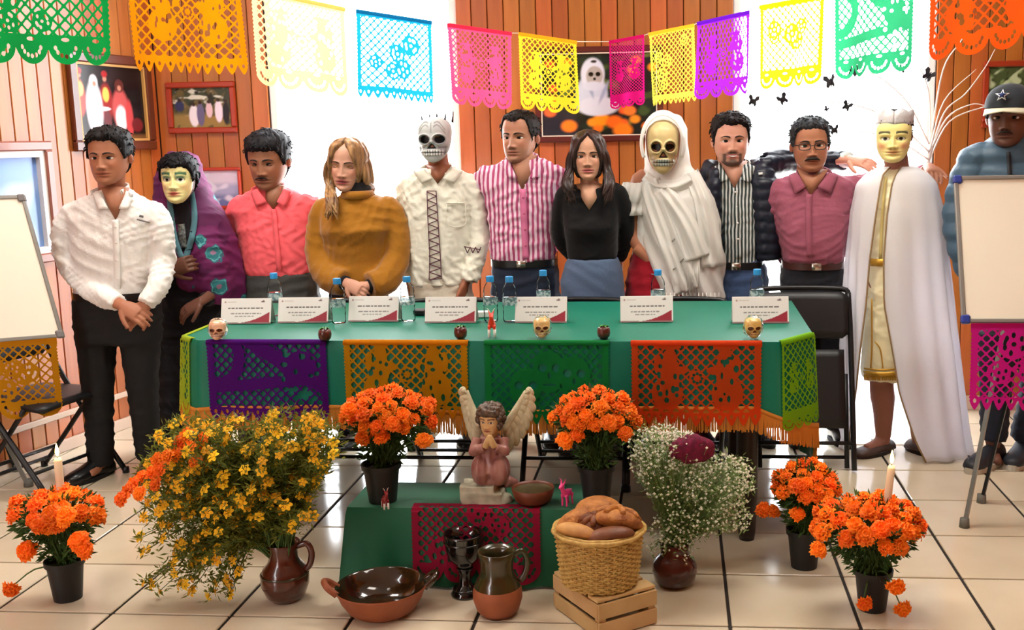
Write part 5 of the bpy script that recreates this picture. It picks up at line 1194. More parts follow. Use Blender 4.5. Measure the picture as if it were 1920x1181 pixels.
for (x0, y0, x1, y1) in ((lx0, ly0, lx1, ly0), (lx0, ly1, lx1, ly1), (lx0, ly0, lx0, ly1), (lx1, ly0, lx1, ly1)):
    ap.box(((x0+x1)/2-tx, (y0+y1)/2-ty, .70), (max(abs(x1-x0), .03), max(abs(y1-y0), .03), .09))
ap.build('apron', m_dark, tt, smooth=False)
# tablecloth: top plus skirt following the outline
m_green = M('green_tablecloth', (0, 114, 92), rough=.5, bump=(160, .12, .002), spec=.35, vary=(3, (0, 104, 82), .3))
m_fr = M('ochre_fringe', (196, 124, 40), rough=.8)
path = [BL, CL, FL, FR, CRt, BR]
zb_f = atY(1300, 772, FR[1])[2]; zb_c = atY(1514, 800, CRt[1])[2]; zb_l = atY(370, 770, FL[1])[2]
bz = [.34, zb_l-.01, zb_l, zb_f, zb_c, .14]
pts = []; zbs = []; kind = []
for i in range(5):
    n = (26, 8, 110, 14, 26)[i]
    for k in range(n + (1 if i == 4 else 0)):
        t = k/n; pts.append(lerp(path[i], path[i+1], t)); kind.append(i)
        if i == 2: zz = zb_f + (zb_l-zb_f)*(1-t) + .010*math.sin(t*9) - .03*sst(np.array(t), .955, 1.0)
        elif i == 3: zz = lerp(zb_f-.03, zb_c, t**.9)
        elif i == 4: zz = lerp(.24, .16, t) if t > .12 else lerp(zb_c, .24, t/.12)
        elif i == 0: zz = lerp(.30, zb_l, sst(np.array(t), .7, 1.0))
        else: zz = zb_l + .005*math.sin(t*6)
        zbs.append(float(zz))
pts = np.array(pts); zbs = np.array(zbs); n = len(pts)
nrm2 = np.cross(np.gradient(pts, axis=0), (0, 0, 1)); nrm2 /= np.linalg.norm(nrm2, axis=1, keepdims=True)
ker = np.ones(7)/7; nrm2 = np.stack([np.convolve(np.pad(nrm2[:, k], 3, 'edge'), ker, 'valid') for k in range(3)], 1)
arc = np.concatenate([[0], np.cumsum(np.linalg.norm(np.diff(pts, axis=0), axis=1))])
def skirt_pt(idx, drop, off=0.0):
    """idx along the edge (float), drop below the top"""
    i = np.clip(np.asarray(idx, float), 0, n-1.001); i0 = i.astype(int); f_ = (i-i0)[:, None]
    b = pts[i0]*(1-f_) + pts[i0+1]*f_; nn = nrm2[i0]*(1-f_) + nrm2[i0+1]*f_; a = np.interp(i, np.arange(n), arc)
    w = .010*np.sin(a*16+.6)*np.clip(drop/.25, 0, 1.6) + .05*np.clip(drop, 0, .7)*1.0 + .012*np.sin(a*41)*np.clip(drop-.05, 0, .3)
    return b + nn*(.006*np.minimum(drop/.01, 1) + w + off)[:, None] - np.array([0, 0, 1.0])*drop[:, None] + np.array([0, 0, .006])
rows = []
for f_ in np.linspace(0, 1, 12):
    rows.append(skirt_pt(np.arange(n), f_*(TZ - zbs)))
A = np.stack(rows, 1)
tc_ = thing('tablecloth', 'bright green tablecloth with ochre fringe covering the long table', 'tablecloth', (tx, ty, TZ)); off_ = np.array([tx, ty, TZ])
g = MB().slab(A - off_, -.003); top = np.array([p_ for p_ in pts]) + np.array([0, 0, .006]); cen = np.array([tx, ty, TZ+.006])
g.add(np.concatenate([top, [cen]]) - off_, [(i, i+1, n) for i in range(n-1)] + [(n-1, 0, n)])
g.build('cloth', m_green, tc_, sharp=.9)
fm = MB(); r = random.Random(1); a0 = 20; idx = np.arange(a0, n-20, .14)
base = skirt_pt(idx, TZ - np.interp(idx, np.arange(n), zbs) - .004, .004)
for b in base:
    if b[0] > CRt[0]+.09: continue
    l = .082 + r.uniform(-.006, .006); w = .0036
    d = np.array([r.uniform(-.004, .004), r.uniform(-.003, .003), -l]); x = np.array([w/2, 0, 0])
    fm.add([b-x, b+x, b+x+d, b-x+d, b-x+(0, .003, 0), b+x+(0, .003, 0), b+x+d+(0, .003, 0), b-x+d+(0, .003, 0)] - off_, [(0, 3, 2, 1), (4, 5, 6, 7), (0, 4, 7, 3), (1, 2, 6, 5)])
stuff(fm.build('fringe', m_fr, tc_, smooth=False))
bd = np.stack([skirt_pt(np.arange(a0, n-20, 1.), TZ - zbs[a0:n-20] - e_, .006) for e_ in (.012, -.004)], 1)
MB().slab(bd - off_, -.003).build('fringe_band', m_fr, tc_)
# cut paper hanging over the table edge
def idx_at(px):                                        # edge index whose front point is seen at this photo column
    x = atZ(px, 643, TZ)[0]; i = 34 + (x - FL[0])/(FR[0]-FL[0])*110; return i
def table_paper(label, i0, i1, hh, col, nm, style, seed, scal='tri', nx=124, lift=.0):
    wd = abs(np.interp(i1, np.arange(n), arc) - np.interp(i0, np.arange(n), arc))
    def fn(u, v):
        s_ = v*hh - .018; idx = i0 + (i1-i0)*u; P = skirt_pt(idx, np.maximum(s_, .0005), .008 + lift)
        back = np.minimum(s_, 0); i0_ = np.clip(idx.astype(int), 0, n-1); P = P + nrm2[i0_]*back[:, None]; P[:, 2] += .003*(s_ < .004)
        return P
    o = paper('paper_banner', label, fn, hh/wd, paper_mat(nm, col), style, seed, scal, nx=nx, group='cut-paper banners along the table edge', ks=max(.55, wd/.46))
    u = np.linspace(0, 1, 24); st_ = np.stack([fn(u, np.full(24, e_/hh)) + np.array([0, -.002, .001]) for e_ in (.0, .012, .018, .030)], 1)
    MB().slab(st_, -.002).build('fold_strip', M('tissue_paper_' + nm), o); return o
table_paper('purple cut-paper banner on the front of the green table, at the left', idx_at(385), idx_at(612), .315, (104, 24, 150), 'violet', 'curve', 3)
table_paper('golden yellow cut-paper banner with dancers on the table front', idx_at(643), idx_at(878), .30, (236, 160, 16), 'gold', 'dance', 4)
table_paper('green cut-paper banner with three skulls on the table front', idx_at(908), idx_at(1143), .32, (28, 150, 74), 'leaf_green', 'skulls', 5)
table_paper('orange cut-paper banner with two figures on the table front', idx_at(1183), idx_at(1428), .315, (240, 88, 34), 'tangerine', 'dance', 6)
table_paper('lime green cut-paper banner over the right corner of the table', 144.3, 157.7, .34, (150, 210, 40), 'lime', 'dance', 7, 'round')
table_paper('lime yellow cut-paper banner over the left end of the table', 16.0, 31.0, .31, (196, 214, 60), 'lime_yellow', 'dance', 8, 'round')

# ------------------------------------------------------------------ folding chairs
m_chair = M('black_chair_metal', (20, 20, 23), rough=.38, spec=.5); m_vinyl = M('black_vinyl', (24, 24, 27), rough=.42, bump=(200, .15, .001))
def make_chair(folded=False):
    t = thing('folding_chair', 'x', 'chair')
    if folded:
        for s_ in (-1, 1):
            MB().tube(bez([(s_*.215, .235, .78), (s_*.222, .19, .60), (s_*.222, .09, .30), (s_*.222, -.005, .008)], 5), .0125, 10).build('leg', m_chair, t)
            MB().tube([(s_*.195, .14, .42), (s_*.195, .03, .008)], .0115, 10).build('leg', m_chair, t)
        for (y, z, w) in ((.03, .125, .222), (.045, .055, .195)): MB().tube([(-w, y, z), (w, y, z)], .009, 8).build('crossbar', m_chair, t)
        u, v = np.meshgrid(np.linspace(-1, 1, 13), np.linspace(-1, 1, 11), indexing='ij'); MB().slab(np.stack([.19*u, .10 + .055*v, .36 + .17*v], -1), .02).build('seat', m_vinyl, t)
    for s_ in () if folded else (-1, 1):
        P = bez([(s_*.215, .235, .78), (s_*.222, .17, .60), (s_*.222, .06, .40), (s_*.222, -.22, .008)], 5); MB().tube(P, .0125, 10).build('leg', m_chair, t)
        P = bez([(s_*.195, -.10, .415), (s_*.195, .06, .22), (s_*.195, .24, .008)], 5); MB().tube(P, .0115, 10).build('leg', m_chair, t)
        for y in (-.22, .24): MB().lathe([(.0, 0), (.016, 0), (.015, .03), (.0, .03)], 10, c=(s_*(.222 if y < 0 else .195), y, 0)).build('foot_cap', m_chair, t)
    for (y, z, w) in () if folded else ((-.135, .125, .222), (.20, .055, .195), (.155, .115, .195)): MB().tube([(-w, y, z), (w, y, z)], .009, 8).build('crossbar', m_chair, t)
    u, v = np.meshgrid(np.linspace(-1, 1, 13), np.linspace(-1, 1, 11), indexing='ij')
    sx = .20*u*(1-.06*(v < -.8)); A_ = np.stack([sx, .19*v - .01, .445 - .012*u**2 - .012*np.clip(-v, 0, 1)**3], -1); (None if folded else MB().slab(A_, .022).build('seat', m_vinyl, t))
    u, v = np.meshgrid(np.linspace(-1, 1, 17), np.linspace(0, 1, 7), indexing='ij'); rnd = np.where(abs(u) > .85, .018*((abs(u)-.85)/.15)**2, 0)
    A_ = np.stack([.212*u, .205 + .05*(v-.5) + .02*(1-u**2) , .575 + .205*v - rnd*(v-.5)*2.5], -1); MB().slab(A_, -.022).build('backrest', m_vinyl, t)
    P = bez([(-.215, .235, .77), (-.19, .245, .795), (0, .262, .80), (.19, .245, .795), (.215, .235, .77)], 4); MB().tube(P, .0125, 10).build('top_rail', m_chair, t)
    return t
def copy_tree(o, label, loc, rz, group=None):
    c = o.copy(); COL.objects.link(c); c.location = loc; c.rotation_euler = (0, 0, rz); c['label'] = label
    if group: c['group'] = group
    for ch in o.children:
        d = ch.copy(); COL.objects.link(d); d.parent = c
        for g_ in ch.children:
            e_ = g_.copy(); COL.objects.link(e_); e_.parent = d
    return c
chf = make_chair(True); ch0 = make_chair(); CG = 'black folding chairs'
chf['group'] = CG; chf['label'] = 'black folding chair showing its backrest at the right end of the table'; x = atY(1502, 600, 4.86)[0]; chf.location = (x+.005, 4.70, 0)
for px, lab in ((1272, 'black folding chair tucked under the table by the white shawl'), (1086, 'black folding chair tucked under the table by the woman in black'), (852, 'black folding chair tucked under the table by the skull-masked man'), (648, 'black folding chair tucked under the table by the mustard sweater')):
    loc = (atY(px, 560, 4.86)[0], 4.62, 0)
    if px == 1272: ch0['group'] = CG; ch0['label'] = lab; ch0.location = loc; ch0.scale = (1, 1, .955)
    else: copy_tree(ch0, lab, loc, 0, CG)
sp = atZ(118, 726, .445); copy_tree(ch0, 'black folding chair beside the left whiteboard, against the pine wall', (sp[0]-.10, sp[1]+.0, 0), PI/2 - .25, CG)

# ------------------------------------------------------------------ things on the table
TT = TZ + .009
pet = bpy.data.materials.new('clear_plastic'); pet.use_nodes = True; nt = pet.node_tree; nt.nodes.clear()
o_ = nt.nodes.new('ShaderNodeOutputMaterial'); t_ = nt.nodes.new('ShaderNodeBsdfTransparent'); t_.inputs[0].default_value = (.965, .985, .985, 1); g_ = nt.nodes.new('ShaderNodeBsdfGlossy'); g_.inputs['Roughness'].default_value = .06; g_.inputs[0].default_value = (.9, .95, 1, 1)
fz = nt.nodes.new('ShaderNodeLayerWeight'); fz.inputs[0].default_value = .12; mx_ = nt.nodes.new('ShaderNodeMixShader'); nt.links.new(fz.outputs['Fresnel'], mx_.inputs[0]); nt.links.new(t_.outputs[0], mx_.inputs[1]); nt.links.new(g_.outputs[0], mx_.inputs[2]); nt.links.new(mx_.outputs[0], o_.inputs[0])
m_capb = M('blue_cap_plastic', (36, 142, 206), rough=.35)
prof = [(0, .002), (.026, .002), (.0285, .010), (.0275, .03), (.029, .04), (.027, .055), (.029, .066), (.029, .10), (.0265, .112), (.0285, .122), (.026, .135), (.017, .152), (.0125, .158), (.0125, .163)]
bott = thing('water_bottle', 'x', 'bottle', group='small water bottles on the table')
bb = MB().lathe(prof, 20).build('bottle_body', pet, bott)
MB().lathe([(0, .1), (.0262, .1), (.0262, .0985), (0, .0985)], 18).build('water_line', pet, bb)
MB().lathe([(.0295, .068), (.0295, .098)], 20).build('bottle_label', M('pale_bottle_label', (196, 214, 216), rough=.4, vary=(90, (96, 130, 140), .06), alpha=.75), bott)
MB().lathe([(.0155, .158), (.0155, .178), (.014, .181), (0, .181)], 18).build('cap', m_capb, bott)
BT = [(518, 592, 'behind the two leftmost name cards'), (636, 606, 'between the second and third name cards'), (766, 602, 'between the third and fourth name cards'), (921, 602, 'behind the orange toy deer'), (957, 603, 'just left of the fifth name card'), (1020, 588, 'behind the fifth name card'), (1234, 588, 'behind the sixth name card'), (1419, 588, 'behind the rightmost name card')]
for i, (px, py, lab) in enumerate(BT):
    w = atZ(px, py, TT); lb = 'clear water bottle with blue cap ' + lab
    if i == 0: bott.location = w; bott['label'] = lb
    else: copy_tree(bott, lb, w, i*.7)
CARD = [(458, 608, .02, 'leftmost'), (566, 606, .03, 'second from the left'), (698, 604, .0, 'third from the left'), (843, 606, 0, 'fourth from the left'), (1013, 606, 0, 'fifth from left'), (1213, 605, .05, 'second from the right'), (1427, 607, .02, 'rightmost')]
WORDS = [(.22, .62), (.10, .82), (.24, .70)]
for i, (px, py, rz, lab) in enumerate(CARD):
    w, h = .205 if i != 6 else .215, .098; im = Img(96, 44, (232, 230, 226)); r = random.Random(i+60)
    sw = im.v < (.04 + .42*np.clip((im.u-.35)/.62, 0, 1)**1.8); im.put((sw*(im.u > .35)*(im.u < .97)*(im.v > .03)).astype(float), (158, 40, 58))
    im.put((sw*(im.v < .05)).astype(float), (140, 110, 110)); im.rect(.0, .35, .02, .055, (150, 130, 128), .01)
    im.ell(.08, .86, .02, .04, (170, 130, 130), .4).rect(.12, .3, .85, .88, (196, 190, 186), .01).rect(.80, .87, .85, .89, (90, 70, 70), .01).rect(.83, .86, .90, .93, (110, 50, 60), .01)
    for y, x0, x1, hh_, c in ((.62, .14+.02*(i % 3), .84, .055, (84, 80, 82)), (.40, .2, .80-.05*(i % 2), .04, (110, 106, 108)), (.30, .28, .66, .04, (120, 116, 118))):
        x = x0
        while x < x1: l = r.uniform(.03, .09); im.rect(x, min(x+l, x1), y-hh_/2, y+hh_/2, c, .006); x += l + .018
    o = thing('name_card', 'folded white name card with a red corner swoosh, %s on the table' % lab, 'name card', atZ(px, py, TT), rz, 'name cards on the table')
    A_ = np.stack([(im.u-.5)*w, .012 + im.v*.030, im.v*h], -1); MB().grid(A_, col=im.a).build('front_face', M('card_print', (255, 255, 255), rough=.5, attr=True), o)
    pp = MB(); pp.prism([(-w/2, 0), (w/2, 0), (w/2, 1), (-w/2, 1)], .0012, (0, .0135, -.0004), (1, 0, 0), (0, .030, h)); pp.prism([(w/2, 0), (-w/2, 0), (-w/2, 1), (w/2, 1)], .0012, (0, .078, 0), (1, 0, 0), (0, -.0335, h)); pp.build('card_stock', M('white_card', (238, 236, 232), rough=.6), o, smooth=False)
# sugar skulls
sg = skull_face((226, 196, 150), dark=(120, 70, 50), teeth=(240, 220, 190)); XX, YY, ZZ, CC = sg
for px, py, c, lab in ((402, 640, (1.12, .86, .95), 'pink sugar skull in clear wrap at the left end of the table edge'), (1014, 636, (1.0, .88, .62), 'amber sugar skull in clear wrap at the middle of the table edge'), (1413, 637, (1.0, .9, .5), 'amber sugar skull in clear wrap near the right end of the table edge')):
    w = atZ(px, py, TT); w = w + np.array([0, .035, 0]); t = thing('sugar_skull', lab, 'candy', w, .15, group='sugar skulls on the table')
    mb = MB(); headmesh(mb, (XX*1.15, YY*.95, ZZ*.92, CC*np.array(c)), np.array([0, 0, .038]), .078, np.eye(3)); mb.build('skull', M('sugar_paint', (255, 255, 255), rough=.35, attr=True, coat=.5), t)
    V, F = MB().ell((0, 0, .040), (.036, .038, .042), 16, 11).arr(); V[:, 2] = np.maximum(V[:, 2], .001); V += .0035*np.stack([wob(V, 3+k, 120) for k in range(3)], 1); V[:, 2] = np.maximum(V[:, 2], .001); MB().add(V, F).build('clear_wrap', pet, t, smooth=False)
# little dark red candy fruit with leaves
for px, py, lab in ((605, 641, 'small dark red candy apple with leaf beside the purple banner'), (861, 637, 'small dark red candy apple with leaf above the golden banner'), (1131, 637, 'small dark red candy apple with leaf right of the middle sugar skull')):
    w = atZ(px, py, TT) + np.array([0, .028, 0]); t = thing('candy_apple', lab, 'candy', w, group='candy apples on the table edge')
    MB().lathe([(0, .003), (.014, .0), (.022, .009), (.0245, .024), (.022, .038), (.012, .045), (.004, .041), (0, .041)], 18).build('fruit', M('dark_candy_red', (92, 22, 22), rough=.3, vary=(40, (54, 40, 26), .2), coat=.4), t)
    MB().tube([(0, 0, .04), (.002, 0, .052)], .002, 6).build('stalk', M('green_stalk', (60, 110, 50)), t)
    for k in range(5):
        a_ = k*1.3; d = np.array([math.cos(a_), math.sin(a_), 0]); s_ = np.array([-d[1], d[0], 0]); c0 = np.array([0, 0, .043])
        MB().add([c0, c0+d*.012+s_*.006+(0, 0, .006), c0+d*.022+(0, 0, .0), c0+d*.012-s_*.006+(0, 0, .006)], [(0, 1, 2, 3)]).build('leaf', M('candy_leaf', (70, 140, 60), rough=.5), t)
# toy deer
def toy_deer(label, loc, rz, col, s_=1.0, legc=None):
    t = thing('toy_deer', label, 'figurine', loc, rz, group='small toy deer'); mb = MB()
    V = []
    mb.ell((0, 0, .062), (.017, .034, .019), 14, 10); mb.tube([(0, -.024, .068), (0, -.036, .088), (0, -.040, .102)], [.014, .0105, .010], 10); mb.tube([(0, -.034, .108), (0, -.048, .104), (0, -.060, .099)], [.012, .010, .006], 10)
    for x in (-1, 1):
        for y, k in ((-.024, -1), (.026, 1)): mb.tube([(x*.011, y, .058), (x*.012, y - .004*k, .032), (x*.0125, y+.002, .002)], [.0085, .0055, .005], 8)
        mb.tube([(x*.006, -.034, .114), (x*.014, -.030, .128)], [.005, .002], 6)
    mb.tube([(0, .032, .070), (0, .042, .066)], [.006, .003], 6)
    V, F, N = remesh(mb, .0026, 2); m = M('toy_plastic_%d_%d_%d' % col, col, rough=.35, coat=.3)
    MB().add(V*s_, F).build('body', m, t)
    for x in (-1, 1):
        MB().tube(np.array([(x*.005, -.033, .116), (x*.010, -.030, .130), (x*.018, -.034, .140)])*s_, [.0022*s_, .0018*s_, .001*s_], 6).build('antler', M('pale_antler', (236, 226, 214)) if legc else m, t)
        MB().ell(np.array((x*.0085, -.045, .1085))*s_, .0017*s_, 8, 6).build('eye', M('toy_eye', (16, 14, 14), rough=.2), t)
    if legc:
        for x in (-1, 1):
            for y in (-.024, .028): MB().tube(np.array([(x*.0122, y, .040), (x*.0125, y+.001, .002)])*s_, [.0064*s_, .0058*s_], 8).build('stocking', M('white_toy_sock', legc), t)
    return t
toy_deer('small orange-red toy deer with white legs standing on the green table', atZ(921, 634, TT) + np.array([0, .02, 0]), .15, (226, 60, 34), .80, (236, 232, 226))
w = atZ(905, 594, TT); tag(MB().box(w + np.array([0, 0, .012]), (.05, .035, .024), rot=rotm(0, 0, .2), bev=.003).build('napkin_pack', M('white_card'), smooth=False), 'small white paper pack beside the fourth name card', 'packet')
w = atZ(785, 592, TT); tag(MB().box(w + np.array([0, .03, .012]), (.05, .05, .024), bev=.005).build('phone_pouch', M('black_vinyl'), smooth=False), 'small black pouch lying left of the fourth name card', 'pouch')

# ------------------------------------------------------------------ whiteboard easels
m_wb = M('whiteboard_face', (246, 242, 224), rough=.28); m_alu = M('aluminium', (150, 150, 146), rough=.4, metal=.55); m_blue = M('blue_corner', (40, 60, 150), rough=.4)
def easel(label, BLc, BRc, up, h, feet, capmat, mid):
    BLc, BRc, up = np.asarray(BLc), np.asarray(BRc), nrm(up); X = BRc-BLc; w = np.linalg.norm(X); X = X/w; Nn = nrm(np.cross(X, up)); o0 = (BLc+BRc)/2
    t = thing('easel', label, 'easel', (o0[0], o0[1], 0)); org = np.array([o0[0], o0[1], 0]); Rm = np.stack([X, -Nn, up], 1); c = BLc - org + X*w/2 + up*h/2
    bo = MB().box(c, (w-.01, .012, h-.01), rot=Rm).build('whiteboard', m_wb, t, smooth=False)
    for cc, ss in ((c + up*(h/2-.008), (w, .02, .016)), (c - up*(h/2-.008), (w, .02, .016)), (c + X*(w/2-.008), (.016, .02, h)), (c - X*(w/2-.008), (.016, .02, h))): MB().box(cc + Nn*.002, ss, rot=Rm, bev=.003).build('frame_bar', m_alu, bo, smooth=False)
    for sx in (-1, 1):
        for sz_ in (-1, 1): MB().box(c + X*sx*(w/2-.014) + up*sz_*(h/2-.014) + Nn*.003, (.034, .026, .034), rot=Rm, bev=.006).build('corner_cap', capmat, bo, smooth=False)
    ap_ = BLc - org + X*w*mid + up*(h*.93) - Nn*.03
    for i, f_ in enumerate(feet):
        f_ = np.asarray(f_, float) - org; a_ = ap_ + X*(.10*(i-1) if i < 3 else 0); d = nrm(f_-a_)
        MB().tube([a_, f_], .016 if i != 1 else .014, 4, flat=.6).build('leg', m_alu if i != 1 else m_chair, t, smooth=False)
        MB().lathe([(0, 0), (.02, 0), (.018, .035), (0, .035)], 10, c=f_ - np.array([0, 0, f_[2]])).build('foot', M('grey_rubber', (110, 108, 100), rough=.7), t)
    k = .62; q0 = lerp(ap_, np.asarray(feet[0])-org, k); q1 = lerp(ap_, np.asarray(feet[1])-org, k); MB().tube([q0, q1], .008, 6).build('brace', m_chair, t)
    return X, up, Nn, w
YR = 4.02
a = atY(1803, 606, YR); b = a + np.array([.68, -.02, 0.0]); tp = atY(1846, 336, YR + .20); upv = tp - a; h = np.linalg.norm(upv); upv = np.array([0., upv[1], upv[2]])
f0 = atZ(1808, 988); f1 = atZ(1840, 942)
eR = easel('whiteboard easel with blue corner caps at the right edge', a, b, upv, h, [f0, f1, (f0[0]+.62, f0[1]+.02, 0)], m_blue, .58)
a2 = a
def hang_paper(label, a, b, hh, col, nm, style, seed, scal, Nn, grp='cut-paper banners on the easels'):
    wd = np.linalg.norm(b-a)
    def fn(u, v): s_ = .010*np.sin(u*7+seed)*v + .003; return a + (b-a)*u[:, None] - np.array([0, 0, 1.0])*(v*hh)[:, None] + Nn*(s_ + .006)[:, None]
    o = paper('paper_banner', label, fn, hh/wd, paper_mat(nm, col), style, seed, scal, nx=110, group=grp)
    u = np.linspace(0, 1, 10); MB().slab(np.stack([fn(u, u*0), fn(u, u*0+.05)], 1), -.002).build('fold_strip', paper_mat(nm, col), o, smooth=False)
hang_paper('magenta cut-paper banner hanging under the right whiteboard', a + (.03, -.01, .0), a + (.53, -.02, 0.0), .33, (216, 30, 140), 'hot_pink', 'flower', 71, 'tri', eR[2])
YLb = 4.32
b = atY(121, 632, YLb); dirx = nrm([-.80, -.42, 0]); a = b + dirx*.72; tp = atY(46, 366, YLb + .10); upv = tp - b; h = np.linalg.norm(upv); 
Xd = nrm(b-a); upv = upv - Xd*np.dot(upv, Xd)*.0
f0 = atZ(62, 912)
eL = easel('whiteboard easel with grey corner caps at the left edge', a, b, upv, h, [(f0[0]-.02, f0[1], 0), (f0[0]-.22, f0[1]+.22, 0), (f0[0]-.50, f0[1]-.38, 0)], M('grey_cap', (120, 116, 116)), .42)
hang_paper('ochre yellow cut-paper banner hanging under the left whiteboard', b + dirx*.52 - (0, 0, .0), b + dirx*.03, .34, (226, 158, 22), 'ochre', 'flower', 74, 'round', eL[2])
# ------------------------------------------------------------------ low altar with green cloth
AZ = .27
fl_, fr_ = atZ(645, 960, AZ), atZ(1100, 952, AZ); bl_, br_ = atZ(692, 906, AZ), atZ(1140, 915, AZ)
ax0, ax1, ay0, ay1 = fl_[0], fr_[0] + .02, (fl_[1]+fr_[1])/2, bl_[1]
al = thing('low_bench', 'low wooden bench under the green altar cloth', 'bench', ((ax0+ax1)/2, (ay0+ay1)/2, 0)); bx, by = al.location[0], al.location[1]
MB().box((0, 0, AZ-.016), (ax1-ax0-.01, ay1-ay0-.01, .026), bev=.003).build('bench_top', m_dark, al, smooth=False)
for sx in (-1, 1):
    for sy in (-1, 1): MB().box((sx*((ax1-ax0)/2-.04), sy*((ay1-ay0)/2-.03), (AZ-.03)/2), (.04, .04, AZ-.03)).build('leg', m_dark, al, smooth=False)
cp_ = [np.array([ax0, ay1, AZ]), np.array([ax0, ay0, AZ]), np.array([ax1, ay0, AZ]), np.array([ax1, ay1, AZ])]
ap = []
for i in range(3):
    nn_ = (14, 60, 14)[i]
    for k in range(nn_ + (i == 2)): ap.append(lerp(cp_[i], cp_[i+1], k/nn_))
ap = np.array(ap); an = np.cross(np.gradient(ap, axis=0), (0, 0, 1)); an /= np.linalg.norm(an, axis=1, keepdims=True); an = np.stack([np.convolve(np.pad(an[:, k], 3, 'edge'), ker, 'valid') for k in range(3)], 1)
aarc = np.concatenate([[0], np.cumsum(np.linalg.norm(np.diff(ap, axis=0), axis=1))]); na_ = len(ap)
def altar_pt(idx, drop, off=0.0):
    i = np.clip(np.asarray(idx, float), 0, na_-1.001); i0 = i.astype(int); f_ = (i-i0)[:, None]; b = ap[i0]*(1-f_)+ap[i0+1]*f_; nn = an[i0]*(1-f_)+an[i0+1]*f_; a = np.interp(i, np.arange(na_), aarc)
    corner = np.exp(-((a-aarc[14])/.06)**2) + np.exp(-((a-aarc[74])/.06)**2)
    w = (.012*np.sin(a*24)+.006*np.sin(a*53))*drop/AZ + .09*drop*(1 + 1.1*corner)
    return b + nn*(.005*np.minimum(drop/.01, 1) + w + off)[:, None] - np.array([0, 0, 1.])*drop[:, None] + np.array([0, 0, .005])
m_green2 = M('deep_green_altar_cloth', (4, 92, 60), rough=.6, bump=(160, .15, .002), sheen=.15)
ac = thing('altar_cloth', 'deep green cloth draped over the low altar bench', 'cloth', (bx, by, AZ)); o3 = np.array([bx, by, AZ])
A = np.stack([altar_pt(np.arange(na_), np.full(na_, f_*(AZ-.006))) for f_ in np.linspace(0, 1, 10)], 1); g = MB().slab(A - o3, -.003); topv = ap + np.array([0, 0, .005])
g.add(np.concatenate([topv, [np.array([bx, by, AZ+.005])]]) - o3, [(i, i+1, na_) for i in range(na_-1)] + [(na_-1, 0, na_)]); g.build('cloth', m_green2, ac, sharp=.9)
iL = 14 + (atZ(770, 957, AZ)[0]-ax0)/(ax1-ax0)*60; iR = 14 + (atZ(1016, 953, AZ)[0]-ax0)/(ax1-ax0)*60
def fnp(u, v):
    hh = .30; s_ = v*hh - .05; idx = iL + (iR-iL)*u; P = altar_pt(idx, np.clip(s_, .0005, AZ-.012), .007); P = P + np.array([0, -1., 0])*np.minimum(s_, 0)[:, None]; P[:, 2] += .003*(s_ < .004); return P
paper('paper_banner', 'rose pink cut-paper banner draped over the front of the low altar', fnp, .30/.43, paper_mat('rose', (196, 40, 76)), 'flower', 77, 'round', nx=96)

# ------------------------------------------------------------------ angel statue
SY = ay0 + .085; S0 = atY(912, 962, SY); S0[2] = AZ + .006
st_ = thing('angel_statue', 'painted kneeling angel figurine with cream wings praying on a rock base', 'statue', S0)
sl = lambda px, py, dy=0.0: atY(px, py, SY+dy) - S0
def lump(pts, vox=.004, sm=2, amp=0, seed=1, k=60):
    mb = MB()
    for kind_, *a_ in pts:
        getattr(mb, kind_)(*a_)
    V, F, N = remesh(mb, vox, sm)
    if amp: V = V + N*(amp*wob(V, seed, k))[:, None]
    return V, F
px1 = 1/590.
V, F = lump([('box', sl(908, 938) + (0, 0, -.002), (.14, .10, .085)), ('box', sl(898, 918), (.12, .09, .05)), ('ell', sl(888, 952), (.035, .05, .022)), ('ell', sl(945, 940), (.03, .045, .03))], amp=.006, k=70); V[:, 2] = np.maximum(V[:, 2], .0005)
MB().add(V, F).build('rock_base', M('cream_plaster_rock', (196, 190, 166), rough=.7, vary=(30, (150, 146, 124), .25)), st_)
m_robe = M('mauve_glazed_robe', (134, 74, 70), rough=.4, vary=(26, (176, 128, 116), .16), stretch=(1, 1, .35), coat=.2)
V, F = lump([('ell', sl(902, 880, -.01), (.034, .045, .055)), ('ell', sl(936, 880, -.01), (.036, .045, .055)), ('ell', sl(920, 895, .03), (.062, .06, .034)), ('tube', [sl(948, 902, .03), sl(966, 906, .06)], [.024, .014], 12),
  ('tube', [sl(918, 880, .01), sl(920, 850, .01), sl(920, 815, .005)], [.056, .042, .034], 18),
  ('tube', [sl(897, 822, -.01), sl(890, 846, -.03), sl(908, 838, -.055)], [.022, .022, .015], 12), ('tube', [sl(942, 822, -.01), sl(946, 846, -.03), sl(928, 838, -.055)], [.022, .022, .015], 12)])
a_ = np.arctan2(V[:, 0], -V[:, 1]); V[:, :2] *= (1 + .035*np.sin(a_*13))[:, None]
MB().add(V, F).build('robe', m_robe, st_)
V, F = lump([('tube', [sl(910, 838, -.058), sl(914, 826, -.066), sl(918, 816, -.07)], [.012, .010, .006], 10), ('tube', [sl(927, 838, -.058), sl(922, 826, -.066), sl(919, 816, -.07)], [.012, .010, .006], 10)], vox=.0025)
m_sskin = M('statue_skin', (206, 168, 116), rough=.4); MB().add(V, F).build('praying_hands', m_sskin, st_)
geo = paint_face((214, 172, 120), (96, 62, 44), (176, 96, 76), eye=(60, 40, 30), smile=0)
hb_ = MB(); c0 = sl(920, 786, -.012); Hs = .098; Rs = rotm(.12, 0, -.22); headmesh(hb_, (geo[0]*1.08, geo[1], geo[2], geo[3]), c0, Hs, Rs); hb_.tube([c0, sl(920, 818, 0)], [.022, .024], 12, col=lin((206, 168, 116)))
hb_.build('head', m_skin, st_)
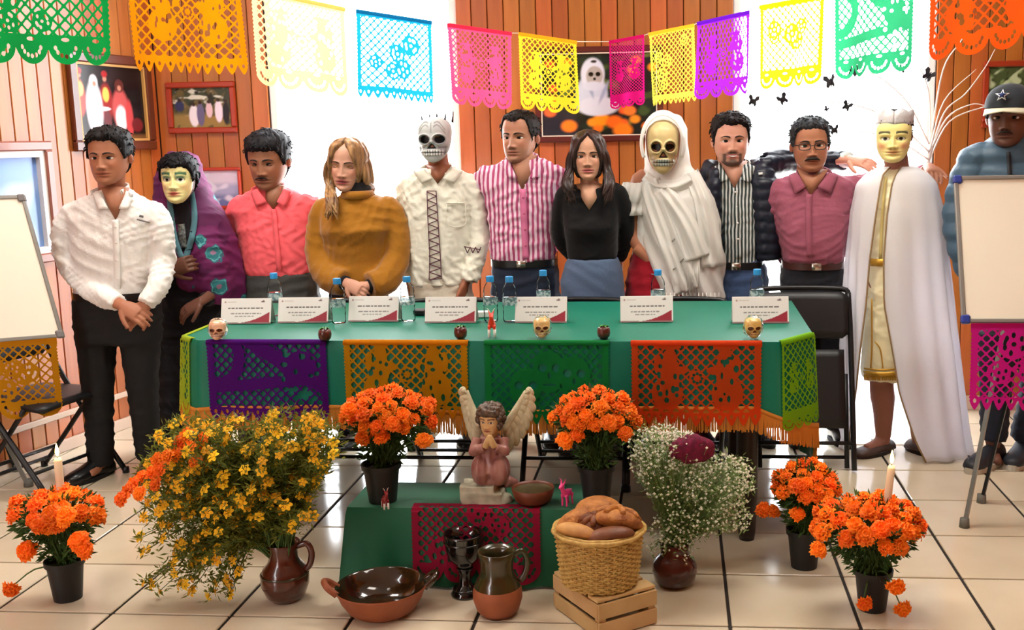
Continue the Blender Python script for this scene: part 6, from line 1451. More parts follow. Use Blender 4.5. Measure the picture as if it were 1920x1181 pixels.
A_, Z_, X_, Y_, _ = HB; ah, hh = hairline('low'); hl = np.interp(abs(A_), ah, np.array(hh) - .02); m_ = sst(Z_-hl, -.04, .06)
P_ = np.stack([X_*1.08, Y_, Z_], -1); d_ = P_ - np.array([0, .02, .0]); d_ /= np.linalg.norm(d_, axis=-1, keepdims=True); w_ = wob(P_.reshape(-1, 3), 6, 30).reshape(X_.shape)
V = (P_ + d_*lerp(-.04, .10 + .05*w_, m_)[..., None])*Hs @ Rs.T + c0; hm_ = MB().grid(V, closeu=True); n_, nz_ = V.shape[:2]; hm_.f.append(tuple(i*nz_+nz_-1 for i in range(n_))[::-1])
r = random.Random(6)
for k in range(70):
    t = r.uniform(.5, 2*PI-.5); z = r.uniform(-.32, .45) if abs(t-PI) < 2.1 else r.uniform(.28, .45); w = .40*math.sqrt(max(.05, 1-((z-.08)/.5)**2)); c1 = np.array([math.sin(t)*w*1.05, -math.cos(t)*w*1.15+.02, z])
    hm_.ell(c1*Hs @ Rs.T + c0, (.0105+.003*r.random()), 8, 6)
hm_.build('curly_hair', M('statue_hair', (62, 46, 38), rough=.35, vary=(90, (104, 84, 66), .15)), st_)
m_wing = M('cream_wing_plaster', (214, 206, 172), rough=.6, vary=(40, (180, 170, 136), .25))
for side, root, tip, fan in ((-1, (900, 800), (874, 733), [(870, 742), (872, 762), (876, 782), (880, 800), (884, 815), (888, 828), (893, 838), (898, 846)]), (1, (944, 806), (987, 734), [(993, 742), (999, 756), (1001, 772), (995, 790), (988, 806), (980, 822), (968, 836), (954, 848)])):
    wp = thing if False else None; wing = MB(); ld = bez([sl(*root, .03), sl((root[0]*.45+tip[0]*.55) + side*2, (root[1]*.5+tip[1]*.5) - 4, .045), sl(*tip, .05)], 8)
    wing.tube(ld, np.interp(np.linspace(0, 1, len(ld)), [0, .5, 1], [.015, .014, .009]), 10); wo = wing.build('wing', m_wing, st_)
    for k, (fx, fy) in enumerate(fan):
        o_ = ld[int((1 - k/8.5)*(len(ld)-1))]; e_ = sl(fx, fy, .05); mdl = lerp(o_, e_, .5) + np.array([side*.004, -.004, .006])
        C = bez([o_, mdl, e_], 5); MB().tube(C, np.interp(np.linspace(0, 1, len(C)), [0, .4, .85, 1], [.012, .020, .016, .005]), 10, flat=.35, up=(0, 1, 0)).build('feather', m_wing, wo)
        C = bez([o_ + (0, -.006, 0), lerp(o_, e_, .3) + (0, -.008, .004), lerp(o_, e_, .58) + (0, -.006, 0)], 4); MB().tube(C, np.interp(np.linspace(0, 1, len(C)), [0, .5, 1], [.010, .016, .005]), 8, flat=.4, up=(0, 1, 0)).build('feather', m_wing, wo)

# ------------------------------------------------------------------ pottery
def pot_mat(name, c, **k): return M(name, c, rough=.22, coat=.6, **k)
m_clay = M('raw_terracotta', (164, 92, 56), rough=.6, vary=(12, (132, 66, 40), .25), bump=(60, .15, .002))
m_glz = pot_mat('brown_glaze', (92, 40, 26), vary=(9, (66, 28, 20), .25)); m_blk = M('black_glossy_clay', (12, 11, 13), rough=.12, coat=.8, spec=.6); m_dglz = pot_mat('dark_green_brown_glaze', (62, 40, 20), vary=(14, (44, 52, 26), .2)); m_in = M('dark_inner_glaze', (30, 16, 10), rough=.12, coat=.9, vary=(22, (64, 38, 18), .2))
def vessel(name, label, cat, loc, rz=0):
    return thing(name, label, cat, loc, rz)
# tall brown jug with flowers
JL = atZ(533, 1128); t = vessel('clay_jug', 'brown glazed clay jug holding the yellow flowers', 'jug', JL + np.array([0, .02, 0]))
jp = [(0, 0), (.046, .0), (.066, .022), (.078, .055), (.079, .085), (.070, .112), (.054, .130), (.047, .15), (.047, .175), (.056, .20), (.054, .202), (.044, .178), (.042, .15), (.05, .12), (0, .03)]
MB().lathe(jp, 40).build('jug_body', m_glz, t)
MB().tube(bez([(.047, .0, .188), (.082, 0, .196), (.096, 0, .165), (.088, 0, .125), (.070, 0, .105)], 6), .011, 10, flat=.7, up=(0, 1, 0)).build('handle', m_glz, t)
MB().lathe([(.0775, .09), (.0805, .094), (.0765, .098)], 40).build('incised_ring', m_dglz, t)
# cazuela
CL_ = atZ(710, 1158); t = vessel('clay_cazuela', 'wide terracotta dish with dark glazed inside and two ear handles', 'dish', CL_ + np.array([0, .045, 0]), .25)
MB().lathe([(0, 0), (.082, .0), (.108, .016), (.130, .05), (.142, .082), (.148, .088), (.146, .094)], 48).build('dish_body', m_clay, t)
MB().lathe([(.146, .094), (.139, .090), (.126, .055), (.10, .022), (.06, .012), (0, .010)], 48).build('glazed_inside', m_in, t)
for s_ in (-1, 1): MB().tube(bez([(s_*.138, -.032, .082), (s_*.166, -.026, .106), (s_*.178, 0, .118), (s_*.166, .026, .106), (s_*.138, .032, .082)], 5), .0105, 10).build('handle', m_in if s_ > 0 else m_clay, t)
# black goblet
GL = atZ(870, 1122); t = vessel('goblet', 'glossy black clay goblet in front of the altar cloth', 'goblet', GL + np.array([0, .03, 0]))
MB().lathe([(0, 0), (.048, 0), (.05, .008), (.04, .022), (.022, .04), (.019, .075), (.026, .092), (.022, .1), (.036, .116), (.058, .14), (.064, .175), (.066, .21), (.067, .218), (.063, .218), (.06, .18), (.05, .145), (0, .125)], 36).build('goblet_body', m_blk, t)
for z_, r_ in ((.19, .0655), (.024, .039), (.096, .026)): MB().tube([(r_*math.cos(a), r_*math.sin(a), z_) for a in np.linspace(0, 2*PI, 37)], .003, 6, cap=False).build('rim_band', m_blk, t)
# short jug
JL2 = atZ(932, 1158); t = vessel('clay_jug', 'terracotta jug with dark glazed neck standing in front of the altar', 'jug', JL2 + np.array([0, .025, 0]), .1)
MB().lathe([(0, 0), (.048, 0), (.068, .022), (.079, .058), (.0785, .085), (.074, .098)], 40).build('jug_body', m_clay, t)
MB().lathe([(.0742, .097), (.066, .118), (.055, .134), (.052, .155), (.054, .185), (.060, .214), (.057, .216), (.049, .188), (.047, .15), (.05, .12), (0, .06)], 40).build('glazed_neck', m_dglz, t)
MB().tube(bez([(.054, .01, .195), (.080, .015, .205), (.096, .016, .175), (.090, .012, .135), (.072, .008, .108)], 6), .010, 10, flat=.7, up=(0, 1, 0)).build('handle', m_dglz, t)
# vase with baby's breath
VL = atZ(1265, 1102); VL = VL + np.array([0, .03, 0]); t = vessel('clay_vase', 'round dark red glazed vase holding the small white flowers', 'vase', VL)
MB().lathe([(0, 0), (.048, 0), (.068, .018), (.076, .048), (.074, .075), (.062, .098), (.050, .108), (.046, .125), (.052, .150), (.049, .151), (.042, .125), (.044, .11), (0, .03)], 40).build('vase_body', pot_mat('oxblood_glaze', (84, 30, 26), vary=(9, (60, 20, 18), .25)), t)
# clay bowl on the altar
bw_ = atZ(998, 948, AZ + .006); t = vessel('clay_bowl', 'shallow terracotta bowl on the altar beside the angel', 'bowl', bw_ + np.array([0, .03, 0]))
MB().lathe([(0, 0), (.044, 0), (.062, .014), (.071, .038), (.074, .056), (.071, .057), (.066, .045)], 36).build('bowl_body', m_glz if False else M('red_clay_bowl', (124, 62, 36), rough=.4, vary=(14, (92, 44, 28), .25)), t)
MB().lathe([(.0675, .047), (.03, .045), (0, .044)], 36).build('bowl_contents', M('greenish_mole', (96, 84, 50), rough=.5, vary=(40, (70, 56, 34), .2)), t)
toy_deer('small dark red toy deer on the left of the low altar', atZ(720, 957, AZ+.006) + np.array([0, .02, 0]), .5, (150, 26, 36), .56, (206, 176, 168))
toy_deer('bright pink toy deer on the altar beside the clay bowl', atZ(1062, 953, AZ+.006) + np.array([0, .03, 0]), -.5, (250, 70, 150), .72)

# ------------------------------------------------------------------ crate, basket, bread
CZ = .125
cF, cL, cR = atZ(1122, 1128, CZ), atZ(1012, 1076, CZ), atZ(1231, 1098, CZ)
e1 = cL - cF; e2 = cR - cF; ang = math.atan2(e2[1], e2[0]); u2 = nrm(e2); u1 = np.array([-u2[1], u2[0], 0]); l2 = np.linalg.norm(e2); l1 = max(np.dot(e1, u1), .2)
m_pine = M('raw_pine_slat', (206, 172, 120), rough=.65, vary=(7, (180, 142, 92), .25), stretch=(1, 1, 1), rand=.08)
cc_ = cF + u1*l1/2 + u2*l2/2; ct = thing('wooden_crate', 'upturned raw pine slatted crate under the bread basket', 'crate', (cc_[0], cc_[1], 0), ang)
W2, D2 = l2, l1
for sx in (-1, 1):
    for sy in (-1, 1): MB().box((sx*(W2/2-.016), sy*(D2/2-.016), CZ/2-.006), (.024, .024, CZ-.014)).build('corner_post', m_pine, ct, smooth=False)
for sy in (-1, 1):
    for z_ in (.028, .088): MB().box((0, sy*(D2/2-.002), z_), (W2, .008, .048), bev=.001).build('slat', m_pine, ct, smooth=False)
for sx in (-1, 1):
    for z_ in (.028, .088): MB().box((sx*(W2/2-.002), 0, z_), (.008, D2-.012, .048), bev=.001).build('slat', m_pine, ct, smooth=False)
for k in range(4): MB().box((0, (k-1.5)*D2/4, CZ-.005), (W2, D2/4-.014, .010), bev=.001).build('slat', m_pine, ct, smooth=False)
bkx = cc_ + np.array([0, 0, CZ + .001]); q1 = atZ(1124, 1092, CZ); bk = thing('bread_basket', 'round woven pale wicker basket on the crate', 'basket', (q1[0], q1[1]+.01, CZ + .001))
rb, rt, hb0 = .112, .134, .175
m_wk = M('pale_wicker', (206, 172, 98), rough=.55, vary=(60, (170, 132, 66), .2), bump=(200, .3, .002)); ns = 44
MB().lathe([(0, .004), (rb-.006, .004), (rb-.002, .012)], 40).build('basket_floor', m_wk, bk)
def brad(z): return rb + (rt-rb)*(z/hb0)**.7
stv = []
for k in range(ns):
    a = 2*PI*k/ns; MB().tube([(brad(z)*math.cos(a), brad(z)*math.sin(a), z) for z in np.linspace(.006, hb0, 7)], .0042, 6).build('stake', m_wk, bk)
nr = 22
for j in range(nr):
    z = .008 + (hb0-.018)*j/(nr-1); A_ = []
    for k in range(ns*2):
        a = PI*k/ns; A_.append(((brad(z) + .0052*math.cos(ns*a/1.0*.5*2/2 + PI*j))*math.cos(a), (brad(z) + .0052*math.cos(ns*a*.5*2/2 + PI*j))*math.sin(a), z))
    A_.append(A_[0]); MB().tube(A_, .0041, 5, cap=False).build('weaver', m_wk, bk)
for dz, dr in ((0, .004), (.008, -.001), (.004, .009)):
    A_ = [((brad(hb0)+dr+.002*math.sin(k*.9))*math.cos(2*PI*k/80), (brad(hb0)+dr+.002*math.sin(k*.9))*math.sin(2*PI*k/80), hb0-.004+dz) for k in range(81)]; MB().tube(A_, .006, 6, cap=False).build('rim', m_wk, bk)
BX, BYY = bk.location[0], bk.location[1]; bz0 = CZ + hb0
m_bread = M('golden_bread_crust', (198, 130, 58), rough=.6, vary=(22, (128, 68, 28), .22), bump=(50, .8, .012)); m_br2 = M('pale_bread_crust', (210, 160, 90), rough=.6, vary=(16, (160, 100, 48), .25), bump=(80, .3, .003))
def bread(label, c, r3, rot, mat, knobs=False, seed=1):
    r3 = tuple(x*1.13 for x in r3); t = thing('bread_loaf', label, 'bread', (BX+c[0], BYY+c[1], bz0+c[2]), 0, 'loaves in the wicker basket'); V, F = MB().ell((0, 0, 0), r3, 26, 16, rot=None).arr(); V[:, 2] = np.where(V[:, 2] < 0, V[:, 2]*.55, V[:, 2]); V = V*(1 + .05*wob(V, seed, 40) + .02*wrk(V, seed, 1.6))[:, None]
    Rr = rotm(*rot); MB().add(V @ Rr.T, F).build('crumb_body', mat, t)
    if knobs:
        for k in range(4):
            a = k*PI/4; P = [np.array([math.cos(a)*r3[0]*math.sin(s_)*1.0, math.sin(a)*r3[1]*math.sin(s_), r3[2]*math.cos(s_)*1.03]) @ Rr.T for s_ in np.linspace(-1.1, 1.1, 9)]; MB().tube(P, np.interp(np.linspace(0, 1, 9), [0, .2, .5, .8, 1], [.008, .012, .009, .012, .008]), 8).build('dough_strip', mat, t)
        MB().ell(np.array([0, 0, r3[2]*1.08]) @ Rr.T, .014, 10, 8).build('dough_knob', mat, t)
bread('round golden bread at the back, topmost of the basket', (-.005, .055, .036), (.066, .058, .036), (.15, 0, 0), m_bread, False, 2)
bread('round brown bread with crossed strips at the right of the basket', (.058, -.01, .018), (.072, .066, .040), (-.5, .25, .2), m_bread, True, 3)
bread('long golden bread leaning at the left of the basket', (-.070, .02, .018), (.066, .040, .032), (-.3, -.35, .5), m_bread, False, 4)
bread('pale wedge-shaped bread at the front left rim of the basket', (-.060, -.072, .010), (.062, .034, .026), (-.35, .12, -.3), m_br2, False, 5)
bread('dark brown bread roll along the front rim of the basket', (.040, -.084, .004), (.070, .034, .028), (-.3, -.1, .18), M('dark_bread_crust', (132, 74, 34), rough=.5, vary=(18, (84, 42, 20), .25), bump=(70, .4, .004)), False, 6)
bread('small dark sugared bread in the middle of the basket', (-.012, -.018, .012), (.046, .042, .030), (0, 0, 0), M('dark_bread_crust'), True, 7)

# ------------------------------------------------------------------ dry branch with butterflies by the right window
DBY = 5.60; root = atY(1735, 600, DBY); db = thing('dry_branch', 'bare pale dry branch standing by the right window', 'branch', (root[0], DBY, 0)); dl = lambda x, y, dy=0: atY(x, y, DBY+dy) - np.array([root[0], DBY, 0])
m_twig = M('pale_twig', (226, 214, 204), rough=.7)
MB().lathe([(0, 0), (.07, 0), (.085, .09), (.08, .19), (.074, .19), (0, .15)], 24).build('pot', M('white_planter', (220, 216, 210), rough=.5), db)
MB().tube(bez([(0, 0, .05), dl(1732, 500), dl(1738, 330), dl(1746, 250)], 6), np.linspace(.014, .008, 19), 8).build('trunk', m_twig, db)
TW = [[(1742, 300), (1770, 212), (1810, 176), (1846, 128), (1866, 92)], [(1745, 262), (1768, 132), (1800, 80), (1812, 60)], [(1744, 280), (1770, 190), (1830, 130)], [(1742, 290), (1775, 222), (1820, 196), (1850, 198)], [(1742, 300), (1780, 228), (1846, 200), (1880, 190)], [(1742, 270), (1700, 190), (1640, 140), (1590, 128)], [(1742, 285), (1680, 230), (1600, 196), (1500, 190), (1405, 188)], [(1744, 262), (1742, 180), (1725, 130), (1690, 126)], [(1742, 300), (1680, 262), (1610, 246), (1560, 244)]]
for k, tw in enumerate(TW):
    P = bez([dl(x, y, .02*math.sin(k*2+i)) for i, (x, y) in enumerate(tw)], 5); MB().tube(P, np.linspace(.0052, .0018, len(P)), 6).build('twig', m_twig, db)
m_but = M('dark_paper', (26, 22, 26), rough=.7)
r = random.Random(12)
BF = [(1412, 190, 1.0, 'above the smiling man'), (1467, 187, 1.0, 'right of the one above the smiling man'), (1558, 154, 1.15, 'between the yellow flag and the mint flag'), (1588, 200, .9, 'left of the silver crown'), (1598, 133, 1.1, 'under the mint flag'), (1691, 130, .7, 'under the right end of the mint flag'), (1565, 244, .9, 'right of the glasses wearer\'s head'), (1741, 142, 1.1, 'at the right edge of the window'), (1550, 205, .5, 'smallest, over the glasses wearer')]
for px, py, s_, lab in BF:
    c0 = atY(px, py, DBY-.015); t = thing('paper_butterfly', 'dark paper butterfly on the dry branch, ' + lab, 'butterfly', c0, r.uniform(-.6, .6), 'dark butterflies by the right window'); t.rotation_euler[1] = r.uniform(-.8, .8); s_ *= 1.45
    MB().tube(np.array([(0, 0, -.014), (0, -.002, 0), (0, 0, .014)])*s_, np.array([.0018, .003, .0015])*s_, 6).build('thorax', m_but, t)
    for sd in (-1, 1):
        pl = [(0, .004), (.010, .020), (.022, .022), (.024, .010), (.014, .002), (.018, -.010), (.012, -.018), (.002, -.008)]
        V = np.array([(sd*x*s_*.8, -.45*x*s_, z*s_) for x, z in pl]); MB().add(np.concatenate([V, V + (0, .0012, 0)]), [tuple(range(8)), tuple(range(15, 7, -1))] + [(i, 8+i, 8+(i+1) % 8, (i+1) % 8) for i in range(8)]).build('wing', m_but, t, smooth=False)
# ------------------------------------------------------------------ flowers
m_pot = M('black_nursery_plastic', (26, 25, 26), rough=.5); m_soil = M('dark_soil', (40, 28, 20), rough=.95, bump=(80, .6, .01))
m_leaf = M('dark_leaf_green', (44, 78, 34), rough=.55, vary=(30, (76, 108, 50), .2), transl=.2); m_stem = M('stem_green', (74, 104, 46), rough=.6)
m_mari = M('marigold_orange', (255, 138, 8), rough=.65, rand=.14, vary=(70, (255, 108, 2), .2), transl=.15)
m_yel = M('wildflower_yellow', (255, 196, 22), rough=.65, rand=.15, transl=.2)
def marigold_mesh(name, mat, seed):
    r = random.Random(seed); mb = MB()
    mb.lathe([(.003, -.016), (.012, -.006), (.018, .002), (.012, .013), (0, .016)], 9)
    for lay, (n_, r0, r1, z0, z1, w) in enumerate(((11, .012, .034, -.006, -.004, .010), (10, .010, .029, .002, .007, .009), (8, .007, .022, .008, .016, .008), (5, .003, .013, .013, .022, .006))):
        for k in range(n_):
            a = 2*PI*(k + .5*lay)/n_ + r.uniform(-.12, .12); d = np.array([math.cos(a), math.sin(a), 0]); s_ = np.array([-d[1], d[0], 0]); j = r.uniform(.85, 1.12)
            p0 = d*r0 + (0, 0, z0); p1 = d*(r0+r1)*.55*j + (0, 0, (z0+z1)/2+.004); p2 = d*r1*j + (0, 0, z1 + r.uniform(-.004, .003))
            mb.add([p0-s_*w*.4, p0+s_*w*.4, p1+s_*w*.9, p2+s_*w*.75-(0, 0, .003), p2-d*.003+(0, 0, .003), p2-s_*w*.75-(0, 0, .003), p1-s_*w*.9], [(0, 1, 2, 6), (6, 2, 3, 4), (6, 4, 5)])
    me = mb.mesh(name, False); me.materials.append(mat); return me
MARI = [marigold_mesh('flower', m_mari, 5+k) for k in range(3)]
def small_flower(name, mat, seed):
    mb = MB(); r = random.Random(seed)
    for k in range(6):
        a = 2*PI*k/6 + r.uniform(-.15, .15); d = np.array([math.cos(a), math.sin(a), 0]); s_ = np.array([-d[1], d[0], 0])
        mb.add([d*.002, d*.010+s_*.0055+(0, 0, .002), d*.016+s_*.002-(0, 0, .001), d*.016-s_*.002-(0, 0, .001), d*.010-s_*.0055+(0, 0, .002)], [(0, 4, 3, 2, 1)])
    mb.lathe([(.0045, -.002), (.0045, .002), (0, .0045)], 7); mb.lathe([(.001, -.010), (.0035, -.002)], 6)
    me = mb.mesh(name, False); me.materials.append(mat); return me
YEL = [small_flower('small_flower', m_yel, k) for k in range(3)]
def orient(d, spin):
    q = Vector(d).to_track_quat('Z', 'Y'); return (q @ Matrix.Rotation(spin, 3, 'Z').to_quaternion()).to_euler()
def leaves(mb, pts, dirs, ln, wd, r):
    for p_, d in zip(pts, dirs):
        l = ln*r.uniform(.6, 1.3); w = wd*r.uniform(.7, 1.2); d = nrm(d); s_ = nrm(np.cross(d, (r.uniform(-1, 1), r.uniform(-1, 1), r.uniform(-1, 1)))); n_ = np.cross(d, s_)
        mb.add([p_, p_ + d*l*.5 + s_*w + n_*w*.4, p_ + d*l, p_ + d*l*.5 - s_*w + n_*w*.4], [(0, 1, 2), (0, 2, 3)])
def pot_mesh(t, rt_, h_, z0=0):
    MB().lathe([(0, z0), (rt_*.72, z0), (rt_*.93, z0+h_*.86), (rt_*1.03, z0+h_*.87), (rt_*1.05, z0+h_), (rt_*.98, z0+h_), (rt_*.92, z0+h_*.88), (rt_*.72, z0+.008), (0, z0+.008)], 28).build('pot', m_pot, t, sharp=.6)
    MB().lathe([(rt_*.92, h_*.84), (0, h_*.86)], 20).build('soil', m_soil, t)
def marigold(label, loc, rt_, h_, cen, rad, nfl, seed, fsz=1.0, low=-.25, extra=(), nleaf=1500, top_heavy=True):
    """potted marigold; cen / rad = canopy ellipsoid relative to the pot base"""
    t = thing('potted_marigold', label, 'plant', loc, 0, 'potted orange marigolds'); r = random.Random(seed); pot_mesh(t, rt_, h_); cen, rad = np.array(cen), np.array(rad); stems = MB(); pts = []; tries = 0
    while len(pts) < nfl and tries < 6000:
        tries += 1; d = np.array([r.gauss(0, 1), r.gauss(-.25, 1), r.gauss(.35, .8)]); d = nrm(d)
        if d[2] < low: continue
        k = r.uniform(.86, 1.04); p_ = cen + d*rad*k
        if min([np.linalg.norm(p_-q_) for q_, _ in pts] + [9]) < .043*fsz: continue
        pts.append((p_, nrm(d*.8 + np.array([0, -.15, .5]))))
    for e_ in extra: pts.append((np.array(e_[:3]), nrm(np.array([0.1, -.5, -.2 if len(e_) > 3 else .4]))))
    for i, (p_, d) in enumerate(pts):
        o = link('flower', MARI[i % 3], t); o.location = p_; o.rotation_euler = orient(d, r.uniform(0, 6)); s_ = fsz*r.uniform(.82, 1.08); o.scale = (s_, s_, s_*1.05)
        b0 = np.array([r.uniform(-.3, .3)*rt_, r.uniform(-.3, .3)*rt_, h_*.86]); stems.tube(bez([b0, lerp(b0, p_, .5) + np.array([0, 0, .03]), p_ - d*.014], 3), np.linspace(.0035, .0022, 7), 5, cap=False)
    stuff(stems.build('stems', m_stem, t)); lm = MB(); P = []; D = []
    bot = np.array([0, 0, h_*.9])
    for k in range(nleaf):
        d = nrm([r.gauss(0, 1), r.gauss(0, 1), r.gauss(0, 1)]); q_ = cen + d*rad*r.random()**.4*.94; f_ = r.random()
        if f_ < .45: q_ = lerp(bot + np.array([d[0], d[1], 0])*rt_*1.1*r.random(), q_, r.random()**.7)
        P.append(q_); D.append(d + np.array([0, 0, .15]))
    leaves(lm, P, D, .030, .0055, r); stuff(lm.build('foliage', m_leaf, t, smooth=False)); return t
pA = atZ(718, 938, AZ+.006); pB = atZ(1119, 940, AZ+.006)
def rel(loc, Y, px, py): return atY(px, py, Y) - np.asarray(loc)
def canopy(loc, px, py, dy=0.0): return rel(loc, loc[1]+dy, px, py)
marigold('potted orange marigolds in a black pot on the left of the low altar', pA, .066, .135, canopy(pA, 730, 782), (.148, .12, .092), 42, 1, .92, -.1, [tuple(canopy(pA, 655, 768, -.09)), tuple(canopy(pA, 795, 825, -.09)), tuple(canopy(pA, 680, 820, -.1)), tuple(canopy(pA, 715, 818, -.11))])
marigold('potted orange marigolds in a black pot behind the bread basket', pB, .062, .13, canopy(pB, 1115, 782), (.135, .11, .088), 38, 2, .90, -.1, [tuple(canopy(pB, 1090, 795, -.1)), tuple(canopy(pB, 1060, 825, -.09)), tuple(canopy(pB, 1083, 815, -.1)), tuple(canopy(pB, 1172, 812, -.09))])
pC = atZ(1640, 1152) + np.array([0, .045, 0]); pD = atZ(1510, 1070) + np.array([0, .04, 0]); pE = atZ(114, 1132) + np.array([0, .045, 0])
marigold('large potted orange marigold in front at the right, with the candle', pC, .060, .135, canopy(pC, 1628, 990), (.165, .14, .095), 46, 3, .98, -.2, [tuple(canopy(pC, 1680, 1100, -.12)) + (1,), tuple(canopy(pC, 1692, 1142, -.1)) + (1,), tuple(canopy(pC, 1535, 1030, -.09)), tuple(canopy(pC, 1622, 1132, -.1)) + (1,)])
marigold('potted orange marigold under the right corner of the table', pD, .062, .14, canopy(pD, 1512, 915), (.105, .10, .085), 30, 4, .92, .0, [tuple(canopy(pD, 1500, 912, -.09)), tuple(canopy(pD, 1496, 962, -.08)), tuple(canopy(pD, 1432, 955, -.02)), tuple(canopy(pD, 1450, 958, -.02)), tuple(canopy(pD, 1530, 928, -.09))])
marigold('potted orange marigold in front at the left, with the burning candle', pE, .062, .14, canopy(pE, 106, 965), (.150, .12, .075), 24, 5, 1.02, .05, [tuple(canopy(pE, 20, 1105, -.05)) + (1,), tuple(canopy(pE, 50, 1032, -.1)), tuple(canopy(pE, 148, 1013, -.11)), tuple(canopy(pE, 158, 1032, -.12)), tuple(canopy(pE, 72, 985, -.12)), tuple(canopy(pE, 95, 965, -.12)), tuple(canopy(pE, 122, 968, -.12))], 1400)
tagm = MB().box(canopy(pE, 128, 1065, -.07), (.012, .002, .07), rot=rotm(.1, .12, 0)).build('plant_tag', M('white_card'), None, smooth=False); tag(tagm, 'small white plastic tag stuck in the left marigold pot', 'plant tag')
# candles
m_wax = M('candle_wax', (240, 226, 198), rough=.45, transl=.3)
def candle(label, base, top, rad):
    t = thing('candle', label, 'candle', base); h_ = np.asarray(top) - np.asarray(base)
    MB().tube([(0, 0, 0), h_*.5, h_*.97, h_], [rad*1.04, rad, rad*.96, rad*.7], 16).build('wax', m_wax, t)
    MB().tube([h_, h_ + np.array([0, 0, .010])], .0012, 5).build('wick', M('burnt_wick', (20, 16, 14)), t)
    MB().lathe([(0, 0), (.0045, .006), (.0065, .014), (.005, .026), (.0022, .038), (0, .046)], 12, c=h_ + np.array([0, 0, .004])).build('flame', M('flame', (255, 230, 160), emit=((255, 214, 130), 9.0)), t)
    ld = bpy.data.lights.new('flame_light', 'POINT'); ld.energy = 1.2; ld.color = (1, .68, .32); ld.shadow_soft_size = .012; lo = bpy.data.objects.new('flame_light', ld); COL.objects.link(lo); lo.parent = t; lo.location = tuple(h_ + np.array([0, 0, .06]))
cb = pE + np.array([-.005, .02, .115]); candle('lit white candle standing in the left marigold pot', cb, atY(108, 858, cb[1]), .0135)
cb = pC + np.array([.02, .02, .11]); candle('lit white candle leaning in the right front marigold pot', cb, atY(1672, 872, cb[1]), .0125)
# ------------------------------------------------------------------ yellow wildflowers in the jug
JB = np.array(JL) + np.array([0, .02, 0]); r = random.Random(21); bq = thing('wildflower_bouquet', 'big loose bunch of small yellow flowers spilling out of the brown jug', 'flowers', JB + np.array([0, 0, .16]))
B0 = JB + np.array([0, 0, .16]); bl = lambda px, py, dy=0.0: atY(px, py, JB[1]+dy) - B0
LOB = [((450, 880), (150, 105), 1.0), ((360, 850), (80, 70), .5), ((540, 850), (85, 85), .6), ((400, 960), (110, 75), .7), ((500, 960), (90, 60), .5), ((310, 900), (60, 60), .35), ((590, 830), (50, 60), .3), ((385, 1040), (60, 60), .22)]
W_ = [l[2] for l in LOB]
def lobe_pt():
    (cx, cy), (rx, ry), _ = r.choices(LOB, W_)[0]; a = r.uniform(0, 2*PI); k = r.random()**.5; px, py = cx + math.cos(a)*rx*k, cy + math.sin(a)*ry*k; d = r.uniform(-.16, .12)*(1 - .5*k); return px, py, d
stems = MB(); P = []; D = []; cnt = 0; orig = np.array([0, 0, -.02])
while cnt < 270:
    px, py, d = lobe_pt(); d = min(d, .06) - .10; p_ = bl(px, py, d)
    if cnt > 225:                                   # the drooping ones at the lower left
        px, py = r.uniform(255, 450), r.uniform(960, 1128); p_ = bl(px, py, r.uniform(-.12, .0))
    if p_[2] + B0[2] < .02: continue
    o = link('small_flower', YEL[cnt % 3], bq); o.location = p_; dv = nrm(p_ - np.array([0, 0, -.1])); o.rotation_euler = orient(nrm(dv*.6 + np.array([r.uniform(-.5, .5), -.7, r.uniform(-.2, .7)])), r.uniform(0, 6)); s_ = r.uniform(.85, 1.4); o.scale = (s_, s_, s_); cnt += 1
    st0 = orig + np.array([r.uniform(-.03, .03), r.uniform(-.03, .03), 0]); C = bez([st0, lerp(st0, p_, .5) + np.array([0, 0, .07 if cnt <= 225 else .12]), p_], 4); stems.tube(C, np.linspace(.0024, .0012, len(C)), 4, cap=False)
    for c_ in C[3:]:
        for _ in range(12): P.append(c_ + np.array([r.gauss(0, .010) for _ in range(3)])); D.append([r.uniform(-1, 1), r.uniform(-1, 1), r.uniform(-.4, 1)])
for k in range(5200):
    px, py, d = lobe_pt(); p_ = bl(px, py, d); 
    if p_[2] + B0[2] < .03: continue
    P.append(p_); D.append([r.uniform(-1, 1), r.uniform(-1, 1), r.uniform(-.5, 1)])
stuff(stems.build('stems', m_stem, bq)); lm = MB(); leaves(lm, P, D, .028, .0036, r)
stuff(lm.build('foliage', M('olive_feathery_leaf', (88, 106, 36), rough=.6, vary=(14, (132, 134, 46), .25), transl=.3), bq, smooth=False))
for px, py in ((235, 935), (246, 918), (258, 905), (272, 893), (292, 885), (300, 862), (320, 855), (338, 850), (268, 925), (298, 908), (345, 828), (362, 838), (305, 880), (372, 862), (355, 815), (385, 825)):
    o = link('marigold_bloom', MARI[px % 3], bq); o.location = bl(px-6, py, r.uniform(-.20, -.10)); o.rotation_euler = orient(nrm([-.4, -.6, .5+r.uniform(-.3, .3)]), r.random()*6); s_ = r.uniform(.7, .9); o.scale = (s_, s_, s_)
    C = bez([orig, lerp(orig, np.array(o.location), .5) + np.array([0, 0, .05]), np.array(o.location)], 4)
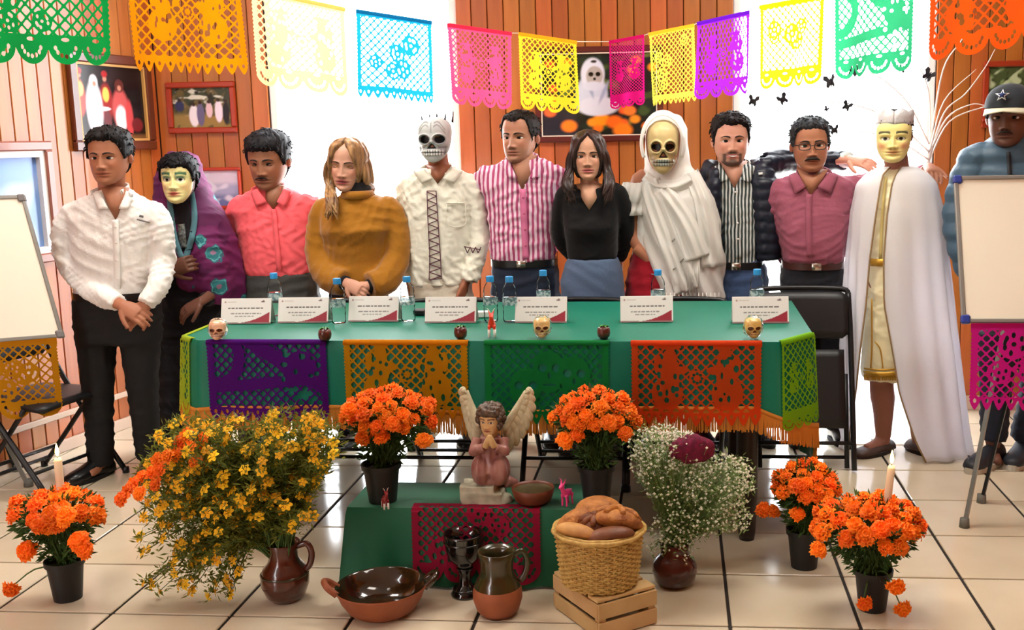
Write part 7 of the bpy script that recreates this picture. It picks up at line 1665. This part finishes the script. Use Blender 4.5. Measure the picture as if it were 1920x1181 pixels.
# ------------------------------------------------------------------ baby's breath with cockscomb
B1 = np.array(VL) + np.array([0, 0, .125]); bb_ = thing('white_flower_bouquet', 'airy bunch of tiny white flowers rising from the dark red vase', 'flowers', B1); bl1 = lambda px, py, dy=0.0: atY(px, py, VL[1]+dy) - B1; r = random.Random(5)
LB = [((1270, 880), (75, 70), 1.0), ((1240, 840), (50, 45), .5), ((1345, 905), (65, 55), .8), ((1310, 950), (60, 60), .6), ((1385, 900), (30, 50), .3), ((1210, 850), (35, 50), .3), ((1265, 990), (45, 40), .4), ((1260, 1030), (50, 22), .12), ((1370, 970), (40, 30), .25)]
W_ = [l[2] for l in LB]; dots = MB(); stm = MB(); P = []; D = []
OCT = np.array([(1, 0, 0), (-1, 0, 0), (0, 1, 0), (0, -1, 0), (0, 0, 1), (0, 0, -1)], float); OF = [(0, 2, 4), (2, 1, 4), (1, 3, 4), (3, 0, 4), (2, 0, 5), (1, 2, 5), (3, 1, 5), (0, 3, 5)]
for k in range(2300):
    (cx, cy), (rx, ry), _ = r.choices(LB, W_)[0]; a = r.uniform(0, 2*PI); kk = r.random()**.5; p_ = bl1(cx+math.cos(a)*rx*kk, cy+math.sin(a)*ry*kk, r.uniform(-.11, .10))
    dots.add(p_ + OCT*r.uniform(.0028, .0058), OF)
    if k % 3 == 0: C = bez([np.array([r.uniform(-.02, .02), r.uniform(-.02, .02), 0]), p_*.5 + np.array([0, 0, .03]), p_], 3); stm.tube(C, np.linspace(.0014, .0007, len(C)), 3, cap=False)
    P.append(p_ + np.array([r.gauss(0, .008) for _ in range(3)])); D.append([r.uniform(-1, 1), r.uniform(-1, 1), r.uniform(-.6, .8)])
    if k % 2: P.append(p_*r.uniform(.3, .95)); D.append([r.uniform(-1, 1), r.uniform(-1, 1), r.uniform(-.2, 1)])
stuff(dots.build('tiny_blossoms', M('tiny_white_petal', (240, 240, 222), rough=.6, transl=.2), bb_, smooth=False)); stuff(stm.build('stems', M('pale_stem', (110, 138, 78)), bb_)); lm = MB(); leaves(lm, P, D, .022, .0026, r); stuff(lm.build('foliage', M('fresh_fine_leaf', (104, 134, 66), rough=.6, vary=(20, (150, 176, 110), .25), transl=.25), bb_, smooth=False))
cc0 = atY(1298, 842, VL[1]-.07); t = thing('cockscomb_flower', 'velvety magenta cockscomb bloom amid the tiny white flowers', 'flower', cc0)
V, F = MB().ell((0, 0, 0), (.064, .035, .050), 60, 40).arr(); n_ = V/np.linalg.norm(V/np.array([.064, .035, .05])**1, axis=1, keepdims=True); w1 = wob(V, 3, 110, 5); w2 = wob(V, 9, 60, 4); V = V + nrm(np.array([0, -.1, .3]))*0 + n_*0 + V*(.16*abs(w1) + .12*w2)[:, None]
MB().add(V, F).build('crest', M('magenta_velvet', (122, 8, 56), rough=.85, vary=(90, (80, 4, 36), .2)), t)
MB().tube([(0, .0, -.03), np.array([(VL[0]-cc0[0])*.6, .05, -.16]), np.array(B1) - cc0 + np.array([0, 0, .0])], [.006, .005, .004], 7).build('stalk', m_stem, t)
